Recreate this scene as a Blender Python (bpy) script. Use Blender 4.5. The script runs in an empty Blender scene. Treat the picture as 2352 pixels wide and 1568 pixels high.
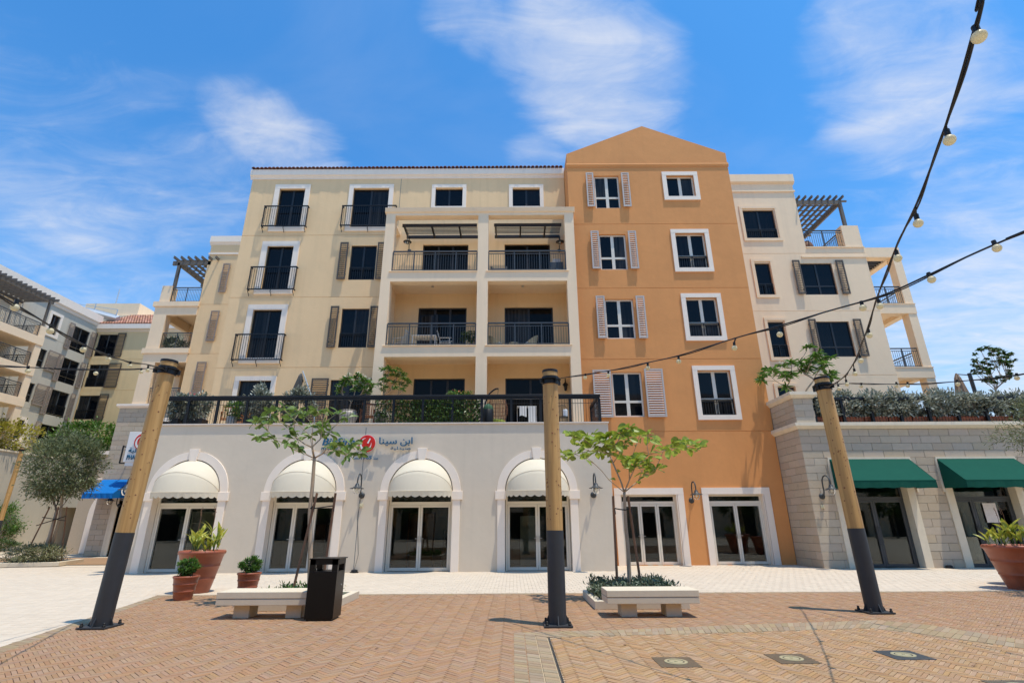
import bpy, bmesh, math, random
import numpy as np
from mathutils import Vector, Matrix
from math import sin, cos, pi, radians, sqrt, atan2
random.seed(7)
np.random.seed(7)
SC = bpy.context.scene
COL = SC.collection

# ------------------------------------------------------------------ camera
# pixel positions below are written in a 2352 x 1568 picture of the photograph
F, CX, CY = 1187.0, 1176.0, 784.0
TH, RO, H = radians(19.53), 0.0052, 1.55
CR, CU, CF = Vector((1, 0, 0)), Vector((0, -sin(TH), cos(TH))), Vector((0, cos(TH), sin(TH)))
CAMR = CR * cos(RO) - CU * sin(RO)
CAMU = CR * sin(RO) + CU * cos(RO)
EYE = Vector((0, 0, H))
cd = bpy.data.cameras.new('camera')
cd.sensor_width = 36.0
cd.lens = 36.0 * F / 2352.0
cd.clip_start, cd.clip_end = 0.05, 3000
cam = bpy.data.objects.new('camera', cd)
COL.objects.link(cam)
M3 = Matrix((CAMR, CAMU, -CF)).transposed()
cam.matrix_world = Matrix.Translation(EYE) @ M3.to_4x4()
SC.camera = cam


def ray(px, py):
    return CAMR * ((px - CX) / F) + CAMU * ((CY - py) / F) + CF


def PY(px, py, Y):
    r = ray(px, py)
    return EYE + r * (Y / r.y)


def PX(px, py, X):
    r = ray(px, py)
    return EYE + r * (X / r.x)


def G(px, py, z=0.0):
    r = ray(px, py)
    return EYE + r * ((z - H) / r.z)


def PD(px, py, d):
    return EYE + ray(px, py) * d


def rect(pl, pr, pt, pb, Y):
    """x0, x1, z0, z1 on the plane y = Y from a pixel box whose sides are read at mid height"""
    m = (pt + pb) / 2
    a, b = PY(pl, m, Y), PY(pr, m, Y)
    c = (pl + pr) / 2
    return a.x, b.x, PY(c, pb, Y).z, PY(c, pt, Y).z


# ------------------------------------------------------------------ sky, sun, exposure
SUNV = Vector((-0.23, 0.145, -1.0)).normalized()      # the way the light travels
sun_el = math.asin(-SUNV.z)
sun_az = atan2(-SUNV.x, -SUNV.y)                      # clockwise from +Y
W = bpy.data.worlds.new('World')
SC.world = W
W.use_nodes = True
nt = W.node_tree
nt.nodes.clear()


def N(t, kind, **kw):
    n = t.nodes.new(kind)
    for k, v in kw.items():
        setattr(n, k, v)
    return n


def mth(t, op, a, b=None, c=None, clamp=False):
    n = N(t, 'ShaderNodeMath', operation=op, use_clamp=clamp)
    for i, s in enumerate((a, b, c)):
        if s is None:
            continue
        if isinstance(s, (int, float)):
            n.inputs[i].default_value = s
        else:
            t.links.new(s, n.inputs[i])
    return n.outputs[0]


sky = N(nt, 'ShaderNodeTexSky', sky_type='NISHITA', sun_disc=False)
sky.sun_elevation = sun_el
sky.sun_rotation = sun_az
sky.air_density, sky.dust_density, sky.ozone_density = 1.0, 0.9, 3.0
SKY_STRENGTH = 0.105
bg = N(nt, 'ShaderNodeBackground')
bg.inputs['Strength'].default_value = SKY_STRENGTH
out = N(nt, 'ShaderNodeOutputWorld')
nt.links.new(bg.outputs[0], out.inputs['Surface'])
tc = N(nt, 'ShaderNodeTexCoord')
sep = N(nt, 'ShaderNodeSeparateXYZ')
nt.links.new(tc.outputs['Generated'], sep.inputs[0])
zz = mth(nt, 'MAXIMUM', mth(nt, 'ADD', sep.outputs[2], 0.12), 0.05)
cmb = N(nt, 'ShaderNodeCombineXYZ')
nt.links.new(mth(nt, 'DIVIDE', sep.outputs[0], zz), cmb.inputs[0])
nt.links.new(mth(nt, 'DIVIDE', sep.outputs[1], zz), cmb.inputs[1])


def cloud_noise(scale, rot, stretch, detail, dist, rough=0.6, off=0.0):
    mp = N(nt, 'ShaderNodeMapping')
    mp.inputs['Rotation'].default_value = (0, 0, rot)
    mp.inputs['Scale'].default_value = stretch
    mp.inputs['Location'].default_value = (off, off * 0.7, 0)
    nt.links.new(cmb.outputs[0], mp.inputs[0])
    n = N(nt, 'ShaderNodeTexNoise')
    n.inputs['Scale'].default_value = scale
    n.inputs['Detail'].default_value = detail
    n.inputs['Roughness'].default_value = rough
    n.inputs['Distortion'].default_value = dist
    nt.links.new(mp.outputs[0], n.inputs['Vector'])
    return n.outputs[0]


n1 = cloud_noise(1.5, 0.5, (1.0, 1.5, 1), 8, 0.9, 0.55, 3.1)
n2 = cloud_noise(4.5, 0.75, (0.8, 1.9, 1), 10, 1.3, 0.62, 1.0)
n3 = cloud_noise(5.5, 0.9, (0.7, 1.5, 1), 10, 0.8, 0.62, 7.0)
# the thin cloud banks that stand over the square: (pixel, half width in degrees, weight)
BANKS = [(1050, 10, 3, .6), (1120, 60, 3, .6), (1190, 100, 3.2, .65), (1300, 70, 6, .8), (1400, 60, 5, .65), (1350, 150, 6, .95), (1450, 170, 5, .8), (1400, 240, 4.5, .75), (1460, 250, 4, .65), (1250, 200, 3.5, .5), (1240, 370, 3, .45),
         (80, 330, 9, .50), (250, 380, 8, .50), (430, 420, 7, .45), (550, 265, 3, .62), (600, 300, 3.2, .78), (650, 345, 3.2, .78), (710, 385, 3.5, .7), (500, 440, 6, .5),
         (2040, 80, 6, .7), (2070, 170, 6, .75), (1960, 190, 4, .5), (1930, 60, 3.5, .4), (2330, 310, 4, .5), (2230, 370, 4, .5), (2120, 420, 4, .5), (2030, 460, 4, .45),
         (2280, 640, 9, .8), (2250, 780, 9, .95), (2120, 620, 6, .6), (2330, 860, 8, 1.0), (140, 590, 8, .58), (330, 600, 7, .5), (60, 480, 6, .35), (400, 680, 6, .5), (40, 130, 4, .4), (1960, 560, 5, .5)]
acc = None
for px, py, wd, wt in BANKS:
    d = ray(px, py).normalized()
    dn = N(nt, 'ShaderNodeVectorMath', operation='DOT_PRODUCT')
    dn.inputs[1].default_value = d
    nt.links.new(tc.outputs['Generated'], dn.inputs[0])
    mr = N(nt, 'ShaderNodeMapRange', interpolation_type='SMOOTHSTEP')
    mr.inputs['From Min'].default_value = cos(radians(wd * 1.7))
    mr.inputs['From Max'].default_value = 1.0
    mr.inputs['To Min'].default_value = 0
    mr.inputs['To Max'].default_value = wt
    nt.links.new(dn.outputs['Value'], mr.inputs['Value'])
    acc = mr.outputs[0] if acc is None else mth(nt, 'MAXIMUM', acc, mr.outputs[0])


def sstep(v, lo, hi, to=1.0):
    m_ = N(nt, 'ShaderNodeMapRange', interpolation_type='SMOOTHSTEP')
    m_.inputs['From Min'].default_value, m_.inputs['From Max'].default_value, m_.inputs['To Max'].default_value = lo, hi, to
    nt.links.new(v, m_.inputs['Value'])
    return m_.outputs[0]


body = mth(nt, 'ADD', mth(nt, 'ADD', acc, mth(nt, 'MULTIPLY', mth(nt, 'SUBTRACT', n1, 0.5), 1.3)), mth(nt, 'MULTIPLY', mth(nt, 'SUBTRACT', n2, 0.5), 0.85))
wisp = mth(nt, 'ADD', 0.52, mth(nt, 'MULTIPLY', sstep(n3, 0.30, 0.74), 0.40))
cloud = mth(nt, 'MULTIPLY', sstep(body, 0.26, 1.25), wisp)
veil = sstep(n1, 0.42, 0.8, 0.07)
cov = mth(nt, 'MINIMUM', mth(nt, 'ADD', mth(nt, 'MULTIPLY', cloud, 0.86), veil), 0.96)
grade = N(nt, 'ShaderNodeMix', data_type='RGBA', blend_type='MULTIPLY')
grade.inputs['Factor'].default_value = 1.0
grade.inputs['B'].default_value = (0.46, 1.28, 1.80, 1)
nt.links.new(sky.outputs[0], grade.inputs['A'])
mix = N(nt, 'ShaderNodeMix', data_type='RGBA')
mix.inputs['B'].default_value = (7.0, 7.0, 7.1, 1)
nt.links.new(cov, mix.inputs['Factor'])
haze = N(nt, 'ShaderNodeMix', data_type='RGBA')
haze.inputs['B'].default_value = (4.6, 5.9, 7.2, 1)
nt.links.new(mth(nt, 'MULTIPLY', mth(nt, 'POWER', mth(nt, 'SUBTRACT', 1.0, mth(nt, 'MAXIMUM', sep.outputs[2], 0.0)), 4.0), 0.85), haze.inputs['Factor'])
nt.links.new(grade.outputs['Result'], haze.inputs['A'])
nt.links.new(haze.outputs['Result'], mix.inputs['A'])
nt.links.new(mix.outputs['Result'], bg.inputs['Color'])

sd = bpy.data.lights.new('sun', 'SUN')
sd.energy, sd.angle, sd.color = 3.6, radians(0.53), (1.0, 0.915, 0.77)
sun = bpy.data.objects.new('sun', sd)
COL.objects.link(sun)
sun.rotation_euler = SUNV.to_track_quat('-Z', 'Y').to_euler()
sun.location = (20, -12, 60)
vs = SC.view_settings
vs.view_transform, vs.look, vs.exposure, vs.gamma = 'Standard', 'None', 0.32, 1.0
vs.use_curve_mapping = False
SC.cycles.max_bounces = 8
SC.cycles.transparent_max_bounces = 12
SC.cycles.caustics_reflective = SC.cycles.caustics_refractive = False

# ------------------------------------------------------------------ materials
MATS = {}


def mat(name, col, rough=0.7, metal=0.0, var=0.0, vscale=2.0, bump=0.0, bscale=60.0, col2=None, island=0.0,
        transl=0.0, streak=0.0, spec=0.5, hue=0.0, coat=0.0, grain=None, patch=0.0):
    if name in MATS:
        return MATS[name]
    m = bpy.data.materials.new(name)
    m.use_nodes = True
    t = m.node_tree
    b = t.nodes['Principled BSDF']
    b.inputs['Roughness'].default_value = rough
    b.inputs['Metallic'].default_value = metal
    b.inputs['Specular IOR Level'].default_value = spec
    b.inputs['Coat Weight'].default_value = coat
    geo = N(t, 'ShaderNodeNewGeometry')
    rgb = N(t, 'ShaderNodeRGB')
    rgb.outputs[0].default_value = (*col, 1)
    c = rgb.outputs[0]
    if col2 is not None:
        mx = N(t, 'ShaderNodeMix', data_type='RGBA')
        t.links.new(geo.outputs['Random Per Island'], mx.inputs['Factor'])
        t.links.new(c, mx.inputs['A'])
        mx.inputs['B'].default_value = (*col2, 1)
        c = mx.outputs['Result']
    val = None
    if var > 0:
        n = N(t, 'ShaderNodeTexNoise')
        n.inputs['Scale'].default_value = vscale
        n.inputs['Detail'].default_value = 7
        n.inputs['Roughness'].default_value = 0.65
        t.links.new(geo.outputs['Position'], n.inputs['Vector'])
        val = mth(t, 'ADD', mth(t, 'MULTIPLY', mth(t, 'SUBTRACT', n.outputs[0], 0.5), var * 2), 1.0)
    if streak > 0:
        mp = N(t, 'ShaderNodeMapping')
        mp.inputs['Scale'].default_value = (2.3, 2.3, 0.10)
        t.links.new(geo.outputs['Position'], mp.inputs[0])
        n = N(t, 'ShaderNodeTexNoise')
        n.inputs['Scale'].default_value = 1.5
        n.inputs['Detail'].default_value = 6
        t.links.new(mp.outputs[0], n.inputs['Vector'])
        s = mth(t, 'SUBTRACT', 1.0, mth(t, 'MULTIPLY', mth(t, 'SUBTRACT', n.outputs[0], 0.52, clamp=True), streak * 3))
        val = s if val is None else mth(t, 'MULTIPLY', val, s)
    if patch > 0:
        n = N(t, 'ShaderNodeTexNoise')
        n.inputs['Scale'].default_value = 0.55
        n.inputs['Detail'].default_value = 5
        n.inputs['Roughness'].default_value = 0.7
        n.inputs['Distortion'].default_value = 0.8
        t.links.new(geo.outputs['Position'], n.inputs['Vector'])
        s = mth(t, 'ADD', 1.0, mth(t, 'MULTIPLY', mth(t, 'SUBTRACT', n.outputs[0], 0.5), patch * 2))
        val = s if val is None else mth(t, 'MULTIPLY', val, s)
    if island > 0:
        wn = N(t, 'ShaderNodeTexWhiteNoise', noise_dimensions='1D')
        oi = N(t, 'ShaderNodeObjectInfo')
        t.links.new(mth(t, 'ADD', geo.outputs['Random Per Island'], mth(t, 'MULTIPLY', oi.outputs['Random'], 7.3)), wn.inputs['W'])
        s = mth(t, 'ADD', mth(t, 'MULTIPLY', mth(t, 'SUBTRACT', wn.outputs[0], 0.5), island * 2), 1.0)
        val = s if val is None else mth(t, 'MULTIPLY', val, s)
    hs = N(t, 'ShaderNodeHueSaturation')
    t.links.new(c, hs.inputs['Color'])
    if val is not None:
        t.links.new(val, hs.inputs['Value'])
    if hue > 0:
        wn2 = N(t, 'ShaderNodeTexWhiteNoise', noise_dimensions='1D')
        oi2 = N(t, 'ShaderNodeObjectInfo')
        t.links.new(mth(t, 'ADD', mth(t, 'MULTIPLY', geo.outputs['Random Per Island'], 3.7), mth(t, 'MULTIPLY', oi2.outputs['Random'], 5.1)), wn2.inputs['W'])
        t.links.new(mth(t, 'ADD', 0.5, mth(t, 'MULTIPLY', mth(t, 'SUBTRACT', wn2.outputs[0], 0.5), hue)), hs.inputs['Hue'])
        sp = N(t, 'ShaderNodeSeparateColor')
        t.links.new(wn2.outputs['Color'], sp.inputs[0])
        t.links.new(mth(t, 'ADD', 0.88, mth(t, 'MULTIPLY', sp.outputs[1], 0.22)), hs.inputs['Saturation'])
    c = hs.outputs[0]
    if grain:
        mp = N(t, 'ShaderNodeMapping')
        mp.inputs['Scale'].default_value = grain
        tcn = N(t, 'ShaderNodeTexCoord')
        t.links.new(tcn.outputs['Object'], mp.inputs[0])
        n = N(t, 'ShaderNodeTexNoise')
        n.inputs['Scale'].default_value = 1.0
        n.inputs['Detail'].default_value = 8
        n.inputs['Distortion'].default_value = 0.6
        t.links.new(mp.outputs[0], n.inputs['Vector'])
        mx = N(t, 'ShaderNodeMix', data_type='RGBA', blend_type='MULTIPLY')
        mx.inputs['Factor'].default_value = 1.0
        t.links.new(c, mx.inputs['A'])
        rp = N(t, 'ShaderNodeValToRGB')
        rp.color_ramp.elements[0].position = 0.35
        rp.color_ramp.elements[0].color = (0.78, 0.72, 0.64, 1)
        rp.color_ramp.elements[1].position = 0.62
        rp.color_ramp.elements[1].color = (1.12, 1.10, 1.06, 1)
        t.links.new(n.outputs[0], rp.inputs[0])
        t.links.new(rp.outputs[0], mx.inputs['B'])
        c = mx.outputs['Result']
    t.links.new(c, b.inputs['Base Color'])
    if bump > 0:
        n = N(t, 'ShaderNodeTexNoise')
        n.inputs['Scale'].default_value = bscale
        n.inputs['Detail'].default_value = 5
        t.links.new(geo.outputs['Position'], n.inputs['Vector'])
        n3 = N(t, 'ShaderNodeTexNoise')
        n3.inputs['Scale'].default_value = bscale * 0.06
        n3.inputs['Detail'].default_value = 3
        t.links.new(geo.outputs['Position'], n3.inputs['Vector'])
        bm = N(t, 'ShaderNodeBump')
        bm.inputs['Strength'].default_value = bump
        bm.inputs['Distance'].default_value = 0.02
        t.links.new(mth(t, 'ADD', mth(t, 'MULTIPLY', n.outputs[0], 0.35), n3.outputs[0]), bm.inputs['Height'])
        t.links.new(bm.outputs[0], b.inputs['Normal'])
    if transl > 0:
        tr = N(t, 'ShaderNodeBsdfTranslucent')
        t.links.new(c, tr.inputs['Color'])
        ms = N(t, 'ShaderNodeMixShader')
        ms.inputs[0].default_value = transl
        t.links.new(b.outputs[0], ms.inputs[1])
        t.links.new(tr.outputs[0], ms.inputs[2])
        t.links.new(ms.outputs[0], t.nodes['Material Output'].inputs['Surface'])
    MATS[name] = m
    return m


def glass_mat(name, tint=(0.75, 0.8, 0.78), ior=1.5, opaque=False, base=(0.004, 0.005, 0.007), spec=0.2):
    m = bpy.data.materials.new(name)
    m.use_nodes = True
    t = m.node_tree
    b = t.nodes['Principled BSDF']
    if opaque:
        oi = N(t, 'ShaderNodeObjectInfo')
        rp = N(t, 'ShaderNodeMapRange')
        rp.inputs['From Min'].default_value, rp.inputs['From Max'].default_value = 0.62, 1.0
        t.links.new(oi.outputs['Random'], rp.inputs['Value'])
        mx = N(t, 'ShaderNodeMix', data_type='RGBA')
        mx.inputs['A'].default_value = (*base, 1)
        geo_ = N(t, 'ShaderNodeNewGeometry')
        mp_ = N(t, 'ShaderNodeMapping')
        mp_.inputs['Scale'].default_value = (9.0, 9.0, 0.4)
        t.links.new(geo_.outputs['Position'], mp_.inputs[0])
        fo = N(t, 'ShaderNodeTexNoise')
        fo.inputs['Scale'].default_value = 1.0
        t.links.new(mp_.outputs[0], fo.inputs['Vector'])
        fr_ = N(t, 'ShaderNodeValToRGB')
        fr_.color_ramp.elements[0].position, fr_.color_ramp.elements[0].color = 0.35, (0.008, 0.008, 0.009, 1)
        fr_.color_ramp.elements[1].position, fr_.color_ramp.elements[1].color = 0.70, (0.060, 0.058, 0.056, 1)
        t.links.new(fo.outputs[0], fr_.inputs[0])
        t.links.new(fr_.outputs[0], mx.inputs['B'])
        t.links.new(rp.outputs[0], mx.inputs['Factor'])
        t.links.new(mx.outputs['Result'], b.inputs['Base Color'])
        b.inputs['Roughness'].default_value = 0.03
        b.inputs['Specular IOR Level'].default_value = spec
        n = N(t, 'ShaderNodeTexNoise')
        n.inputs['Scale'].default_value = 1.1
        geo = N(t, 'ShaderNodeNewGeometry')
        t.links.new(geo.outputs['Position'], n.inputs['Vector'])
        bm = N(t, 'ShaderNodeBump')
        bm.inputs['Strength'].default_value = 0.06
        bm.inputs['Distance'].default_value = 0.02
        t.links.new(n.outputs[0], bm.inputs['Height'])
        t.links.new(bm.outputs[0], b.inputs['Normal'])
    else:
        t.nodes.remove(b)
        fr = N(t, 'ShaderNodeFresnel')
        fr.inputs['IOR'].default_value = ior
        gl = N(t, 'ShaderNodeBsdfGlossy')
        gl.inputs['Roughness'].default_value = 0.015
        gl.inputs['Color'].default_value = (0.95, 0.97, 1, 1)
        tr = N(t, 'ShaderNodeBsdfTransparent')
        tr.inputs['Color'].default_value = (*tint, 1)
        ms = N(t, 'ShaderNodeMixShader')
        t.links.new(mth(t, 'MULTIPLY', fr.outputs[0], 1.0, clamp=True), ms.inputs[0])
        t.links.new(tr.outputs[0], ms.inputs[1])
        t.links.new(gl.outputs[0], ms.inputs[2])
        t.links.new(ms.outputs[0], t.nodes['Material Output'].inputs['Surface'])
    MATS[name] = m
    return m


M_yel = mat('yellow_stucco', (0.84, 0.585, 0.325), 0.85, patch=0.07, var=0.06, vscale=0.7, bump=0.25, streak=0.10)
M_crm = mat('cream_stucco', (0.90, 0.69, 0.47), 0.85, patch=0.06, var=0.05, vscale=0.8, bump=0.2, streak=0.08)
M_org = mat('orange_stucco', (0.70, 0.30, 0.098), 0.85, patch=0.13, var=0.08, vscale=0.6, bump=0.3, streak=0.05)
M_gry = mat('greige_stucco', (0.675, 0.575, 0.45), 0.85, patch=0.06, var=0.06, vscale=0.9, bump=0.25, streak=0.07)
M_wht = mat('offwhite_stucco', (0.92, 0.70, 0.47), 0.85, patch=0.05, var=0.05, vscale=0.7, bump=0.2, streak=0.10)
M_trim = mat('white_trim', (0.90, 0.775, 0.65), 0.7, var=0.05, vscale=3, bump=0.08, streak=0.07)
M_lgrey = mat('grey_green_stucco', (0.56, 0.505, 0.41), 0.85, var=0.06, vscale=0.7, bump=0.2, streak=0.10)
M_yel2 = mat('far_yellow_stucco', (0.80, 0.585, 0.31), 0.85, var=0.06, vscale=0.7, bump=0.2, streak=0.10)
M_stone = mat('cut_stone', (0.50, 0.405, 0.295), 0.8, var=0.12, vscale=9, bump=0.25, bscale=70, island=0.065, hue=0.012)
M_joint = mat('stone_joint', (0.22, 0.215, 0.20), 0.9, var=0.1)
M_cap = mat('cap_stone', (0.76, 0.66, 0.50), 0.8, var=0.12, vscale=4, bump=0.12, streak=0.15)
M_black = mat('black_metal', (0.010, 0.011, 0.013), 0.45, 0.0, spec=0.35, var=0.2, vscale=8)
M_dkfr = mat('dark_frame', (0.018, 0.014, 0.012), 0.4)
M_gfr = mat('grey_frame', (0.055, 0.06, 0.065), 0.4)
M_wfr = mat('white_frame', (0.72, 0.66, 0.56), 0.4, var=0.06, vscale=6)
M_brsh = mat('brown_shutter', (0.082, 0.065, 0.050), 0.55, var=0.12, vscale=5, island=0.12)
M_ltsh = mat('pale_shutter', (0.50, 0.455, 0.42), 0.5, var=0.07, vscale=5, island=0.06)
M_tansh = mat('tan_shutter', (0.30, 0.235, 0.195), 0.5, var=0.07, vscale=5, island=0.08)
M_perg = mat('pergola_timber', (0.13, 0.115, 0.10), 0.65, var=0.15, vscale=6)
M_tile = mat('roof_tile', (0.24, 0.10, 0.062), 0.75, var=0.2, vscale=7, island=0.35, hue=0.03)
M_terra = mat('terracotta', (0.335, 0.092, 0.042), 0.42, var=0.22, vscale=5, streak=0.25, bump=0.06)
M_soil = mat('soil', (0.045, 0.03, 0.02), 0.95, var=0.3, vscale=20, bump=0.6)
M_awn = mat('cream_canvas', (0.87, 0.775, 0.605), 0.9, var=0.04, vscale=3, transl=0.28)
M_awng = mat('green_canvas', (0.009, 0.085, 0.058), 0.9, var=0.12, vscale=3, transl=0.10, spec=0.15)
M_awnb = mat('blue_canvas', (0.010, 0.17, 0.52), 0.85, spec=0.15, var=0.08, vscale=3, transl=0.15)
M_wood = mat('pole_timber', (0.50, 0.30, 0.11), 0.6, var=0.12, vscale=2.0, grain=(14, 14, 0.55), bump=0.08, bscale=40)
M_stake = mat('stake_timber', (0.22, 0.12, 0.07), 0.8, var=0.2, vscale=9, grain=(30, 30, 1.5))
M_dwood = mat('chair_timber', (0.20, 0.075, 0.03), 0.6, var=0.2, vscale=9)
M_bark = mat('bark', (0.40, 0.305, 0.215), 0.85, var=0.25, vscale=14, bump=0.4, bscale=90)
M_dbark = mat('dark_bark', (0.14, 0.11, 0.085), 0.9, var=0.3, vscale=14, bump=0.5, bscale=90)
M_conc = mat('bench_stone', (0.66, 0.565, 0.425), 0.75, var=0.09, vscale=14, bump=0.12, bscale=120, streak=0.06)
M_bulb = glass_mat('bulb_glass', tint=(0.98, 0.93, 0.78), ior=1.25)
M_bulbin = mat('bulb_inner', (0.84, 0.77, 0.55), 0.4, transl=0.45)
M_pane = glass_mat('window_glass', opaque=True)
M_pane2 = glass_mat('loggia_glass', opaque=True, base=(0.006, 0.006, 0.006), spec=0.12)
M_shop = glass_mat('shop_glass', tint=(0.66, 0.70, 0.66), ior=1.5)
M_red = mat('sign_red', (0.62, 0.018, 0.012), 0.3)
M_blue = mat('sign_blue', (0.012, 0.11, 0.21), 0.4)
M_white = mat('sign_white', (0.82, 0.80, 0.77), 0.4)
M_steel = mat('steel', (0.55, 0.56, 0.58), 0.3, 1.0)
M_galv = mat('galvanised', (0.55, 0.57, 0.58), 0.45, 0.6, var=0.1)
M_jar = mat('glazed_jar', (0.46, 0.42, 0.38), 0.4, var=0.15, vscale=10)
M_lamp = mat('lamp_metal', (0.035, 0.04, 0.045), 0.5)
M_lglass = glass_mat('lamp_glass', tint=(0.93, 0.93, 0.90), ior=1.3)
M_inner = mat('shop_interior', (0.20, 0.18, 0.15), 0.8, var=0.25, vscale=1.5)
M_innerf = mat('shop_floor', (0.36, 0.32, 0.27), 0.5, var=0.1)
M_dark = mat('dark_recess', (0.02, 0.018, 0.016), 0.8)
M_cloth = mat('white_cloth', (0.78, 0.77, 0.76), 0.9)
M_greyc = mat('grey_canvas', (0.10, 0.095, 0.09), 0.9)
M_brick = mat('clay_paver', (0.335, 0.193, 0.105), 0.85, patch=0.15, var=0.12, vscale=25, island=0.09, hue=0.014, bump=0.25, bscale=120)
M_brick2 = mat('buff_paver', (0.372, 0.222, 0.112), 0.85, patch=0.10, var=0.12, vscale=25, island=0.11, hue=0.012, bump=0.25, bscale=120)
M_band = mat('band_paver', (0.315, 0.225, 0.135), 0.85, var=0.16, vscale=25, island=0.14, hue=0.02, bump=0.25, bscale=120)
M_pale = mat('pale_paver', (0.57, 0.475, 0.37), 0.85, patch=0.07, var=0.06, vscale=12, island=0.045, bump=0.15, bscale=120)
M_bed = mat('joint_dark', (0.20, 0.125, 0.078), 0.95, var=0.2, vscale=30)
M_bed2 = mat('joint_sand', (0.52, 0.40, 0.26), 0.95, var=0.15, vscale=30)
M_bed3 = mat('joint_pale', (0.46, 0.38, 0.30), 0.95, var=0.15, vscale=30)
M_ground = mat('ground_paving', (0.57, 0.47, 0.36), 0.9, var=0.08, vscale=0.6, bump=0.2)
M_leafA = mat('leaf_glossy', (0.080, 0.145, 0.026), 0.42, col2=(0.18, 0.27, 0.05), transl=0.35, var=0.15, vscale=3, island=0.25)
M_leafB = mat('leaf_lime', (0.15, 0.25, 0.028), 0.42, col2=(0.36, 0.42, 0.055), transl=0.42, var=0.15, vscale=3, island=0.22)
M_leafC = mat('leaf_canna', (0.20, 0.30, 0.035), 0.45, col2=(0.55, 0.50, 0.07), transl=0.35, island=0.2)
M_leafO = mat('leaf_olive', (0.085, 0.112, 0.045), 0.6, col2=(0.21, 0.24, 0.12), transl=0.25, island=0.25)
M_leafS = mat('leaf_silver', (0.13, 0.155, 0.105), 0.55, col2=(0.46, 0.48, 0.41), transl=0.2, island=0.25)
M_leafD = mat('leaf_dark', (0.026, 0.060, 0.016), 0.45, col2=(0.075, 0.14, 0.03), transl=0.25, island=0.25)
M_leafG = mat('leaf_bright', (0.055, 0.14, 0.018), 0.5, col2=(0.13, 0.25, 0.04), transl=0.3, island=0.25)
M_leafY = mat('leaf_yellow', (0.26, 0.26, 0.03), 0.5, col2=(0.42, 0.36, 0.05), transl=0.3, island=0.25)
M_flow = mat('flower_white', (0.80, 0.78, 0.66), 0.6, transl=0.3)
M_flowr = mat('flower_red', (0.62, 0.025, 0.06), 0.6, col2=(0.65, 0.10, 0.16), transl=0.3)

# ------------------------------------------------------------------ builders
INV = {}


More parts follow.
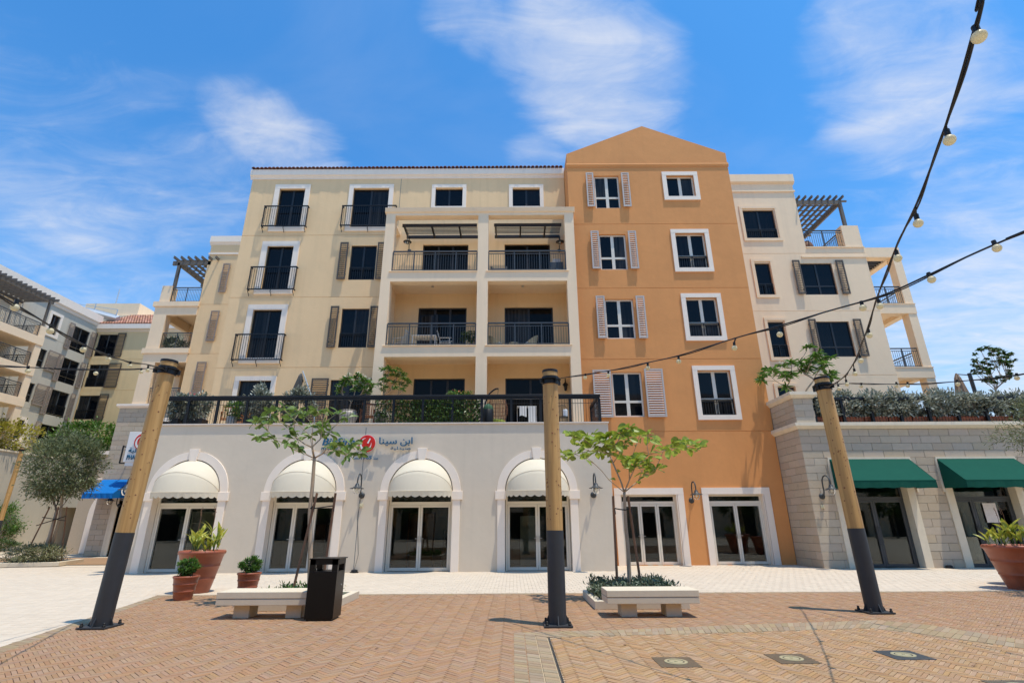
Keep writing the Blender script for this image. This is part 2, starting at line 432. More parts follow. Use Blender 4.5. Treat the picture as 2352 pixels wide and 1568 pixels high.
class MB:
    def __init__(s):
        s.v, s.f = [], []

    def poly(s, pts):
        i = len(s.v)
        s.v += [tuple(p) for p in pts]
        s.f.append(tuple(range(i, i + len(pts))))
        return s

    def box(s, x0, x1, y0, y1, z0, z1):
        i = len(s.v)
        s.v += [(x0, y0, z0), (x1, y0, z0), (x1, y1, z0), (x0, y1, z0), (x0, y0, z1), (x1, y0, z1), (x1, y1, z1), (x0, y1, z1)]
        for q in ((0, 3, 2, 1), (4, 5, 6, 7), (0, 1, 5, 4), (1, 2, 6, 5), (2, 3, 7, 6), (3, 0, 4, 7)):
            s.f.append(tuple(i + k for k in q))
        return s

    def bar(s, a, b, w, h, up=(0, 0, 1)):
        a, b = Vector(a), Vector(b)
        d = (b - a).normalized()
        x = d.cross(Vector(up))
        if x.length < 1e-4:
            x = d.cross(Vector((0, 1, 0)))
        x.normalize()
        u = x.cross(d).normalized()
        i = len(s.v)
        for p in (a, b):
            for sx, su in ((-1, -1), (1, -1), (1, 1), (-1, 1)):
                s.v.append(tuple(p + x * (sx * w / 2) + u * (su * h / 2)))
        for q in ((0, 1, 2, 3), (7, 6, 5, 4), (0, 4, 5, 1), (1, 5, 6, 2), (2, 6, 7, 3), (3, 7, 4, 0)):
            s.f.append(tuple(i + k for k in q))
        return s

    def tube(s, pts, r, n=8, caps=True):
        pts = [Vector(p) for p in pts]
        rs = r if isinstance(r, (list, tuple)) else [r] * len(pts)
        i0 = len(s.v)
        prev = None
        for k, p in enumerate(pts):
            d = (pts[min(k + 1, len(pts) - 1)] - pts[max(k - 1, 0)])
            if d.length < 1e-9:
                d = Vector((0, 0, 1))
            d.normalize()
            if prev is None:
                x = d.cross(Vector((0, 0, 1)) if abs(d.z) < 0.9 else Vector((1, 0, 0))).normalized()
            else:
                x = (prev - d * prev.dot(d))
                if x.length < 1e-6:
                    x = d.orthogonal()
                x.normalize()
            prev = x
            y = d.cross(x)
            for j in range(n):
                a = 2 * pi * j / n
                s.v.append(tuple(p + (x * cos(a) + y * sin(a)) * rs[k]))
        for k in range(len(pts) - 1):
            for j in range(n):
                a, b = i0 + k * n + j, i0 + k * n + (j + 1) % n
                s.f.append((a, b, b + n, a + n))
        if caps:
            s.f.append(tuple(i0 + j for j in range(n))[::-1])
            s.f.append(tuple(i0 + (len(pts) - 1) * n + j for j in range(n)))
        return s

    def lathe(s, prof, n=24, c=(0, 0, 0), caps=True):
        i0 = len(s.v)
        for r, z in prof:
            for j in range(n):
                a = 2 * pi * j / n
                s.v.append((c[0] + r * cos(a), c[1] + r * sin(a), c[2] + z))
        for k in range(len(prof) - 1):
            for j in range(n):
                a, b = i0 + k * n + j, i0 + k * n + (j + 1) % n
                s.f.append((a, b, b + n, a + n))
        if caps:
            s.f.append(tuple(i0 + j for j in range(n))[::-1])
            s.f.append(tuple(i0 + (len(prof) - 1) * n + j for j in range(n)))
        return s

    def prism_y(s, xz, y0, y1):
        n, i = len(xz), len(s.v)
        s.v += [(x, y0, z) for x, z in xz] + [(x, y1, z) for x, z in xz]
        s.f.append(tuple(range(i, i + n)))
        s.f.append(tuple(range(i + n, i + 2 * n))[::-1])
        for k in range(n):
            a, b = i + k, i + (k + 1) % n
            s.f.append((b, a, a + n, b + n))
        return s

    def prism_x(s, yz, x0, x1):
        n, i = len(yz), len(s.v)
        s.v += [(x0, y, z) for y, z in yz] + [(x1, y, z) for y, z in yz]
        s.f.append(tuple(range(i, i + n)))
        s.f.append(tuple(range(i + n, i + 2 * n))[::-1])
        for k in range(n):
            a, b = i + k, i + (k + 1) % n
            s.f.append((b, a, a + n, b + n))
        return s

    def prism_z(s, xy, z0, z1):
        n, i = len(xy), len(s.v)
        s.v += [(x, y, z0) for x, y in xy] + [(x, y, z1) for x, y in xy]
        s.f.append(tuple(range(i, i + n))[::-1])
        s.f.append(tuple(range(i + n, i + 2 * n)))
        for k in range(n):
            a, b = i + k, i + (k + 1) % n
            s.f.append((a, b, b + n, a + n))
        return s

    def mesh(s, name):
        me = bpy.data.meshes.new(name)
        me.from_pydata(s.v, [], s.f)
        return me

    def build(s, name, m, parent=None, smooth=False, bevel=0.0, label=None, kind=None, loc=None):
        return obj(name, s.mesh(name), m, parent, smooth, bevel, label, kind, loc)


def obj(name, me, m, parent=None, smooth=False, bevel=0.0, label=None, kind=None, loc=None, rot=None):
    if m is not None and not me.materials:
        me.materials.append(MATS[m] if isinstance(m, str) else m)
    if smooth:
        bm_ = bmesh.new()
        bm_.from_mesh(me)
        bmesh.ops.remove_doubles(bm_, verts=bm_.verts, dist=2e-5)
        bm_.to_mesh(me)
        bm_.free()
        me.polygons.foreach_set('use_smooth', [True] * len(me.polygons))
    o = bpy.data.objects.new(name, me)
    COL.objects.link(o)
    if parent is not None:
        o.parent = parent
        if parent.name in INV:
            o.matrix_parent_inverse = INV[parent.name]
    if loc is not None:
        o.location = loc
    if rot is not None:
        o.rotation_euler = rot
    if bevel > 0:
        b = o.modifiers.new('bevel', 'BEVEL')
        b.width, b.segments, b.limit_method = bevel, 2, 'ANGLE'
    if label:
        o['label'] = label
    if kind:
        o['kind'] = kind
    return o


def thing(name, label, cat, loc=(0, 0, 0), group=None, rotz=0.0, local=False):
    o = bpy.data.objects.new(name, None)
    COL.objects.link(o)
    o.empty_display_size = 0.3
    o.location = loc
    o.rotation_euler = (0, 0, rotz)
    tag(o, label, cat, group)
    if not local:
        INV[o.name] = Matrix.Translation(Vector(loc)).inverted()
    return o


def tag(o, label, cat, group=None):
    o['label'] = label
    o['category'] = cat
    if group:
        o['group'] = group
    return o


def copy_tree(o, parent=None, loc=None, rotz=None, label=None):
    c = o.copy()
    COL.objects.link(c)
    if parent is not None:
        c.parent = parent
    if loc is not None:
        c.location = loc
    if rotz is not None:
        c.rotation_euler = (0, 0, rotz)
    if label:
        c['label'] = label
    for ch in list(o.children):
        copy_tree(ch, c)
    return c


def struct(o):
    o['kind'] = 'structure'
    return o


# facade sheet with real openings; opening = (x0, x1, z0, z1, depth, closed)
def facade(mb, x0, x1, z0, z1, y, ops):
    xs = sorted({x0, x1, *[min(max(o[i], x0), x1) for o in ops for i in (0, 1)]})
    zs = sorted({z0, z1, *[min(max(o[i], z0), z1) for o in ops for i in (2, 3)]})
    for i in range(len(xs) - 1):
        for j in range(len(zs) - 1):
            if xs[i + 1] - xs[i] < 1e-5 or zs[j + 1] - zs[j] < 1e-5:
                continue
            cx, cz = (xs[i] + xs[i + 1]) / 2, (zs[j] + zs[j + 1]) / 2
            if any(o[0] < cx < o[1] and o[2] < cz < o[3] for o in ops):
                continue
            mb.poly([(xs[i], y, zs[j]), (xs[i + 1], y, zs[j]), (xs[i + 1], y, zs[j + 1]), (xs[i], y, zs[j + 1])])
    for o in ops:
        a, b, c, d = max(o[0], x0), min(o[1], x1), max(o[2], z0), min(o[3], z1)
        dp = o[4]
        mb.poly([(a, y, c), (a, y + dp, c), (a, y + dp, d), (a, y, d)][::-1])
        mb.poly([(b, y, c), (b, y + dp, c), (b, y + dp, d), (b, y, d)])
        mb.poly([(a, y, d), (b, y, d), (b, y + dp, d), (a, y + dp, d)])
        mb.poly([(a, y, c), (b, y, c), (b, y + dp, c), (a, y + dp, c)][::-1])
        if o[5]:
            mb.poly([(a, y + dp, c), (b, y + dp, c), (b, y + dp, d), (a, y + dp, d)])


def groove(x0, x1, z, w=0.022):
    return (x0, x1, z - w / 2, z + w / 2, 0.025, True)


def shell(mb, x0, x1, y0, y1, z0, z1):
    """side, back and top faces that close a facade sheet into a block"""
    mb.poly([(x0, y1, z0), (x0, y0, z0), (x0, y0, z1), (x0, y1, z1)])
    mb.poly([(x1, y0, z0), (x1, y1, z0), (x1, y1, z1), (x1, y0, z1)])
    mb.poly([(x1, y1, z0), (x0, y1, z0), (x0, y1, z1), (x1, y1, z1)])
    mb.poly([(x0, y0, z1), (x1, y0, z1), (x1, y1, z1), (x0, y1, z1)])


def surround(parent, x0, x1, z0, z1, y, w=0.2, prot=0.05, sill=True, name='window_surround', m=None):
    mb = MB()
    mb.box(x0, x0 + w, y - prot, y + 0.01, z0 + (w if sill else 0), z1 - w)
    mb.box(x1 - w, x1, y - prot, y + 0.01, z0 + (w if sill else 0), z1 - w)
    mb.box(x0, x1, y - prot - 0.004, y + 0.01, z1 - w, z1)
    if sill:
        mb.box(x0, x1, y - prot - 0.004, y + 0.01, z0, z0 + w)
    return mb.build(name, m or M_trim, parent)


def window(parent, x0, x1, z0, z1, y, fm, cols=2, transom=None, fw=0.06, pane=None, guard=0.0, name='window', gy=-0.06, mid=0.1):
    """frame lattice with separate panes; transom = height of a fixed lower row"""
    pane = pane or M_pane
    mb = MB()
    d0, d1 = y, y + 0.07
    mb.box(x0, x0 + fw, d0, d1, z0, z1)
    mb.box(x1 - fw, x1, d0, d1, z0, z1)
    mb.box(x0 + fw, x1 - fw, d0, d1, z1 - fw, z1)
    mb.box(x0 + fw, x1 - fw, d0, d1, z0, z0 + fw)
    rows = [(z0 + fw, z1 - fw)]
    if transom:
        zt = z0 + transom
        mb.box(x0 + fw, x1 - fw, d0 + 0.003, d1, zt - fw * 0.7, zt + fw * 0.7)
        rows = [(z0 + fw, zt - fw * 0.7), (zt + fw * 0.7, z1 - fw)]
    xs = [x0 + fw + (x1 - x0 - 2 * fw) * k / cols for k in range(cols + 1)]
    for k in range(1, cols):
        mb.box(xs[k] - mid / 2, xs[k] + mid / 2, d0 + 0.005, d1 - 0.003, z0 + fw, z1 - fw)
    w = mb.build(name, fm, parent)
    for a, b in rows:
        for k in range(cols):
            xa = xs[k] + (mid / 2 if k else 0)
            xb = xs[k + 1] - (mid / 2 if k < cols - 1 else 0)
            MB().box(xa, xb, y + 0.035, y + 0.045, a, b).build('pane', pane, w)
    if guard:
        g = MB()
        ya, yb = y + gy - 0.03, y + gy
        g.box(x0 + 0.01, x1 - 0.01, ya, yb, z0 + guard - 0.05, z0 + guard)
        g.box(x0 + 0.01, x1 - 0.01, ya, yb, z0 + guard - 0.13, z0 + guard - 0.10)
        g.box(x0 + 0.01, x1 - 0.01, ya, yb, z0 + 0.02, z0 + 0.06)
        for xx in (x0 + 0.01, x1 - 0.05, (x0 + x1) / 2 - 0.02):
            g.box(xx, xx + 0.04, ya - 0.005, yb + 0.005, z0 + 0.02, z0 + guard - 0.05)
        n = max(4, int((x1 - x0) / 0.11))
        for k in range(1, n):
            xx = x0 + (x1 - x0) * k / n
            g.box(xx - 0.008, xx + 0.008, ya + 0.007, yb - 0.007, z0 + 0.06, z0 + guard - 0.10)
        g.build('guard_rail', M_black, w)
    return w


SLATS = {}


def shutter(parent, x0, x1, z0, z1, y, m, prot=0.14, pitch=0.105, fw=0.065):
    """louvred shutter standing off the wall; every louvre is its own piece"""
    yf, yb = y - prot, y - prot + 0.05
    mb = MB()
    mb.box(x0, x0 + fw, yf, yb, z0, z1)
    mb.box(x1 - fw, x1, yf, yb, z0, z1)
    mb.box(x0 + fw, x1 - fw, yf + 0.002, yb, z0, z0 + fw)
    mb.box(x0 + fw, x1 - fw, yf + 0.002, yb, z1 - fw, z1)
    for zz_ in (z0 + 0.3, z1 - 0.3):
        mb.box(x0 + 0.01, x0 + 0.05, yb, y, zz_, zz_ + 0.04)
        mb.box(x1 - 0.05, x1 - 0.01, yb, y, zz_, zz_ + 0.04)
    s = mb.build('shutter', m, parent)
    w = round(x1 - x0 - 2 * fw, 3)
    key = (w, m.name)
    if key not in SLATS:
        t = MB()
        t.prism_x([(0.0, 0.0), (0.012, 0.0), (0.050, 0.056), (0.038, 0.056)], -w / 2, w / 2)
        SLATS[key] = t.mesh('slat')
        SLATS[key].materials.append(m)
    n = max(3, int((z1 - z0 - 2 * fw) / pitch))
    for k in range(n):
        zz_ = z0 + fw + (z1 - z0 - 2 * fw) * (k + 0.5) / n - 0.028
        obj('slat', SLATS[key], None, s, loc=((x0 + x1) / 2, yf, zz_))
    return s


def railing(parent, pts, z, h, posts=1.3, pick=0.11, name='railing', m=None, top=0.06, pw=0.045, double=True):
    """metal balustrade along a polyline of (x, y)"""
    mb = MB()
    m = m or M_gfr
    for (a, b) in zip(pts[:-1], pts[1:]):
        a3, b3 = Vector((*a, 0)), Vector((*b, 0))
        L = (b3 - a3).length
        d = (b3 - a3) / L
        mb.bar(a3 + Vector((0, 0, z + h - top / 2)), b3 + Vector((0, 0, z + h - top / 2)), 0.06, top)
        if double:
            mb.bar(a3 + Vector((0, 0, z + h - 0.17)), b3 + Vector((0, 0, z + h - 0.17)), 0.03, 0.03)
        mb.bar(a3 + Vector((0, 0, z + 0.08)), b3 + Vector((0, 0, z + 0.08)), 0.03, 0.03)
        n = max(1, round(L / posts))
        for k in range(n + 1):
            p = a3 + d * (L * k / n)
            mb.box(p.x - pw / 2, p.x + pw / 2, p.y - pw / 2, p.y + pw / 2, z, z + h - top)
        n2 = max(2, round(L / pick))
        for k in range(1, n2):
            p = a3 + d * (L * k / n2)
            mb.bar(p + Vector((0, 0, z + 0.09)), p + Vector((0, 0, z + h - (0.17 if double else top))), 0.014, 0.014)
    return mb.build(name, m, parent)


def juliet(parent, x0, x1, z0, z1, y, proj=0.2):
    mb = MB()
    yf = y - proj
    for zz_, hh in ((z1, 0.055), (z0, 0.05)):
        mb.box(x0, x1, yf - 0.03, yf + 0.02, zz_ - hh, zz_)
        for xx in (x0, x1 - 0.05):
            mb.box(xx, xx + 0.05, yf + 0.02, y, zz_ - hh, zz_)
    for xx in (x0 + 0.005, x1 - 0.045):
        mb.box(xx, xx + 0.04, yf - 0.02, yf + 0.015, z0, z1 - 0.055)
    n = round((x1 - x0) / 0.115)
    for k in range(1, n):
        xx = x0 + (x1 - x0) * k / n
        mb.box(xx - 0.008, xx + 0.008, yf - 0.012, yf + 0.004, z0, z1 - 0.055)
    for xx in (x0 + 0.02, x1 - 0.02):
        mb.bar((xx, yf + 0.09, z0), (xx, yf + 0.09, z1 - 0.05), 0.014, 0.014)
    o = mb.build('juliet_balcony', M_black, parent)
    for xx in (x0 + 0.06, (x0 + x1) / 2, x1 - 0.06):
        t = MB()
        t.tube([(xx, yf + 0.02, z0 - 0.05), (xx, yf - 0.015, z0 - 0.12), (xx, yf + 0.03, z0 - 0.18), (xx, yf + 0.12, z0 - 0.24), (xx, y - 0.01, z0 - 0.33)],
               [0.02, 0.022, 0.018, 0.016, 0.02], 6)
        t.build('bracket', M_black, o)
    return o


def gnoise(n):
    return np.random.rand(n)


LEAFV = np.array([(0, 0, 0), (0.5, 0.35, 0.10), (0.42, 0.75, 0.09), (0, 1, 0), (-0.42, 0.75, 0.09), (-0.5, 0.35, 0.10)])
LEAFF = [(0, 1, 2, 3), (0, 3, 4, 5)]


def leaves(name, pos, dirs, length, width, m, parent, droop=0.15, kind=None):
    """one mesh of folded leaves; pos, dirs are (n, 3) arrays"""
    n = len(pos)
    d = dirs / np.maximum(np.linalg.norm(dirs, axis=1, keepdims=True), 1e-6)
    rnd = np.random.randn(n, 3)
    up = rnd * 0.5 + np.array([0, 0, 1.0])
    x = np.cross(d, up)
    x /= np.maximum(np.linalg.norm(x, axis=1, keepdims=True), 1e-6)
    u = np.cross(x, d)
    L = length * (0.65 + 0.7 * np.random.rand(n))
    Wd = width * (0.7 + 0.6 * np.random.rand(n))
    V = np.zeros((n, 6, 3))
    for k, (a, b, c) in enumerate(LEAFV):
        V[:, k] = pos + x * (a * Wd)[:, None] + d * (b * L)[:, None] + u * ((c * Wd) - droop * L * b * b)[:, None]
    me = bpy.data.meshes.new(name)
    me.vertices.add(n * 6)
    me.vertices.foreach_set('co', V.reshape(-1))
    base = (np.arange(n) * 6)[:, None]
    idx = np.concatenate([base + np.array(f) for f in LEAFF], axis=1).reshape(-1)
    me.loops.add(n * 8)
    me.loops.foreach_set('vertex_index', idx.astype(np.int32))
    me.polygons.add(n * 2)
    me.polygons.foreach_set('loop_start', (np.arange(n * 2) * 4).astype(np.int32))
    me.polygons.foreach_set('loop_total', np.full(n * 2, 4, dtype=np.int32))
    me.update()
    me.validate()
    return obj(name, me, m, parent, kind=kind)


def blob_points(c, r, n, shellness=0.5, clumps=0, clump_r=0.25, zmin=None):
    """points in an ellipsoid, gathered into clumps so gaps stay between them"""
    c, r = np.array(c), np.array(r)
    if clumps:
        q = np.random.randn(clumps, 3)
        q /= np.linalg.norm(q, axis=1, keepdims=True)
        q *= (np.random.rand(clumps, 1) ** (1 / 3)) * (1 - shellness) + shellness * (0.75 + 0.25 * np.random.rand(clumps, 1))
        w = np.random.randint(0, clumps, n)
        p = np.random.randn(n, 3) * clump_r * 0.55
        p = q[w] * (0.9 + 0.2 * np.random.rand(clumps, 1))[w] + p
    else:
        p = np.random.randn(n, 3)
        p /= np.linalg.norm(p, axis=1, keepdims=True)
        p *= np.random.rand(n, 1) ** (1 / (1 + 2 * (1 + shellness)))
    dirs = p.copy()
    p = p * r + c
    if zmin is not None:
        p[:, 2] = np.maximum(p[:, 2], zmin + np.random.rand(n) * 0.1)
    dirs = dirs + np.random.randn(n, 3) * 0.6 + np.array([0, 0, 0.35])
    return p, dirs


print('setup ok')
# ------------------------------------------------------------------ ground
struct(MB().poly([(-900, -900, -0.022), (900, -900, -0.022), (900, 900, -0.022), (-900, 900, -0.022)]).build('ground', M_ground))


def proj(p):
    d = Vector(p) - EYE
    w = d.dot(CF)
    if w <= 0.05:
        return None
    return CX + F * d.dot(CAMR) / w, CY - F * d.dot(CAMU) / w


def visible(p, mx=-40):
    q = proj(p)
    return q is not None and mx < q[0] < 2352 - mx and mx < q[1] < 1568 - mx


def clip_half(poly, a, b):
    """keep the part of poly left of the directed line a -> b"""
    outp = []
    f = lambda p: (b[0] - a[0]) * (p[1] - a[1]) - (b[1] - a[1]) * (p[0] - a[0])
    for i in range(len(poly)):
        p, q = poly[i], poly[(i + 1) % len(poly)]
        fp, fq = f(p), f(q)
        if fp >= 0:
            outp.append(p)
        if fp * fq < 0:
            t = fp / (fp - fq)
            outp.append((p[0] + (q[0] - p[0]) * t, p[1] + (q[1] - p[1]) * t))
    return outp


def area(poly):
    return 0.5 * abs(sum(poly[i][0] * poly[(i + 1) % len(poly)][1] - poly[(i + 1) % len(poly)][0] * poly[i][1] for i in range(len(poly))))


def lay(polys, parent, name, m, ztop=0.0, thick=0.03, limit=300, stuff_name='pavers'):
    """the nearest pieces in view become objects, the rest one joined mesh"""
    def key(p):
        c = (sum(q[0] for q in p) / len(p), sum(q[1] for q in p) / len(p), 0)
        return (c[0] ** 2 + c[1] ** 2) if visible(c) else 1e9
    polys = sorted(polys, key=key)
    rest = MB()
    cache = {}
    for i, p in enumerate(polys):
        dz = random.uniform(-0.0022, 0.0016)
        cx, cy = sum(q[0] for q in p) / len(p), sum(q[1] for q in p) / len(p)
        if i < limit and key(p) < 1e8:
            k = tuple((round(q[0] - cx, 3), round(q[1] - cy, 3)) for q in p)
            if k not in cache:
                t = MB()
                topface(t, list(k), 0.0, thick)
                cache[k] = t.mesh(name)
                cache[k].materials.append(m)
            obj(name, cache[k], None, parent, loc=(cx, cy, ztop + dz))
        else:
            topface(rest, p, ztop + dz, thick)
    rest.build(stuff_name, m, parent, kind='stuff')


def topface(mb, p, z, thick, ch=0.004):
    """a paver: top with a small chamfer, and sides"""
    n = len(p)
    cx, cy = sum(q[0] for q in p) / n, sum(q[1] for q in p) / n
    i = len(mb.v)
    for q in p:
        dx, dy = q[0] - cx, q[1] - cy
        l = max(sqrt(dx * dx + dy * dy), 1e-6)
        mb.v.append((q[0] - dx / l * ch, q[1] - dy / l * ch, z))
    mb.v += [(q[0], q[1], z - ch) for q in p] + [(q[0], q[1], z - thick) for q in p]
    mb.f.append(tuple(range(i, i + n)))
    for lv in (0, 1):
        for k in range(n):
            a, b = i + lv * n + k, i + lv * n + (k + 1) % n
            mb.f.append((a, a + n, b + n, b))


def ccw(p):
    s = sum(p[i][0] * p[(i + 1) % len(p)][1] - p[(i + 1) % len(p)][0] * p[i][1] for i in range(len(p)))
    return p if s > 0 else p[::-1]


def inside(poly, x, y):
    r = False
    for i in range(len(poly)):
        (x1, y1), (x2, y2) = poly[i], poly[(i + 1) % len(poly)]
        if (y1 > y) != (y2 > y) and x < (x2 - x1) * (y - y1) / (y2 - y1) + x1:
            r = not r
    return r


LBa, LBb = G(0, 1485), G(394, 1356)
YB = 13.75
dl = (LBb - LBa) / (LBb.y - LBa.y)
lbx = lambda y: LBa.x + dl.x * (y - LBa.y)
brick_poly = [(lbx(2.0), 2.0), (17, 2.0), (17, YB), (lbx(YB), YB)]
# the arc of grey band round the fountain floor
OUT = [(0.0, 3.0), (0.0, G(1185, 1452).y), tuple(G(1452, 1444.6).xy), tuple(G(1720, 1433).xy), tuple(G(2018, 1423.5).xy), tuple(G(2141, 1435).xy), tuple(G(2352, 1469.5).xy)]
INN = [(0.50, 3.0), (0.49, G(1250, 1463).y), tuple(G(1452, 1458).xy), tuple(G(1740, 1450).xy), tuple(G(1995, 1441).xy), tuple(G(2110, 1454).xy), tuple(G(2352, 1488.6).xy)]
for L in (OUT, INN):
    a, b = L[-2], L[-1]
    L.append((b[0] + (b[0] - a[0]) * 2.0, b[1] + (b[1] - a[1]) * 2.0))
zone2 = [*INN, (INN[-1][0], 3.0)]
zone2o = [*OUT, (OUT[-1][0], 3.0)]


def herring(x0, x1, y0, y1, test, u=0.052, gap=0.004, ang=pi / 4):
    res = []
    ca, sa = cos(ang), sin(ang)
    R = int((max(abs(x0), abs(x1)) + max(abs(y0), abs(y1))) * 1.5 / u)
    cx, cy = (x0 + x1) / 2, (y0 + y1) / 2
    R = int(sqrt((x1 - x0) ** 2 + (y1 - y0) ** 2) / 2 / u) + 3
    for i in range(-R, R):
        for j in range(-R, R):
            k = (i - j) % 8
            if k == 0:
                q = (i, j, i + 4, j + 1)
            elif k == 4:
                q = (i, j - 3, i + 1, j + 1)
            else:
                continue
            mx, my = (q[0] + q[2]) / 2 * u, (q[1] + q[3]) / 2 * u
            wx, wy = cx + mx * ca - my * sa, cy + mx * sa + my * ca
            if not (x0 <= wx <= x1 and y0 <= wy <= y1) or not test(wx, wy):
                continue
            a, b, c, d = q[0] * u + gap / 2, q[1] * u + gap / 2, q[2] * u - gap / 2, q[3] * u - gap / 2
            jx, jy = random.uniform(-.0012, .0012), random.uniform(-.0012, .0012)
            res.append([(cx + X * ca - Y * sa + jx, cy + X * sa + Y * ca + jy) for X, Y in ((a, b), (c, b), (c, d), (a, d))])
    return res


plaza = struct(MB().poly([(x, y, -0.014) for x, y in brick_poly]).build('brick_plaza', M_bed))
mid_out = lambda x, y: not inside([((a[0] + b[0]) / 2, (a[1] + b[1]) / 2) for a, b in zip(zone2o, zone2)], x, y)
bp = herring(-9.2, 14.5, 5.0, YB, lambda x, y: x > lbx(y) + 0.12 and y < YB - 0.15 and mid_out(x, y))
lay(bp, plaza, 'brick', M_brick, stuff_name='bricks')
fount = struct(MB().poly([(x, y, -0.009) for x, y in zone2]).build('fountain_floor', M_bed2))
bp = herring(0.3, 12, 5.0, 11, lambda x, y: inside(zone2, x, y), gap=0.007)
lay(bp, fount, 'brick', M_brick2, stuff_name='bricks')


def ruled(A, B, piece, rows, gap=0.006):
    res = []
    for k in range(len(A) - 1):
        a0, a1, b0, b1 = (Vector(p) for p in (A[k], A[k + 1], B[k], B[k + 1]))
        n = max(1, int(((a1 - a0).length + (b1 - b0).length) / 2 / piece))
        for i in range(n):
            for r in range(rows):
                s0, s1, t0, t1 = i / n, (i + 1) / n, r / rows, (r + 1) / rows
                q = [a0.lerp(a1, s).lerp(b0.lerp(b1, s), t) for s, t in ((s0, t0), (s1, t0), (s1, t1), (s0, t1))]
                c = sum(q, Vector((0, 0))) / 4
                res.append(ccw([tuple(c + (p - c) * (1 - gap / 0.1)) for p in q]))
    return res


band = struct(MB().poly([(x, y, -0.006) for x, y in OUT] + [(x, y, -0.006) for x, y in INN[::-1]]).build('paver_band', M_bed2))
lay(ruled(OUT[:2], INN[:2], 0.1, 3) + ruled(OUT[1:], INN[1:], 0.1, 2), band, 'paver', M_band, ztop=0.004, limit=250)
# soldier course along the edge of the brick
ea = [(lbx(3), 3.0), (lbx(YB), YB), (16, YB)]
eb = [(lbx(3) + .3, 3.0), (lbx(YB) + .28, YB - .2), (16, YB - .2)]
edge = struct(MB().poly([(*ea[0], -0.006), (*ea[1], -0.006), (*ea[2], -0.006), (*eb[2], -0.006), (*eb[1], -0.006), (*eb[0], -0.006)]).build('edge_course', M_bed))
lay(ruled(ea[:2], eb[:2], 0.1, 1) + ruled(ea[1:], eb[1:], 0.1, 1), edge, 'paver', M_band, ztop=0.003, limit=120)

# pale paving
pale = struct(MB().poly([(-21, 6, -0.016), (lbx(6), 6, -0.016), (lbx(YB), YB, -0.016), (21, YB, -0.016), (21, 23.6, -0.016), (-21, 23.6, -0.016)]).build('pale_pavement', M_bed3))
pp = []
u = 0.2
for j in range(int(6 / 0.2), int(23.6 / 0.2)):
    for i in range(-int(21 / u), int(21 / u)):
        x0 = i * u + (0.1 if j % 2 else 0)
        y0 = j * 0.2
        cx_, cy_ = x0 + u / 2, y0 + 0.1
        if cy_ < YB and cx_ > lbx(cy_) + 0.2:
            continue
        if cx_ < -14.6 and cy_ > 23:
            continue
        g = 0.0035
        q = [(x0 + g, y0 + g), (x0 + u - g, y0 + g), (x0 + u - g, y0 + 0.2 - g), (x0 + g, y0 + 0.2 - g)]
        if y0 < YB < y0 + 0.2 and cx_ > lbx(YB):
            q = clip_half(q, (0, YB), (-1, YB)) if False else [(p[0], max(p[1], YB)) for p in q]
        if cy_ < YB + 0.3 and cx_ > lbx(cy_) - 0.3:
            q2 = clip_half(q, (lbx(0), 0), (lbx(20), 20))
            if cy_ < YB:
                q = q2
        if len(q) >= 3 and area(q) > 0.004:
            pp.append(q)
lay(pp, pale, 'paver', M_pale, ztop=0.0, limit=300)
# brick path between the buildings on the left
bpth = [Vector((-60, 30.0, 0)), Vector((-15.2, 30.0, 0)), Vector((-15.2, 24.6, 0)), Vector((-60, 24.6, 0))]
struct(MB().poly([(p.x, p.y, 0.006) for p in bpth][::-1]).build('brick_path', M_brick))

# fountain lights set in the floor
lights = [((1495, 1509), (1584, 1507), (1611, 1532), (1523, 1534.5)), ((1756, 1502.6), (1838.5, 1500), (1883.6, 1523), (1798, 1525.7)),
          ((2011, 1496), (2081.5, 1493.6), (2145.5, 1512), (2066, 1515.4))]
for k in range(4):
    if k < 3:
        q = [G(*p) for p in lights[k]]
        c = sum(q, Vector()) / 4
    else:
        c = G(2352, 1578)
    s = 0.235
    dirt = M_gfr if k == 2 else mat('bronze_plate', (0.16, 0.125, 0.085), 0.4, 0.3, var=0.3, vscale=9)
    t = thing('floor_nozzle', ['square brown plate with a round grille, nearest the slot drain in the brick floor', 'square brown plate in the brick floor with a bright rim on its grille',
                               'dark square plate with a stained corner and round grille in the brick floor', 'square plate in the brick floor cut by the corner of the view'][k], 'floor plate', (c.x, c.y, 0), 'round floor fittings in the fountain floor')
    MB().box(c.x - s, c.x + s, c.y - s, c.y + s, -0.005, 0.007).build('plate', dirt, t, bevel=0.002)
    MB().lathe([(0.135, 0.007), (0.135, 0.012), (0.10, 0.012), (0.10, 0.007)], 32, (c.x, c.y, 0), False).build('ring', mat('brass', (0.52, 0.46, 0.28), 0.4, 0.35, var=0.2, vscale=30), t)
    MB().lathe([(0.085, 0.007), (0.085, 0.011), (0.05, 0.013), (0.02, 0.012), (0.02, 0.018), (0.0, 0.018)], 32, (c.x, c.y, 0), False).build('grille', MATS['brass'], t)
# slot drain
a, b = (0.505, 3.0), (0.495, INN[1][1])
dr = MB()
dr.box(0.502, 0.507, 3.0, b[1], -0.004, 0.007).box(0.521, 0.526, 3.0, b[1], -0.004, 0.007)
t = thing('slot_drain', 'thin steel slot drain running along the grey paver strip', 'drain', (0.52, 3, 0))
dr.build('edge_rail', M_steel, t)
MB().box(0.507, 0.521, 3.0, b[1], -0.004, 0.0052).build('slot', M_dark, t)

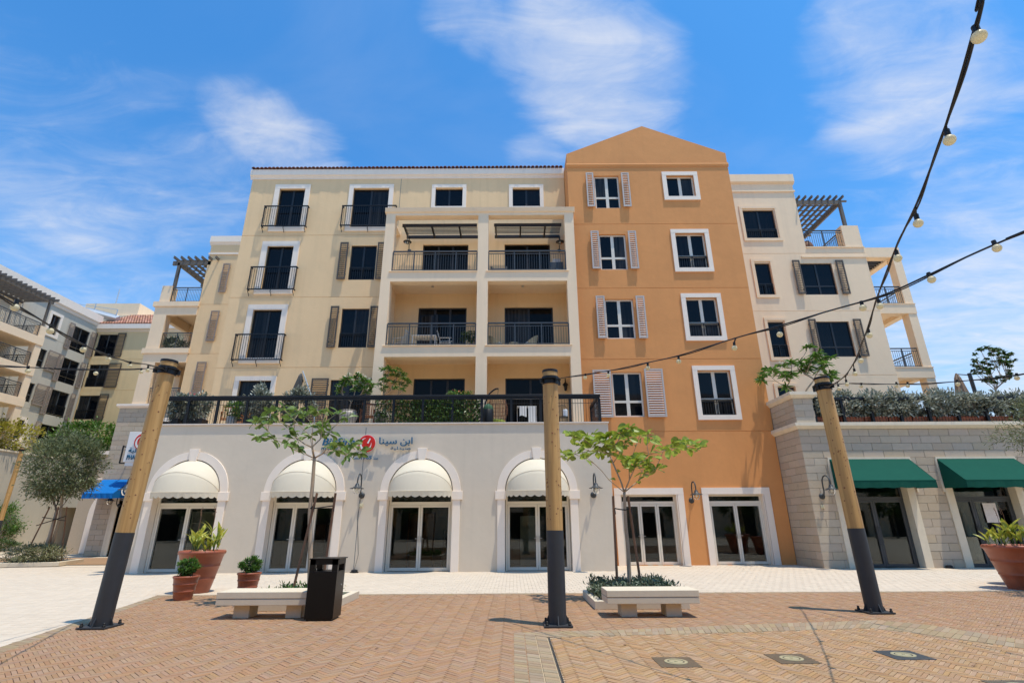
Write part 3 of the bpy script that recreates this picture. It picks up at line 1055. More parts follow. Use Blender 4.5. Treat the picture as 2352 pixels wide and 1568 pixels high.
# ------------------------------------------------------------------ greige shop front (ground floor)
YG = 19.9
GX0, GX1 = -14.2, 3.69
ZT = 5.24
ARX = [-12.05, -7.73, -3.42, 0.91]
AR, ZS = 1.2, 2.74
shop = thing('shop_front', 'low greige plaster shop front with four white arched doorways', 'building', ((GX0 + GX1) / 2, YG, 0))
mb = MB()
AW = AR + .02
ops = [(x - AW, x + AW, 0.0, ZS + AW, 0.0, False) for x in ARX]
xj = PY(836, 1040, YG).x
facade(mb, GX0, GX1, 0, ZT, YG, [o for o in ops])
for x in ARX:
    n = 20
    arc = [(x - AW * cos(pi * k / n), ZS + AW * sin(pi * k / n)) for k in range(n + 1)]
    for k in range(n):
        (xa, za), (xb, zb) = arc[k], arc[k + 1]
        mb.poly([(xa, YG, za), (xb, YG, zb), (xb, YG, ZS + AW), (xa, YG, ZS + AW)])
        mb.poly([(xa, YG, za), (xa, YG + 0.32, za), (xb, YG + 0.32, zb), (xb, YG, zb)])
    mb.poly([(x - AW, YG, 0), (x - AW, YG + 0.32, 0), (x - AW, YG + 0.32, ZS), (x - AW, YG, ZS)][::-1])
    mb.poly([(x + AW, YG, 0), (x + AW, YG + 0.32, 0), (x + AW, YG + 0.32, ZS), (x + AW, YG, ZS)])
YR = 23.78
mb.poly([(GX0, YR, 0), (GX0, YG, 0), (GX0, YG, ZT), (GX0, YR, ZT)])
mb.poly([(GX1, YG, 0), (GX1, YR, 0), (GX1, YR, ZT), (GX1, YG, ZT)])
mb.poly([(GX0, YG, ZT), (GX1, YG, ZT), (GX1, YR, ZT), (GX0, YR, ZT)])
gw = mb.build('wall', M_gry, shop)
MB().box(xj - 0.012, xj + 0.012, YG - 0.003, YG + 0.01, 0.1, ZT - 0.12).build('movement_joint', M_joint, shop)
MB().box(GX0 - 0.02, GX1 + 0.03, YG - 0.055, YG + 0.35, ZT, ZT + 0.05).build('coping', mat('coping', (0.66, 0.58, 0.51), 0.8, var=0.08, vscale=3), shop, bevel=0.008)
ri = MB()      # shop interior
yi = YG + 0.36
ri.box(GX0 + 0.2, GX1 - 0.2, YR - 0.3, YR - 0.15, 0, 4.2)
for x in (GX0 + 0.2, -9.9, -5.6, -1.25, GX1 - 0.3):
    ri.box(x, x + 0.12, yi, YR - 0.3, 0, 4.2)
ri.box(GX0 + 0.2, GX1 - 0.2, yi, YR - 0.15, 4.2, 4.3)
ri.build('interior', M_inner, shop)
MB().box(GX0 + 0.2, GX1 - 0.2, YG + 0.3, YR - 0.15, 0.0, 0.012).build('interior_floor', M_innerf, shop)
for i, x in enumerate(ARX):
    # archivolt, keystone, imposts, pilasters
    n = 28
    a = MB()
    for k in range(n):
        t0, t1 = pi * k / n, pi * (k + 1) / n
        r0, r1 = AR - 0.0, AR + 0.29
        q = [(x - r * cos(tt), ZS + r * sin(tt)) for r, tt in ((r0, t0), (r1, t0), (r1, t1), (r0, t1))]
        y0 = YG - 0.05
        a.poly([(p[0], y0, p[1]) for p in q])
        a.poly([(q[1][0], y0, q[1][1]), (q[1][0], YG, q[1][1]), (q[2][0], YG, q[2][1]), (q[2][0], y0, q[2][1])])
        a.poly([(q[0][0], y0, q[0][1]), (q[3][0], y0, q[3][1]), (q[3][0], YG + 0.30, q[3][1]), (q[0][0], YG + 0.30, q[0][1])])
    a.build('archivolt', M_trim, shop)
    zc = ZS + AR
    MB().prism_y([(x - 0.125, zc - 0.06), (x + 0.125, zc - 0.06), (x + 0.185, zc + 0.37), (x - 0.185, zc + 0.37)], YG - 0.10, YG + 0.05).build('keystone', M_trim, shop, bevel=0.006)
    for s in (-1, 1):
        xa, xb = sorted((x + s * (AR - 0.03), x + s * (AR + 0.36)))
        MB().box(xa, xb, YG - 0.085, YG + 0.30, ZS - 0.30, ZS + 0.005).build('impost', M_trim, shop, bevel=0.006)
        xa, xb = sorted((x + s * AR, x + s * (AR + 0.28)))
        MB().box(xa, xb, YG - 0.055, YG + 0.30, 0, ZS - 0.30).build('pilaster', M_trim, shop, bevel=0.006)


def shopdoor(parent, x0, x1, z1, ztr, y, leaves_, fm, glass=None, handle='plate', fw=0.075):
    glass = glass or M_shop
    fr = MB()
    d0, d1 = y, y + 0.09
    fr.box(x0, x0 + fw, d0, d1, 0.0, z1).box(x1 - fw, x1, d0, d1, 0.0, z1)
    fr.box(x0 + fw, x1 - fw, d0, d1, z1 - fw, z1).box(x0 + fw, x1 - fw, d0 - 0.004, d1, ztr - 0.06, ztr + 0.05)
    f = fr.build('door_frame', fm, parent, bevel=0.004)
    MB().box(x0 + fw, x1 - fw, y + 0.04, y + 0.05, ztr + 0.05, z1 - fw).build('pane', glass, f, label='transom pane')
    w = (x1 - x0 - 2 * fw) / leaves_
    for k in range(leaves_):
        a, b = x0 + fw + w * k + 0.006, x0 + fw + w * (k + 1) - 0.006
        st = 0.085
        lf = MB()
        lf.box(a, a + st, d0 + 0.006, d1 - 0.01, 0.02, ztr - 0.065).box(b - st, b, d0 + 0.006, d1 - 0.01, 0.02, ztr - 0.065)
        lf.box(a + st, b - st, d0 + 0.006, d1 - 0.01, ztr - 0.065 - st, ztr - 0.065).box(a + st, b - st, d0 + 0.006, d1 - 0.01, 0.02, 0.02 + st * 1.25)
        lo = lf.build('door_leaf', fm, parent, bevel=0.003)
        MB().box(a + st, b - st, y + 0.035, y + 0.045, 0.02 + st * 1.25, ztr - 0.065 - st).build('pane', glass, lo)
        gk = MB()
        for (p, q, r_, s_) in ((a + st - .012, a + st, .12, ztr - .15), (b - st, b - st + .012, .12, ztr - .15)):
            gk.box(p, q, d0 + 0.002, d0 + 0.008, r_, s_)
        gk.build('gasket', M_dark, lo)
        hx = b - st / 2 if k == 0 else a + st / 2
        if k < 2:
            hm = MB()
            if handle == 'bar':
                hm.tube([(hx, y - 0.05, 0.75), (hx, y - 0.05, 1.45)], 0.014, 8)
                hm.bar((hx, y - 0.05, 0.80), (hx, y + 0.01, 0.80), 0.02, 0.02).bar((hx, y - 0.05, 1.40), (hx, y + 0.01, 1.40), 0.02, 0.02)
            else:
                hm.box(hx - 0.02, hx + 0.02, y - 0.006, y + 0.006, 0.98, 1.18)
                hm.bar((hx, y - 0.03, 1.1), (hx + (-.1 if k == 0 else .1), y - 0.03, 1.1), 0.018, 0.018).bar((hx, y - 0.03, 1.1), (hx, y, 1.1), 0.018, 0.018)
            hm.build('handle', M_steel if handle == 'plate' else M_gfr, lo)


for x, nl in zip(ARX, (2, 3, 2, 2)):
    shopdoor(shop, x - AR + 0.02, x + AR - 0.02, ZS + 0.06, 2.33, YG + 0.26, nl, M_wfr)
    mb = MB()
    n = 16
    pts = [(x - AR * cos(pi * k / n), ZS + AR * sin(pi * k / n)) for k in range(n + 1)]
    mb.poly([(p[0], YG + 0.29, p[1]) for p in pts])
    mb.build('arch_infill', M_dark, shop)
# things seen inside the shop
for i, (x, w, h, dep, m) in enumerate([(-12.6, 0.9, 2.1, 0.5, M_wfr), (-8.3, 0.8, 1.6, .4, M_dwood), (-7.2, 0.7, 1.1, .5, M_white), (-4.1, 1.0, 2.0, .4, M_dwood), (-2.8, 0.8, 1.4, .5, M_dkfr), (0.3, 0.8, 1.9, .3, M_white), (1.5, 0.7, 1.2, .5, M_dwood)]):
    y0 = YG + 1.5 + (i % 3) * 0.6
    c = MB()
    c.box(x, x + 0.04, y0, y0 + dep, 0.012, h).box(x + w - 0.04, x + w, y0, y0 + dep, 0.012, h).box(x + 0.04, x + w - 0.04, y0 + dep - 0.03, y0 + dep, 0.012, h)
    ns = max(2, int(h / 0.42))
    for k in range(ns + 1):
        zz_ = 0.03 + (h - 0.06) * k / ns
        c.box(x + 0.04, x + w - 0.04, y0 + 0.01, y0 + dep - 0.03, zz_, zz_ + 0.03)
    tag(c.build('shelf_unit', m), ['pale tall shelving seen through the arched door by the leaning timber pole', 'brown shelving inside the three leaf arched door', 'low white shelving inside the three leaf arched door',
                                  'tall brown shelving behind the glass of the third arched door', 'low dark shelving behind the glass of the third arched door', 'tall white display behind the arched door beside the timber pole', 'low brown shelving behind the arched door beside the timber pole'][i], 'shelf')

# cream dome awnings
for i, x in enumerate(ARX):
    t = thing('dome_awning', ['cream dome awning over the arched door behind the big terracotta pot', 'cream dome awning over the arched door behind the staked sapling with the black bin', 'cream dome awning over the third arched door, fully in view', 'cream dome awning partly hidden by the middle timber pole'][i],
              'awning', (x, YG, ZS), 'cream dome awnings over the arched doors')
    R = AR - 0.03
    angs = [radians(88), radians(62), radians(34), radians(16), radians(-2)]
    fwd = 0.92

    def rib(a, tt, r=R):
        c, s = cos(tt), sin(tt)
        return Vector((x - r * c, YG + 0.02 - r * s * cos(a) * fwd, ZS + r * s * sin(a)))
    nn = 24
    fab = MB()
    for grp in ((0, 2), (2, 4)):
        steps = 5
        for q in range(steps):
            a0 = angs[grp[0]] + (angs[grp[1]] - angs[grp[0]]) * q / steps
            a1 = angs[grp[0]] + (angs[grp[1]] - angs[grp[0]]) * (q + 1) / steps
            # flat cloth stretched between two hoops
            for k in range(nn):
                t0, t1 = pi * k / nn, pi * (k + 1) / nn

                def cl(a, tt):
                    f = (a - angs[grp[0]]) / (angs[grp[1]] - angs[grp[0]])
                    p = rib(angs[grp[0]], tt).lerp(rib(angs[grp[1]], tt), f)
                    return p + (rib(a, tt) - p) * 0.35
                fab.poly([cl(a0, t0), cl(a0, t1), cl(a1, t1), cl(a1, t0)])
    fab.build('canopy', M_awn, t, smooth=True)
    for k in (0, 2, 4):
        MB().tube([rib(angs[k], pi * q / 30, R + 0.004) for q in range(31)], 0.014 if k != 2 else .007, 6).build('hoop', M_awn if k else M_dkfr, t, smooth=True)
    for k in range(1, 5):
        tt = pi * k / 5
        MB().tube([rib(angs[0], tt, R + .002), rib(angs[2], tt, R + .002), rib(angs[4], tt, R + .002)], 0.004, 4).build('seam', M_awn, t)
    va = MB()
    nv = 65
    prevp = None
    for k in range(nv + 1):
        tt = pi * k / nv
        p = rib(angs[4], tt, R + 0.012)
        sc = 0.155 + 0.06 * abs(sin(pi * k / 5.0))
        wob = 0.012 * sin(k * 1.7) * Vector((0, -1, 0))
        q = p + Vector((0, 0, -sc)) + wob + Vector((0, 0.03, 0))
        if prevp:
            va.poly([prevp[0], p, q, prevp[1]])
        prevp = (p, q)
    va.build('valance', M_awn, t, smooth=True)

# terrace balustrade on top of the shop front
RX0, RX1 = -13.9, 3.42
YRL = YG + 0.12
bal = thing('terrace_balustrade', 'long black metal balustrade with thick handrail along the terrace above the shops', 'railing', ((RX0 + RX1) / 2, YRL, ZT + .05))
zb = ZT + 0.05
hr = MB()
hr.box(RX0 - 0.05, RX1 + 0.05, YRL - 0.09, YRL + 0.05, zb + 1.02, zb + 1.12)
hr.box(RX0 - 0.03, RX1 + 0.03, YRL - 0.06, YRL + 0.03, zb + 0.94, zb + 1.02)
hr.box(RX1 - 0.06, RX1 + 0.05, YRL + 0.05, YRL + 2.2, zb + 1.02, zb + 1.12)
hr.build('handrail', M_black, bal, bevel=0.012)
npst = 15
for k in range(npst + 1):
    xx = RX0 + (RX1 - RX0) * k / npst
    MB().box(xx - 0.05, xx + 0.05, YRL - 0.05, YRL + 0.02, zb, zb + 0.94).build('post', M_black, bal)
MB().box(RX1 - 0.05, RX1 + 0.03, YRL + 2.1, YRL + 2.2, zb, zb + 1.02).build('post', M_black, bal)
MB().tube([(RX1, YRL + 0.3, zb), (RX1, YRL + 0.3, zb + 0.55), (RX1, YRL + 0.22, zb + 0.8), (RX1, YRL + 0.04, zb + 0.95)], 0.03, 6).build('brace', M_black, bal)
pk = MB()
n = round((RX1 - RX0) / 0.105)
for k in range(1, n):
    xx = RX0 + (RX1 - RX0) * k / n
    pk.box(xx - 0.006, xx + 0.006, YRL - 0.022, YRL - 0.010, zb + 0.02, zb + 0.94)
for k in range(1, 20):
    yy = YRL + 2.15 * k / 20
    pk.box(RX1 - 0.006, RX1 + 0.006, yy - 0.006, yy + 0.006, zb + 0.02, zb + 1.02)
pk.box(RX0, RX1, YRL - 0.026, YRL - 0.006, zb + 0.76, zb + 0.775)
pk.box(RX0, RX1, YRL - 0.03, YRL - 0.002, zb + 0.005, zb + 0.03)
pk.box(RX1 - .01, RX1 + .01, YRL, YRL + 2.15, zb + 0.76, zb + 0.775)
pk.build('pickets', M_black, bal)

# ------------------------------------------------------------------ yellow block
YY = 23.8
YX0 = PY(583, 400, YY).x
YX1 = 2.9
ZC0, ZC1 = PY(940, 405, YY).z, PY(940, 392, YY).z
yel = thing('yellow_apartment_block', 'pale yellow apartment block with black window balconies and tiled eaves', 'building', ((YX0 + YX1) / 2, YY, 0))
ops, jobs = [], []


def yrect(*a):
    return rect(*a, YY)


for (g, s, b) in [((636, 699, 435, 525), (625, 707, 425, 532), (608, 709, 478, 523)), ((607, 673, 565, 665), (594, 681, 555, 675.4), (576.5, 683, 616.5, 667)),
                  ((573, 644, 711, 824), (560, 653, 700, 834.6), (541, 654.5, 770, 827.4)), ((808, 891, 434, 524.6), (798, 901, 424.6, 531), (786.5, 911, 477, 521.5))]:
    jobs.append(('door', yrect(*g), yrect(*s), yrect(*b)))
gx = yrect(543, 619, 873, 960)
gx = (gx[0], gx[1], ZT + 0.06, gx[3])
sx = yrect(533, 629, 864, 960)
jobs.append(('tdoor', gx, (sx[0], sx[1], ZT + 0.06, sx[3]), None))
for g, sl in [((803.3, 862.8, 564, 642.5), ((779, 798, 559, 643), (866, 885, 559, 643))), ((781, 845, 708.6, 798), ((756.7, 775.7, 705, 799), (848.5, 867.5, 705, 799)))]:
    jobs.append(('shut', yrect(*g), [yrect(*q) for q in sl], None))
g = yrect(755, 838, 872, 960)
jobs.append(('tshut', (g[0], g[1], ZT + 0.06, g[3]), yrect(713, 752, 870, 960), None))
for g, s in [((999.5, 1064, 433.6, 474), (991.4, 1071, 424.8, 482)), ((1176.4, 1241.7, 433.6, 474), (1169, 1248.5, 424.8, 482))]:
    jobs.append(('top', yrect(*g), yrect(*s), None))
for l, (pl, pr, pt) in enumerate([(972, 1076, 561.7), (1159, 1263, 561.7), (961.7, 1072, 706.5), (1159, 1269.6, 706.5), (950.3, 1068, 868.8), (1160.7, 1276, 868.8)]):
    zf = [12.83, 9.12, ZT + 0.06][l // 2]
    x0_, x1_ = PY(pl, pt, YY).x, PY(pr, pt, YY).x
    jobs.append(('log', (x0_, x1_, zf, PY(1050, pt, YY).z), None, None))
for j in jobs:
    ops.append((*j[1], 0.16, False))
zg = [PY(600, y_, YY).z for y_ in (541, 683, 844)]
for z_ in zg:
    ops.append(groove(YX0, -6.0, z_))
mb = MB()
facade(mb, YX0, YX1, ZT, ZC1, YY, ops)
shell(mb, YX0, YX1, YY, YY + 14, ZT, ZC1)
mb.poly([(YX0, YY, 0), (YX1, YY, 0), (YX1, YY, ZT), (YX0, YY, ZT)])
mb.poly([(YX0, YY + 14, 0), (YX0, YY, 0), (YX0, YY, ZT), (YX0, YY + 14, ZT)])
mb.build('wall', M_yel, yel)
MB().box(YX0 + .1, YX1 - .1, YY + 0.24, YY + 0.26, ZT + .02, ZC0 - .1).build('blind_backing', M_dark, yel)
xv = PY(919, 450, YY).x
MB().box(xv - 0.012, xv + 0.012, YY - 0.004, YY + 0.01, 16.3, ZC0).build('movement_joint', M_joint, yel)
# cornice + eaves tiles
MB().prism_x([(YY + .02, ZC0 - .17), (YY - .02, ZC0 - .17), (YY - .02, ZC0 - .11), (YY - .05, ZC0 - .07), (YY - .055, ZC0 - .02), (YY - .13, ZC0 + .04), (YY - .13, ZC1 + .02), (YY + .02, ZC1 + .02)][::-1], YX0 - 0.12, YX1 - 0.0).build('cornice', M_trim, yel)
tm = MB()
n = 8
r0, L = 0.105, 0.45
for k in range(n):
    a0, a1 = pi * k / n, pi * (k + 1) / n
    for (ra, rb) in ((r0, r0 * 0.86),):
        tm.poly([(ra * cos(a0), 0, ra * sin(a0)), (ra * cos(a1), 0, ra * sin(a1)), (rb * cos(a1), L, rb * sin(a1) + .16), (rb * cos(a0), L, rb * sin(a0) + .16)])
    tm.poly([(r0 * cos(a0), 0, r0 * sin(a0)), (r0 * .84 * cos(a0), 0, r0 * .84 * sin(a0)), (r0 * .84 * cos(a1), 0, r0 * .84 * sin(a1)), (r0 * cos(a1), 0, r0 * sin(a1))])
    tm.poly([(r0 * .84 * cos(a0), 0, r0 * .84 * sin(a0)), (r0 * .8 * cos(a0), L, r0 * .8 * sin(a0) + .14), (r0 * .8 * cos(a1), L, r0 * .8 * sin(a1) + .14), (r0 * .84 * cos(a1), 0, r0 * .84 * sin(a1))])
tme = tm.mesh('roof_tile')
tme.materials.append(M_tile)
roof = MB()
roof.prism_x([(YY - .10, ZC1 + .02), (YY + 7, ZC1 + 1.6), (YY + 14, ZC1 + .02)][::-1], YX0 - .05, YX1 - .02)
rf = roof.build('roof', M_tile, yel)
nt_ = 78
for k in range(nt_):
    xx = YX0 - .06 + (YX1 - YX0) * (k + .5) / nt_
    obj('roof_tile', tme, None, rf, loc=(xx, YY - .22 + random.uniform(-.012, .012), ZC1 + .025))
for kind, g, s, b in jobs:
    x0, x1, z0, z1 = g
    if kind in ('door', 'tdoor'):
        window(yel, x0, x1, z0, z1, YY + .10, M_dkfr, 2, name='balcony_door')
        surround(yel, s[0], s[1], s[2], s[3], YY, x0 - s[0] if x0 - s[0] < .3 else .26, 0.05, sill=(kind == 'door'))
        if b:
            juliet(yel, b[0], b[1], b[2], b[3], YY - .05, 0.17)
    elif kind == 'shut':
        window(yel, x0, x1, z0, z1, YY + .08, M_dkfr, 2, guard=(z1 - z0) * .37, gy=-.03)
        for q in s:
            shutter(yel, q[0], q[1], q[2], q[3], YY, M_brsh)
    elif kind == 'tshut':
        window(yel, x0, x1, z0, z1, YY + .08, M_dkfr, 2, name='balcony_door')
        shutter(yel, s[0], s[1], ZT + .3, s[3], YY, M_brsh)
        shutter(yel, x1 + .03, x1 + .03 + s[1] - s[0], ZT + .3, s[3], YY, M_brsh)
    elif kind == 'top':
        window(yel, x0, x1, z0, z1, YY + .08, M_dkfr, 2)
        surround(yel, s[0], s[1], s[2], s[3], YY, .2, .05)
    else:
        window(yel, x0, x1, z0, z1, YY + .10, M_dkfr, 3 if x0 < -2 else 2, name='patio_door', pane=M_pane2)
# open door leaf in the second level
a = PY(1005, 706, YY)
MB().bar((a.x - .3, YY - .30, 9.14), (a.x - .3, YY - .30, 11.25), .9, .05, up=(.35, 1, 0)).build('open_leaf', M_pane2, yel)

# loggia frame
YL = 21.9
lx = [(-6.15, -5.70), (-1.62, -1.12), (2.60, 3.05)]
lg = MB()
zb0 = ZT + .05
ZLT = PY(1100, 488, YL).z
facade(lg, lx[0][0], lx[2][1], zb0, ZLT, YL, [])
lg.f.clear()
lg.v.clear()
holes = []
for (a, b) in ((lx[0][1], lx[1][0]), (lx[1][1], lx[2][0])):
    for (c, d) in ((zb0, 8.62), (9.12, 12.33), (12.83, PY(1000, 494.7, YL).z)):
        holes.append((a, b, c, d, 0.42, False))
facade(lg, lx[0][0], lx[2][1], zb0, ZLT, YL, holes)
# back of the frame
for (x0, x1) in lx:
    lg.poly([(x1, YL + .42, zb0), (x0, YL + .42, zb0), (x0, YL + .42, ZLT), (x1, YL + .42, ZLT)])
lg.poly([(lx[0][0], YL, ZLT), (lx[2][1], YL, ZLT), (lx[2][1], YL + .42, ZLT), (lx[0][0], YL + .42, ZLT)])
zt3 = PY(1000, 494.7, YL).z
lg.poly([(lx[2][1], YL + .42, zt3), (lx[0][0], YL + .42, zt3), (lx[0][0], YL + .42, ZLT), (lx[2][1], YL + .42, ZLT)])
# side walls of the loggia (solid up to the third floor, an open frame above) and slabs
for xa, xb in ((lx[0][0], lx[0][0] + .30), (lx[2][1] - .30, lx[2][1])):
    lg.box(xa, xb, YL + .42, YY - .002, zb0, 13.3)
    lg.box(xa, xb, YL + .42, YY - .002, zt3, ZLT - .005)
lg.box(-1.55, -1.19, YL + .42, YY - .002, zb0, 13.3)
lg.box(-1.55, -1.19, YL + .42, YY - .002, zt3, ZLT - .005)
for za, zb_ in ((8.62, 9.115), (12.33, 12.825)):
    for (a, b) in ((lx[0][0] + .302, -1.552), (-1.188, lx[2][1] - .302)):
        lg.box(a, b, YL + .422, YY - .002, za + .22, zb_)
lo = lg.build('loggia', M_crm, yel, label='cream frame of six open loggias with railings')
lc = MB()
lc.prism_x([(YL, ZLT - .02), (YL - .06, ZLT + .02), (YL - .10, ZLT + .14), (YL - .12, ZLT + .22), (YL + .5, ZLT + .22), (YL + .5, ZLT - .02)][::-1], lx[0][0] - .06, lx[2][1] + .06)
lc.build('loggia_cornice', M_crm, yel)
for (a, b) in ((lx[0][1], lx[1][0]), (lx[1][1], lx[2][0])):
    for z_ in (9.12, 12.83):
        MB().box(a - .10, b + .10 if b > 0 else b, YL - .05, YL + .12, z_, z_ + .035).build('sill', M_crm, yel, bevel=.006)
        railing(yel, [(a + .03, YL + .05), (b - .03, YL + .05)], z_ + .035, 1.1, 1.08, .115)
    # louvred roof over the top loggia
    pg = MB()
    zp = zt3 - .32
    for yy in (YL + .50, YY - .30):
        pg.box(a + .25, b - .1, yy, yy + .07, zp, zp + .16)
    for k in range(3):
        xx = a + .3 + (b - a - .5) * k / 2.6
        pg.box(xx, xx + .07, YL + .57, YY - .30, zp, zp + .14)
    po = pg.build('pergola', M_dkfr, yel)
    for k in range(7):
        yy = YL + .63 + k * .125
        MB().box(a + .26, b - .12, yy, yy + .035, zp + .141, zp + .165).build('slat', M_dkfr, po)
    for z_ in (8.84, 12.55):
        MB().lathe([(.07, 0), (.07, .03), (.05, .03), (.05, .01), (0, .01)], 16, ((a + b) / 2 - .2, YL + 1.0, z_ - .034)).build('downlight', M_steel, yel)
# ------------------------------------------------------------------ orange gabled house
YO = 22.4
OX0, OX1 = 2.92, 11.31
ZE = PY(1668, 352, YO).z
ZA = PY(1474, 290, YO).z
XA = PY(1474, 290, YO).x
ora = thing('orange_gabled_house', 'tall orange plaster house with a plain gable and pale louvred shutters', 'building', ((OX0 + OX1) / 2, YO, 0))
orect = lambda *a: rect(*a, YO)
L4 = [orect(1366, 1423.5, 404, 478), orect(1377.5, 1440, 538, 619), orect(1391, 1458, 686.6, 777.5), orect(1407.6, 1477.5, 854, 957)]
LS = [((1346.9, 1364, 400, 477), (1428.4, 1446.2, 400, 477)), ((1358, 1376.7, 533, 619), (1444.4, 1463.2, 533, 619)), ((1370.3, 1390.5, 681.5, 778), (1462.7, 1482.8, 681.5, 778)), ((1363, 1405, 850.5, 959), (1482.8, 1525.4, 848, 958))]
R4 = [orect(1522.5, 1604.5, 396, 460), orect(1544.7, 1633, 527.5, 624.5), orect(1569, 1662, 674.5, 782.6), orect(1596, 1694.6, 840, 964)]
ZD = PY(1480, 1134.6, YO).z
D1 = (4.46, 6.79, 0, ZD)
D2 = (8.10, 10.38, 0, ZD)
ops = [(*q, 0.2, False) for q in L4]
sw = .21
for q in R4:
    ops.append((q[0] + sw, q[1] - sw, q[2] + sw, q[3] - sw, 0.2, False))
ops += [(*D1, .35, False), (*D2, .35, False)]
for y_ in (514, 661, 824, 990):
    ops.append(groove(OX0, OX1, PY(1560, y_, YO).z, .02))
mb = MB()
facade(mb, OX0, OX1, 0, ZE, YO, ops)
mb.poly([(OX0, YO, ZE), (OX1, YO, ZE), (XA, YO, ZA)])
DEP = 13
mb.poly([(OX0, YO + DEP, 0), (OX0, YO, 0), (OX0, YO, ZE), (OX0, YO + DEP, ZE)])
mb.poly([(OX1, YO, 0), (OX1, YO + DEP, 0), (OX1, YO + DEP, ZE), (OX1, YO, ZE)])
mb.poly([(OX1, YO + DEP, 0), (OX0, YO + DEP, 0), (OX0, YO + DEP, ZE), (XA, YO + DEP, ZA), (OX1, YO + DEP, ZE)])
mb.poly([(OX0, YO, ZE), (XA, YO, ZA), (XA, YO + DEP, ZA), (OX0, YO + DEP, ZE)])
mb.poly([(XA, YO, ZA), (OX1, YO, ZE), (OX1, YO + DEP, ZE), (XA, YO + DEP, ZA)])
mb.build('wall', M_org, ora)
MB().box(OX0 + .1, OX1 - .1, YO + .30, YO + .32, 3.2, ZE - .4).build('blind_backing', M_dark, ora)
zc = PY(1480, 380, YO).z
MB().prism_x([(YO + .01, zc - .12), (YO - .02, zc - .12), (YO - .025, zc - .05), (YO - .05, zc - .02), (YO - .055, zc + .05), (YO - .03, zc + .10), (YO - .03, zc + .15), (YO + .01, zc + .17)][::-1], OX0 - .04, OX1 + .04).build('string_course', M_org, ora)
for i, q in enumerate(L4):
    window(ora, *q, YO + .10, M_wfr, 2, transom=(q[3] - q[2]) * .34, fw=.075, mid=.15)
    for s in LS[i]:
        shutter(ora, *orect(*s), YO, M_ltsh, prot=.13, pitch=.105)
for i, q in enumerate(R4):
    surround(ora, *q, YO, sw, .06)
    window(ora, q[0] + sw, q[1] - sw, q[2] + sw, q[3] - sw, YO + .12, M_wfr, 2, transom=None if i == 0 else (q[3] - q[2] - 2 * sw) * .36, fw=.07, mid=.15, guard=0 if i == 0 else (q[3] - q[2] - 2 * sw) * .36, gy=-.03)
for D, nl in ((D1, 3), (D2, 2)):
    surround(ora, D[0] - .25, D[1] + .30, 0, D[3] + .25, YO, .26, .055, sill=False, name='door_surround')
    MB().box(D[0] - .02, D[0] + .012, YO - .05, YO + .30, 0, D[3]).box(D[1] - .012, D[1] + .02, YO - .05, YO + .30, 0, D[3]).box(D[0] + .013, D[1] - .013, YO - .05, YO + .30, D[3] - .012, D[3] + .02).build('reveal_lining', M_trim, ora)
    shopdoor(ora, D[0] + .015, D[1] - .015, D[3] - .013, 2.40, YO + .16, nl, M_wfr)
ri = MB()
ri.box(OX0 + .3, OX1 - .3, YO + 4.0, YO + 4.1, 0, 3.4).box(7.3, 7.42, YO + .36, YO + 4, 0, 3.4).box(OX0 + .3, OX0 + .42, YO + .36, YO + 4, 0, 3.4).box(OX1 - .42, OX1 - .3, YO + .36, YO + 4, 0, 3.4)
ri.box(OX0 + .3, OX1 - .3, YO + .36, YO + 4.1, 3.4, 3.5)
ri.build('interior', M_inner, ora)
MB().box(OX0 + .3, OX1 - .3, YO + .3, YO + 4.0, 0, .012).build('interior_floor', M_innerf, ora)

# ------------------------------------------------------------------ white block on the right
YW = 26.0
WX0, WXA, WX1 = 11.0, PY(1815, 405, YW).x, 20.05
ZWT = PY(1750, 405, YW).z
ZWL = PY(1900, 569, YW).z
whi = thing('white_apartment_block', 'off-white stepped apartment block with brown shutters and corner balconies', 'building', ((WX0 + WX1) / 2, YW, 0))
wr = lambda *a: rect(*a, YW)
S3 = [(wr(1702.8, 1791, 474, 553.7), wr(1709.6, 1782, 482.7, 546.6), .33), (wr(1730.6, 1782, 594.8, 684), wr(1738, 1774, 604.6, 676.6), .36), (wr(1762, 1815.8, 729.6, 828), wr(1769, 1807, 739, 820), .36), (wr(1784, 1841, 880, 975), wr(1792, 1832, 889, 968), .36)]
V2 = [(wr(1843, 1918, 604.6, 676.6), wr(1824.7, 1841.4, 599.4, 676.6), wr(1925, 1942.3, 599.4, 676.6)), (wr(1877.8, 1958.7, 738, 819), wr(1862, 1879, 734, 819), wr(1966, 1984, 734, 819))]
ops = [(*g, .16, False) for _, g, _ in S3] + [(*g, .16, False) for g, _, _ in V2]
zs_ = [PY(1850, y_, YW).z for y_ in (582, 714, 861.5)]
mb = MB()
facade(mb, WX0, WXA, 0, ZWT, YW, [o for o in ops if o[0] < WXA - .05 and o[1] < WXA] + [groove(WX0, WXA, z_) for z_ in zs_])
opsr = [o for o in ops if not (o[1] < WXA)]
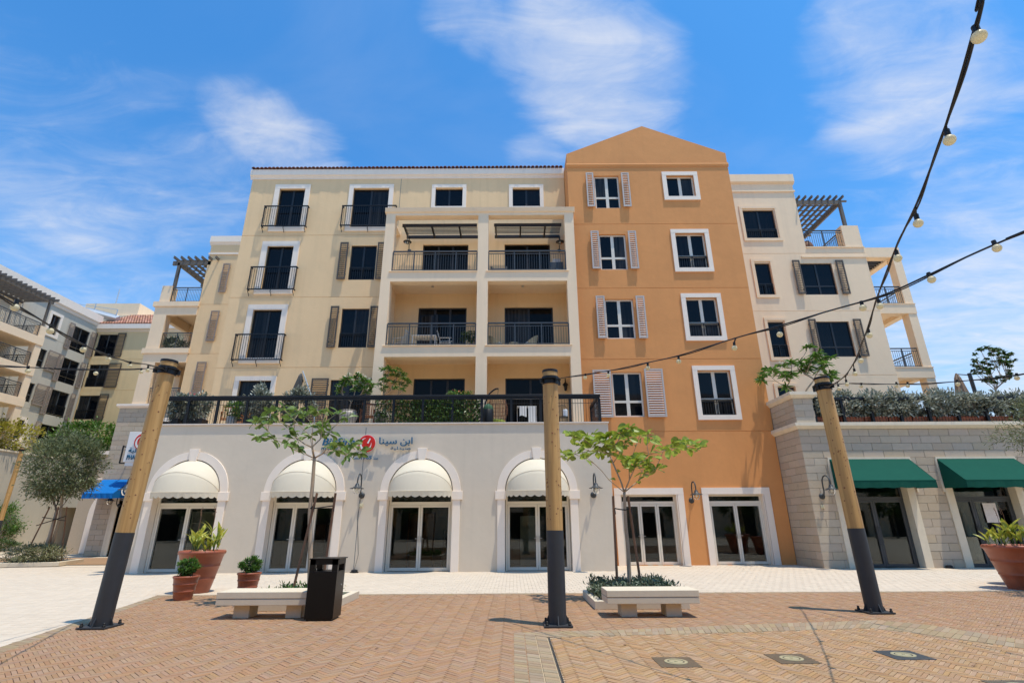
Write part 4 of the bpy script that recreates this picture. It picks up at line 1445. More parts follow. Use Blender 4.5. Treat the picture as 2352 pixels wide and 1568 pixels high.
# windows that cross the step are cut into the lower sheet together
mb = MB()
facade(mb, WX0, WX1, 0, ZWL, YW, [o for o in ops if o[3] < ZWL] + [groove(WX0, WX1, z_) for z_ in zs_])
facade(mb, WX0, WXA, ZWL, ZWT, YW, [o for o in ops if o[2] > ZWL])
mb.poly([(WXA, YW, ZWL), (WXA, YW + 9, ZWL), (WXA, YW + 9, ZWT), (WXA, YW, ZWT)])
mb.poly([(WX0, YW, ZWT), (WXA, YW, ZWT), (WXA, YW + 9, ZWT), (WX0, YW + 9, ZWT)])
mb.poly([(WXA, YW, ZWL), (WX1, YW, ZWL), (WX1, YW + 9, ZWL), (WXA, YW + 9, ZWL)])
mb.poly([(WX1, YW, 0), (WX1, YW + 9, 0), (WX1, YW + 9, ZWL), (WX1, YW, ZWL)])
mb.poly([(WX1, YW + 9, 0), (WX0, YW + 9, 0), (WX0, YW + 9, ZWT), (WX1, YW + 9, ZWT)])
mb.poly([(WX0, YW + 9, 0), (WX0, YW, 0), (WX0, YW, ZWT), (WX0, YW + 9, ZWT)])
mb.build('wall', M_wht, whi)
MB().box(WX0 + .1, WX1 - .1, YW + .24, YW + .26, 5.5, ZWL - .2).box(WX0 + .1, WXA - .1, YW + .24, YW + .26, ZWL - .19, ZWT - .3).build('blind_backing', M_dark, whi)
zq = PY(1750, 422, YW).z
MB().prism_x([(YW + .01, zq - .05), (YW - .06, zq), (YW - .13, zq + .07), (YW - .13, ZWT + .05), (YW + .3, ZWT + .05), (YW + .3, zq - .05)][::-1], WX0, WXA + .10).build('cornice', M_wht, whi)
zq2 = PY(1750, 440, YW).z
MB().box(WX0, WXA + .05, YW - .06, YW + .01, zq2 - .05, zq2 + .06).build('string_course', M_wht, whi)
zq3 = PY(2000, 590, YW).z
MB().box(PY(1840, 590, YW).x, WX1 + .05, YW - .06, YW + .01, zq3 - .04, zq3 + .05).build('string_course', M_wht, whi)
for s, g, gd in S3:
    surround(whi, *s, YW, max(.12, g[0] - s[0]), .05, m=M_wht)
    window(whi, *g, YW + .09, M_dkfr, 2 if g[1] - g[0] > 1.3 else 1, guard=(g[3] - g[2]) * gd, gy=-.03)
for g, a, b in V2:
    window(whi, *g, YW + .08, M_dkfr, 2, transom=(g[3] - g[2]) * .28)
    shutter(whi, *a, YW, M_brsh, prot=.13)
    shutter(whi, *b, YW, M_brsh, prot=.13)
# roof terrace: parapet, pier, rail, pergola
xr0 = WXA
xr1 = PY(1942, 545, YW).x
zr = ZWL
MB().box(xr0, WX1 + .04, YW - .05, YW + .3, zr, zr + .06).build('parapet_cap', M_wht, whi)
MB().box(xr1 - .12, WX1, YW, YW + .55, zr + .06, zr + 1.45).build('pier', M_wht, whi)
railing(whi, [(xr0 + .05, YW + .12), (xr1 - .08, YW + .12), ], zr + .06, 1.15, 1.2, .12)
railing(whi, [(xr1 - .1, YW + .6), (xr1 - .1, YW + 4.5)], zr + .06, 1.15, 1.3, .12)
pr = MB()
zp = PY(1900, 462, YW).z
xp1 = PY(1946, 460, YW).x
xq_ = PY(1937, 490, YW).x
for yy in (YW + .05, YW + 3.9):
    pr.box(xr0 + .02, xq_, yy, yy + .10, zp - .16, zp + .10)
    pr.box(xr0 + .02, xp1, yy + .01, yy + .09, zp + .0, zp + .10)
xq = PY(1937, 490, YW).x
pr.box(xq - .08, xq + .08, YW + .03, YW + .19, zr + 1.3, zp - .0)
pr.box(xq - .05, xq + .05, YW + .05, YW + 4.0, zp - .17, zp + .02)
po = pr.build('pergola', M_perg, whi)
for k in range(8):
    xx = xr0 + .1 + (xp1 - xr0 - .5) * k / 7
    MB().box(xx, xx + .07, YW - .25, YW + 4.2, zp + .102, zp + .25).build('rafter', M_perg, po)
for k in range(7):
    yy = YW + .35 + k * .52
    MB().box(xr0 + .05, xp1 - .3, yy, yy + .05, zp + .252, zp + .31).build('batten', M_perg, po)
# corner balconies stepping off the right side
YB0 = YW + .25
bx0, bx1 = WX1 + .002, PY(2062, 569, YB0).x
zsl = [PY(2050, 844.5, YB0).z, PY(2050, 698.8, YB0).z]
ztop = PY(2040, 569, YB0).z
fr = MB()
colw = .46
fr.box(bx1 - colw, bx1, YB0, YB0 + .5, 0, ztop - .62)
fr.box(bx1 - colw, bx1, YB0 + 2.7, YB0 + 3.1, 0, ztop - .62)
for z1_, th in ((zsl[0], .55), (zsl[1], .55), (ztop, .62)):
    fr.box(bx0, bx1 + .02, YB0 - .03, YB0 + .45, z1_ - th, z1_)
    fr.box(bx1 - .4, bx1, YB0 + .45, YB0 + 3.1, z1_ - th + .1, z1_ - .003)
    if z1_ < ztop:
        fr.box(bx0, bx1 - .4, YB0 + .45, YB0 + 3.1, z1_ - .25, z1_ - .004)
fr.build('balcony_frame', M_wht, whi)
lv = MB()
for k in range(12):
    lv.box(bx0, bx1 - .4, YB0 + .6 + k * .2, YB0 + .65 + k * .2, ztop - .45, ztop - .33)
lv.build('balcony_louvre', M_dkfr, whi)
for z1_ in zsl:
    MB().box(bx0, bx1 + .05, YB0 - .06, YB0 + .3, z1_, z1_ + .04).build('sill', M_wht, whi)
    railing(whi, [(bx0 + .03, YB0 + .12), (bx1 - colw + .02, YB0 + .12)], z1_ + .04, 1.1, 1.0, .11)
    railing(whi, [(bx1 - .12, YB0 + .5), (bx1 - .12, YB0 + 2.7)], z1_ + .04, 1.1, 1.1, .11)
# terrace pieces up there
zt_ = zr + .0
pj = PY(1853, 560, YW + .9)
tag(MB().lathe([(.12, 0), (.28, .15), (.33, .45), (.26, .75), (.15, .85), (.17, .9)], 16, (pj.x, YW + .9, zt_)).build('wicker_lantern', M_dwood, smooth=True), 'tall round wicker lantern on the roof terrace under the pergola', 'lantern')
pj = PY(1885, 565, YW + .9)
tag(MB().lathe([(.30, 0), (.34, .2), (.36, .42), (.33, .44), (0, .44)], 18, (pj.x, YW + .9, zt_)).build('wicker_table', M_dwood, smooth=True), 'low round wicker table on the roof terrace behind the railing', 'table')

# ------------------------------------------------------------------ stone clad podium on the right
YS = 20.5
SX0, SX1 = 11.33, 25.0
ZP = PY(1900, 985, YS).z
sto = thing('stone_podium', 'grey cut stone shop podium with cream ledge and green awnings', 'building', ((SX0 + SX1) / 2, YS, 0))
ZDO = 3.25
SD = [(12.57, 14.98), (16.80, 19.1), (20.9, 23.2)]
mb = MB()
facade(mb, SX0 + .02, SX1, 0, ZP, YS + .02, [(a - .3, b + .3, 0, ZDO + .3, .35, False) for a, b in SD])
mb.poly([(SX0 + .02, YO + .6, 0), (SX0 + .02, YS + .02, 0), (SX0 + .02, YS + .02, ZP), (SX0 + .02, YO + .6, ZP)])
mb.poly([(SX0, YS, ZP), (SX1, YS, ZP), (SX1, YW + 3, ZP), (SX0, YW + 3, ZP)])
ZPU = PY(1835, 914, YS).z
ux1 = PY(1869, 930, YS).x
wl = mb.build('wall', M_joint, sto)
MB().box(SX0 + .03, ux1 - .02, YS + .03, YO + 1.2, ZP + .25, ZPU).build('parapet_core', M_joint, sto)
CH, BL, JT = .285, .79, .011
SB = {}


def block(parent, x0, x1, z0, z1, y, axis='x', th=.05):
    k = (round(x1 - x0, 3), round(z1 - z0, 3), axis)
    if k not in SB:
        t = MB()
        w, h, c = k[0] / 2, k[1], .006
        if axis == 'x':
            t.v = [(-w, th, 0), (w, th, 0), (w, th, h), (-w, th, h), (-w, c, 0), (w, c, 0), (w, c, h), (-w, c, h), (-w + c, 0, c), (w - c, 0, c), (w - c, 0, h - c), (-w + c, 0, h - c)]
        else:
            t.v = [(th, w, 0), (th, -w, 0), (th, -w, h), (th, w, h), (c, w, 0), (c, -w, 0), (c, -w, h), (c, w, h), (0, w - c, c), (0, -w + c, c), (0, -w + c, h - c), (0, w - c, h - c)]
        t.f = [(8, 9, 10, 11)] + [(a + i, a + (i + 1) % 4, b + (i + 1) % 4, b + i) for a, b in ((0, 4), (4, 8)) for i in range(4)]
        SB[k] = t.mesh('stone_block')
        SB[k].materials.append(M_stone)
    dj = random.uniform(-.003, .003)
    if axis == 'x':
        obj('stone_block', SB[k], None, parent, loc=((x0 + x1) / 2, y + dj, z0))
    else:
        obj('stone_block', SB[k], None, parent, loc=(y + dj, (x0 + x1) / 2, z0))


def blockwall(parent, x0, x1, z0, z1, y, holes, axis='x', phase=0.0, bl=BL, ch=CH):
    r = 0
    z = z1
    nrow = max(1, round((z1 - z0) / ch))
    ch = (z1 - z0) / nrow
    for r in range(nrow):
        za, zb_ = z0 + ch * r, z0 + ch * (r + 1)
        off = phase + (bl / 2 if r % 2 else 0)
        k0 = int(math.floor((x0 - off) / bl))
        for k in range(k0, int((x1 - off) / bl) + 1):
            segs = [(max(x0, off + k * bl), min(x1, off + (k + 1) * bl))]
            for (ha, hb, hc, hd) in holes:
                if hc < (za + zb_) / 2 < hd:
                    ns = []
                    for (a, b) in segs:
                        if b <= ha or a >= hb:
                            ns.append((a, b))
                        else:
                            if a < ha:
                                ns.append((a, ha))
                            if b > hb:
                                ns.append((hb, b))
                    segs = ns
            for (a, b) in segs:
                if b - a > .06:
                    block(parent, a + JT / 2, b - JT / 2, za + JT / 2, zb_ - JT / 2, y, axis)


blockwall(wl, SX0, SX1 - 1.5, 0, ZP, YS, [(a - .3, b + .3, 0, ZDO + .3) for a, b in SD], phase=SX0)
blockwall(wl, YS + .0, YO + .02, 0, ZP, SX0, [], axis='y', phase=YS)
blockwall(wl, SX0 + .02, ux1, ZP + .25, ZPU, YS + .02, [], phase=SX0)
blockwall(wl, YS + .02, YO + .9, ZP + .25, ZPU, SX0 + .01, [], axis='y', phase=YS)


def ledge(parent, pts, z0, prof, m, name='ledge'):
    """moulding swept round an outside corner: pts = plan polyline, prof = (out, up)"""
    mbl = MB()
    vs_ = []
    for i, p in enumerate(pts):
        p = Vector(p)
        def nrm(a, b):
            d = (Vector(b) - Vector(a)).normalized()
            return Vector((d.y, -d.x))
        if i == 0:
            o = nrm(pts[0], pts[1])
        elif i == len(pts) - 1:
            o = nrm(pts[-2], pts[-1])
        else:
            n1_, n2_ = nrm(pts[i - 1], pts[i]), nrm(pts[i], pts[i + 1])
            o = (n1_ + n2_) / (1 + n1_.dot(n2_))
        vs_.append([(p.x + o.x * u_, p.y + o.y * u_, z0 + w_) for u_, w_ in prof])
    for a, b in zip(vs_[:-1], vs_[1:]):
        for k in range(len(prof) - 1):
            mbl.poly([a[k], b[k], b[k + 1], a[k + 1]])
    mbl.poly(vs_[0][::-1])
    mbl.poly(vs_[-1])
    return mbl.build(name, m, parent)


LP = [(-.2, 0), (0.03, 0), (.06, .03), (.13, .10), (.15, .12), (.15, .25), (-.2, .25)]
ledge(sto, [(SX0, YO + .5), (SX0, YS), (SX1, YS)], ZP, LP, M_cap)
ledge(sto, [(SX0 + .01, YO + .9), (SX0 + .01, YS + .02), (ux1, YS + .02), (ux1, YS + 1.2)], ZPU, LP, M_cap, 'parapet_cap')
MB().box(SX0 - .02, ux1, YS - .02, YO + .9, ZPU + .24, ZPU + .262).build('parapet_top', M_cap, sto)
for (a, b) in SD:
    for s in (-1, 1):
        xx = a if s < 0 else b
        MB().prism_z([(xx, YS + .36), (xx + s * .33, YS + .36), (xx + s * .33, YS - .04), (xx + s * .04, YS - .04)][::(1 if s > 0 else -1)][::-1], 0, ZDO).build('jamb', M_cap, sto, bevel=.005)
    MB().box(a - .33, b + .33, YS - .03, YS + .36, ZDO, ZDO + .31).build('lintel', M_cap, sto)
    shopdoor(sto, a, b, ZDO - .02, 2.45, YS + .24, 2 if a < 15 else 3, M_gfr, handle='bar')
ri = MB()
ri.box(SX0 + .3, SX1 - .2, YS + 3.6, YS + 3.7, 0, 3.6).box(SX0 + .3, SX1 - .2, YS + .4, YS + 3.7, 3.6, 3.7)
for x in (SX0 + .4, 15.8, 20.0):
    ri.box(x, x + .1, YS + .4, YS + 3.6, 0, 3.6)
ri.build('interior', M_inner, sto)
MB().box(SX0 + .3, SX1 - .2, YS + .3, YS + 3.6, 0, .012).build('interior_floor', M_innerf, sto)
t = MB().box(17.95, 18.45, YS + .235, YS + .238, 1.55, 2.25).build('notice', mat('paper', (.72, .66, .62), .6, var=.25, vscale=14))
tag(t, 'paper notice stuck on the dark glass door under the second green awning', 'notice')

# green awnings
za, zf = PY(1990, 1053, YS).z, PY(2148, 1102, 19.4).z
for i, (a, b) in enumerate(((12.29, 15.38), (16.46, 19.45), (20.6, 23.5))):
    t = thing('green_awning', ['green canvas awning behind the timber pole by the stone corner', 'green canvas awning over the glass door with a paper notice', 'green canvas awning at the far end of the stone podium'][i], 'awning', ((a + b) / 2, YS, za), 'green awnings on the stone podium')
    yw, yf = YS - .03, 19.4
    c = MB()
    n = 6
    for k in range(n):
        f0, f1 = k / n, (k + 1) / n
        sg = lambda f: -.02 * sin(pi * f)
        c.poly([(a, yw + (yf - yw) * f0, za + (zf - za) * f0 + sg(f0)), (a, yw + (yf - yw) * f1, za + (zf - za) * f1 + sg(f1)), (b, yw + (yf - yw) * f1, za + (zf - za) * f1 + sg(f1)), (b, yw + (yf - yw) * f0, za + (zf - za) * f0 + sg(f0))][::-1])
    c.build('canopy', M_awng, t, smooth=True)
    for xx in (a, b):
        MB().poly([(xx, yw, za), (xx, yf, zf), (xx, yf, zf - .26), (xx, yw, zf - .22)]).build('side_panel', M_awng, t)
    v = MB()
    nn = 40
    for k in range(nn):
        x0, x1 = a + (b - a) * k / nn, a + (b - a) * (k + 1) / nn
        w0, w1 = (.012 * sin(q * 2.1) + .008 * sin(q * .7) for q in (k, k + 1))
        v.poly([(x0, yf, zf), (x1, yf, zf), (x1, yf + w1, zf - .26 + .01 * sin(k * .9 + .9)), (x0, yf + w0, zf - .26 + .01 * sin(k * .9))])
    v.build('valance', M_awng, t, smooth=True)
    MB().tube([(a, yf + .01, zf), (b, yf + .01, zf)], .018, 8).build('front_bar', M_awng, t)
    MB().box(a - .05, b + .05, YS - .06, YS + .0, za - .02, za + .05).build('wall_bar', M_cap, t)
    for xx in (a - .07, b + .01):
        MB().box(xx, xx + .06, YS - .06, YS + .0, zf - .35, za - .02).build('wall_bracket', M_cap, t)

# ------------------------------------------------------------------ set back wing behind the left pole
YV = 31.5
VX0 = PY(490, 545, YV).x
VBX = -23.6
ZV = PY(520, 545, YV).z
ZST = PY(310, 937, YV).z
win = thing('set_back_wing', 'pale yellow set back wing with stone base, corner balconies and tan shutters', 'building', (-20, YV, 0))
ops = [groove(VX0, -10, PY(480, 699, YV).z), groove(VX0, -10, PY(460, 812, YV).z)]
mb = MB()
facade(mb, VX0, -10.0, ZST, ZV, YV, ops)
shell(mb, VX0, -10.0, YV, YV + 10, ZST, ZV)
mb.build('wall', M_yel, win)
zq = PY(515, 557, YV).z
MB().prism_x([(YV + .01, zq - .2), (YV - .04, zq - .1), (YV - .12, zq + .0), (YV - .12, ZV + .04), (YV + .2, ZV + .04), (YV + .2, zq - .2)][::-1], VX0 - .1, -12).build('cornice', M_trim, win)
zq = PY(515, 583, YV).z
MB().box(VX0 - .05, -12, YV - .06, YV + .01, zq - .06, zq + .06).build('string_course', M_trim, win)
for pb in ((509, 525, 607, 672), (480.5, 500, 715, 784), (448, 470, 832, 904)):
    q = rect(*pb, YV)
    shutter(win, *q, YV, M_tansh, prot=.13, pitch=.12)
# balcony tower
zl = [PY(400, 930, YV).z, PY(400, 806, YV).z, PY(420, 699, YV).z]
bt = MB()
YB1 = YV - .05
for z_ in zl[1:]:
    bt.box(VBX - .15, VX0 + .05, YB1 - .08, YB1 + .3, z_ - .17, z_ + .17)
    bt.box(VBX, VX0, YB1 + .3, YB1 + 4, z_ - .15, z_ + .12)
zt0, zt1 = zl[1] - .17, zl[2] - .17
for (z0_, z1_) in ((zl[0], zl[1] - .17), (zl[1] + .17, zl[2] - .17)):
    bt.box(VBX, VBX + .85, YB1, YB1 + .5, z0_, z1_)
    bt.box(VBX + .85, VX0, YB1, YB1 + .3, z1_ - .6, z1_)
    bt.box(VBX, VBX + .4, YB1 + 3.4, YB1 + 4, z0_, z1_)
    bt.box(VBX, VBX + .3, YB1 + .5, YB1 + 3.4, z1_ - .6, z1_)
bt.box(VBX + .15, VBX + .8, YB1, YB1 + .6, zl[2] + .17, zl[2] + 1.35)
bt.build('balcony_frame', M_crm, win)
bw = MB()
bw.box(VBX + 1.6, VX0, YB1 + 4.0, YB1 + 4.1, zl[0], zl[2] + 2.4)
bw.build('balcony_back_wall', M_yel, win)
for z_ in zl[1:]:
    railing(win, [(VBX + .85, YB1 + .1), (VX0 - .03, YB1 + .1)], z_ + .17, 1.1, 1.0, .11)
railing(win, [(VBX + .6, YB1 + .1), (VX0 - .03, YB1 + .1)], zl[0] + .02, 1.1, 1.0, .11)
pr = MB()
zp = PY(440, 603, YV).z
px0 = PY(398, 600, YV).x
for yy in (YB1 + .05, YB1 + 3.4):
    pr.box(px0, VX0 + .2, yy, yy + .12, zp - .18, zp + .12)
pr.box(px0 + .35, px0 + .52, YB1 + .05, YB1 + .22, zl[2] + 1.35, zp - .18)
pr.box(px0 + .35, px0 + .5, YB1 + .05, YB1 + 3.5, zp - .2, zp)
po = pr.build('pergola', M_perg, win)
for k in range(7):
    xx = px0 + .25 + k * .47
    MB().box(xx, xx + .08, YB1 - .35, YB1 + 3.8, zp + .122, zp + .30).build('rafter', M_perg, po)
for k in range(6):
    yy = YB1 + .35 + k * .5
    MB().box(px0 + .1, VX0 + .2, yy, yy + .06, zp + .302, zp + .37).build('batten', M_perg, po)
# stone base with door and window
SLX = -24.3
mb = MB()
bd = (-22.95, -21.1, 0, 3.0)
bw_ = rect(338, 372, 968, 1030, YV)
bw_ = (bw_[0], bw_[0] + 1.3, bw_[2], bw_[3])
facade(mb, SLX + .02, -12.0, 0, ZST, YV + .02, [(*bd, .4, False), (*bw_, .3, False)])
mb.poly([(SLX + .02, YV + 8, 0), (SLX + .02, YV + .02, 0), (SLX + .02, YV + .02, ZST), (SLX + .02, YV + 8, ZST)])
mb.poly([(SLX, YV, ZST), (-12, YV, ZST), (-12, YV + 8, ZST), (SLX, YV + 8, ZST)])
bs = mb.build('base_wall', M_joint, win)
blockwall(bs, SLX, -17.5, 0, ZST, YV, [bd, bw_], phase=SLX)
ledge(win, [(SLX, YV + 5), (SLX, YV), (-12, YV)], ZST, LP, M_trim)
surround(win, bw_[0] - .25, bw_[1] + .25, bw_[2] - .25, bw_[3] + .25, YV, .25, .05)
window(win, *bw_, YV + .15, M_gfr, 2)
for s in (-1, 1):
    xx = bd[0] if s < 0 else bd[1]
    MB().box(min(xx, xx + s * .35), max(xx, xx + s * .35), YV - .05, YV + .4, 0, 3.3).build('jamb', M_cap, win)
shopdoor(win, bd[0], bd[1], 3.0, 2.4, YV + .25, 2, M_gfr, glass=M_pane, handle='bar')
# blue awning
t = thing('blue_awning', 'bright blue canvas awning on the stone wall behind the leaning timber pole', 'awning', (-21.6, YV, 4))
c0, c1 = PY(238, 1101, YV), PY(306, 1098, YV)
zf_ = PY(250, 1132, YV - 1.3).z
xa, xb = c0.x, c1.x
yf = YV - 1.3
c = MB()
c.poly([(xa, YV - .02, c0.z), (xa, yf, zf_), (xb, yf, zf_), (xb, YV - .02, c0.z)][::-1])
c.build('canopy', M_awnb, t)
v = MB()
for k in range(16):
    x0, x1 = xa + (xb - xa) * k / 16, xa + (xb - xa) * (k + 1) / 16
    v.poly([(x0, yf, zf_), (x1, yf, zf_), (x1, yf + .02 * sin(k * 2 + 2), zf_ - .28), (x0, yf + .02 * sin(k * 2), zf_ - .28)])
v.build('valance', M_awnb, t)
for xx in (xa, xb):
    MB().poly([(xx, YV - .02, c0.z), (xx, yf, zf_), (xx, yf, zf_ - .28), (xx, YV - .02, zf_ - .2)]).build('side_panel', M_awnb, t)

# ------------------------------------------------------------------ low stone wall with arch, further back
YK = 35.0
arw = thing('arched_stone_wall', 'low grey stone wall with a white arched passage beside the blue awning', 'wall', (-25, YK, 0))
KX0 = -28.2
ZK = PY(230, 1045, YK).z
AX, AQ, AZ = -25.2, 1.75, 2.3
mb = MB()
facade(mb, KX0, -22, 0, ZK, YK, [(AX - AQ, AX + AQ, 0, AZ + AQ, 0, False)])
n = 20
for k in range(n):
    t0, t1 = pi * k / n, pi * (k + 1) / n
    (x_a, z_a), (x_b, z_b) = ((AX - AQ * cos(q), AZ + AQ * sin(q)) for q in (t0, t1))
    mb.poly([(x_a, YK, z_a), (x_b, YK, z_b), (x_b, YK, AZ + AQ), (x_a, YK, AZ + AQ)])
    mb.poly([(x_a, YK, z_a), (x_a, YK + 1.2, z_a), (x_b, YK + 1.2, z_b), (x_b, YK, z_b)])
for s in (-1, 1):
    mb.poly([(AX + s * AQ, YK, 0), (AX + s * AQ, YK + 1.2, 0), (AX + s * AQ, YK + 1.2, AZ), (AX + s * AQ, YK, AZ)])
mb.poly([(KX0, YK + 6, 0), (KX0, YK, 0), (KX0, YK, ZK), (KX0, YK + 6, ZK)])
mb.poly([(KX0, YK, ZK), (-22, YK, ZK), (-22, YK + 6, ZK), (KX0, YK + 6, ZK)])
kw = mb.build('wall', M_stone, arw)
a = MB()
for k in range(n):
    t0, t1 = pi * k / n, pi * (k + 1) / n
    q = [(AX - r * cos(tt), AZ + r * sin(tt)) for r, tt in ((AQ - .02, t0), (AQ + .35, t0), (AQ + .35, t1), (AQ - .02, t1))]
    a.prism_y(q, YK - .06, YK + .02)
for s in (-1, 1):
    xx = sorted((AX + s * (AQ - .02), AX + s * (AQ + .35)))
    a.box(xx[0], xx[1], YK - .06, YK + .02, 0, AZ)
a.build('archivolt', M_trim, arw)
MB().box(KX0 - .1, -22, YK - .15, YK + .2, ZK, ZK + .28).build('ledge', M_trim, arw)
MB().box(KX0 - .04, -22, YK - .06, YK + .02, ZK - 1.6, ZK - 1.48).build('string_course', M_trim, arw)

# ------------------------------------------------------------------ grey-green block on the left, facing the street
XL = -39.6
lef = thing('grey_side_block', 'grey green apartment block with stacked cream balconies and tan shutters', 'building', (XL, 0, 0), rotz=pi / 2, local=True)


def lrect(pl, pr, pt, pb):
    m = (pt + pb) / 2
    a, b = PX(pl, m, XL), PX(pr, m, XL)
    c = (pl + pr) / 2
    return a.y, b.y, PX(c, pb, XL).z, PX(c, pt, XL).z


LY1 = PX(232, 728, XL).y
ZLR = PX(232, 728, XL).z
lw = [lrect(162, 202.6, 752, 811), lrect(136.6, 178, 823.5, 882.5), lrect(109.6, 154, 896, 956.6), lrect(85, 130, 975, 1034)]
lsm = [lrect(77, 104, 798, 843), lrect(48, 75.6, 876, 922.6)]
lss = [lrect(95, 126, 804, 852), lrect(66, 92, 881, 929)]
lsr = [lrect(113, 134, 722, 770), lrect(31, 50, 962, 1008)]
ops = [(*q, .18, False) for q in lw + lsm + lsr]
zlg = [PX(180, y_, XL).z for y_ in (730, 790, 870, 950)]
zlg = [PX(117, 700.5, XL).z, PX(150, 790, XL).z, PX(100, 850, XL).z, PX(110, 948, XL).z]
ops += [groove(26, LY1, z_) for z_ in zlg]
mb = MB()
facade(mb, 24, LY1, 0, ZLR, 0, ops)
shell(mb, 24, LY1, 0, 14, 0, ZLR)
mb.build('wall', M_lgrey, lef)
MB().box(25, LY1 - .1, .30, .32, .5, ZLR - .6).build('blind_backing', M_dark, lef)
MB().prism_x([(.01, ZLR - 1.0), (-.05, ZLR - .95), (-.08, ZLR - .8), (-.2, ZLR - .65), (-.2, ZLR + .05), (.3, ZLR + .05), (.3, ZLR - 1.0)][::-1], 23.9, LY1 + .1).build('cornice', M_trim, lef)
for q in lw:
    window(lef, *q, .08, M_gfr, 2, guard=.95, gy=-.03)
    w_ = .5
    for (a, b) in ((q[0] - .08 - w_, q[0] - .08), (q[1] + .08, q[1] + .08 + w_)):
        shutter(lef, a, b, q[2] - .1, q[3] + .1, 0, M_tansh, prot=.14, pitch=.125)
for q, s in zip(lsm, lss):
    window(lef, *q, .08, M_gfr, 1, transom=.6)
    shutter(lef, q[1] + .1, q[1] + .1 + 1.2, q[2] - .1, q[3] + .1, 0, M_tansh, prot=.14, pitch=.125)
for q in lsr:
    window(lef, *q, .08, M_gfr, 2)
    surround(lef, q[0] - .25, q[1] + .25, q[2] - .25, q[3] + .25, 0, .25, .05)
# balconies
zpw0 = PX(40, 1040, -36.4).z + .12
XBAL = 2.6                       # projection from the wall
ye = PX(104, 770, XL + XBAL).y
zsb = [PX(70, 765, XL + XBAL).z, PX(40, 833, XL + XBAL).z, PX(20, 906, XL + XBAL).z]
bt = MB()
for z_ in zsb:
    bt.box(25, ye, -XBAL - .05, -.002, z_ - .62, z_)
zz_ = [0] + sorted(zsb)
bt.box(ye - .55, ye - .003, -XBAL, -XBAL + .5, zpw0, zsb[0] + .9)
bt.box(ye - 5.6, ye - 5.05, -XBAL, -XBAL + .5, zpw0, zsb[0] + .9)
bt.build('balcony_frame', M_crm, lef)
for z_ in zsb:
    railing(lef, [(25, -XBAL + .1), (ye - .58, -XBAL + .1)], z_, 1.1, 1.3, .12)
    railing(lef, [(ye - .1, -XBAL + .55), (ye - .1, -.02)], z_, 1.1, 1.2, .12)
    for dx in (2.6, 7.5):
        window(lef, ye - dx - 2.2, ye - dx, z_, z_ + 2.2, -.06, M_gfr, 2, name='patio_door')
pr = MB()
zp = zsb[0] + 3.15
pr.box(25, ye, -XBAL + .1, -XBAL + .22, zp - .2, zp)
pr.box(ye - .4, ye - .25, -XBAL + .05, -XBAL + .2, zsb[0] + .9, zp - .2)
pr.box(ye - 5.5, ye - 5.35, -XBAL + .05, -XBAL + .2, zsb[0] + .9, zp - .2)
pr.box(25, ye - .2, -.2, -.06, zp - .2, zp)
po = pr.build('pergola', M_perg, lef)
for k in range(22):
    xx = ye - .1 - k * .42
    MB().box(xx, xx + .08, -XBAL - .3, -.06, zp + .002, zp + .2).build('rafter', M_perg, po)
for k in range(5):
    yy = -XBAL + .35 + k * .48
    MB().box(25.5, ye - .05, yy, yy + .06, zp + .202, zp + .26).build('batten', M_perg, po)
# podium wall below it
pod = thing('boundary_wall', 'plain beige street wall below the grey apartment block', 'wall', (-38, 36, 0))
zpw = PX(40, 1040, -36.4).z
MB().box(-39.5, -36.4, 26, 45.5, 0, zpw).build('wall', mat('beige_wall', (.50, .45, .36), .85, var=.08, vscale=.6, bump=.2, streak=.15), pod)
MB().box(-39.5, -36.33, 26, 45.55, zpw, zpw + .12).build('coping', M_cap, pod)
# far wall with vehicle opening
YF = 43.5
fw_ = thing('gate_wall', 'beige wall with a dark vehicle opening behind the olive tree', 'wall', (-32, YF, 0))
zfw = PY(190, 1040, YF).z
o_ = rect(92, 178, 1165, 1250, YF)
mb = MB()
facade(mb, -37.6, -20, 0, zfw, YF, [(o_[0], o_[1], 0, o_[3], 3.0, True)])
mb.poly([(-37.6, YF, zfw), (-20, YF, zfw), (-20, YF + 2.4, zfw), (-37.6, YF + 2.4, zfw)])
mb.build('wall', MATS['beige_wall'], fw_)
# ------------------------------------------------------------------ far yellow block
YH = 46.2
far = thing('far_yellow_block', 'distant pale yellow block with terracotta roof and dark shutters', 'building', (-32, YH, 0))
ZH = PY(280, 760, YH).z
fwn = [rect(222, 265, 768, 817.7, YH), rect(200, 244, 837, 888, YH), rect(176, 222, 908, 962.7, YH), rect(155, 198, 990, 1040, YH)]
HX0 = XL - .1
mb = MB()
facade(mb, HX0, -18, 0, ZH, YH, [(*q, .2, False) for q in fwn] + [groove(HX0, -18, PY(300, y_, YH).z, .03) for y_ in (825, 896, 971)])
shell(mb, HX0, -18, YH, YH + 9, 0, ZH)
mb.build('wall', M_yel2, far)
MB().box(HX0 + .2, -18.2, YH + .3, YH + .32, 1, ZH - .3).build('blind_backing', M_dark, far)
for i, q in enumerate(fwn):
    window(far, *q, YH + .08, M_gfr, 2, guard=.9, gy=-.03)
    w_ = (.75, 1.15, .8, .8)[i]
    shutter(far, q[0] - .1 - w_, q[0] - .1, q[2] - .1, q[3] + .1, YH, M_brsh, pitch=.13)
    shutter(far, q[1] + .1, q[1] + .1 + w_, q[2] - .1, q[3] + .1, YH, M_brsh, pitch=.13)
MB().prism_x([(YH + .01, ZH - .1), (YH - .15, ZH + .1), (YH - .3, ZH + .15), (YH - .3, ZH + .62), (YH + .3, ZH + .62), (YH + .3, ZH - .1)][::-1], HX0, -17.8).build('cornice', M_trim, far)
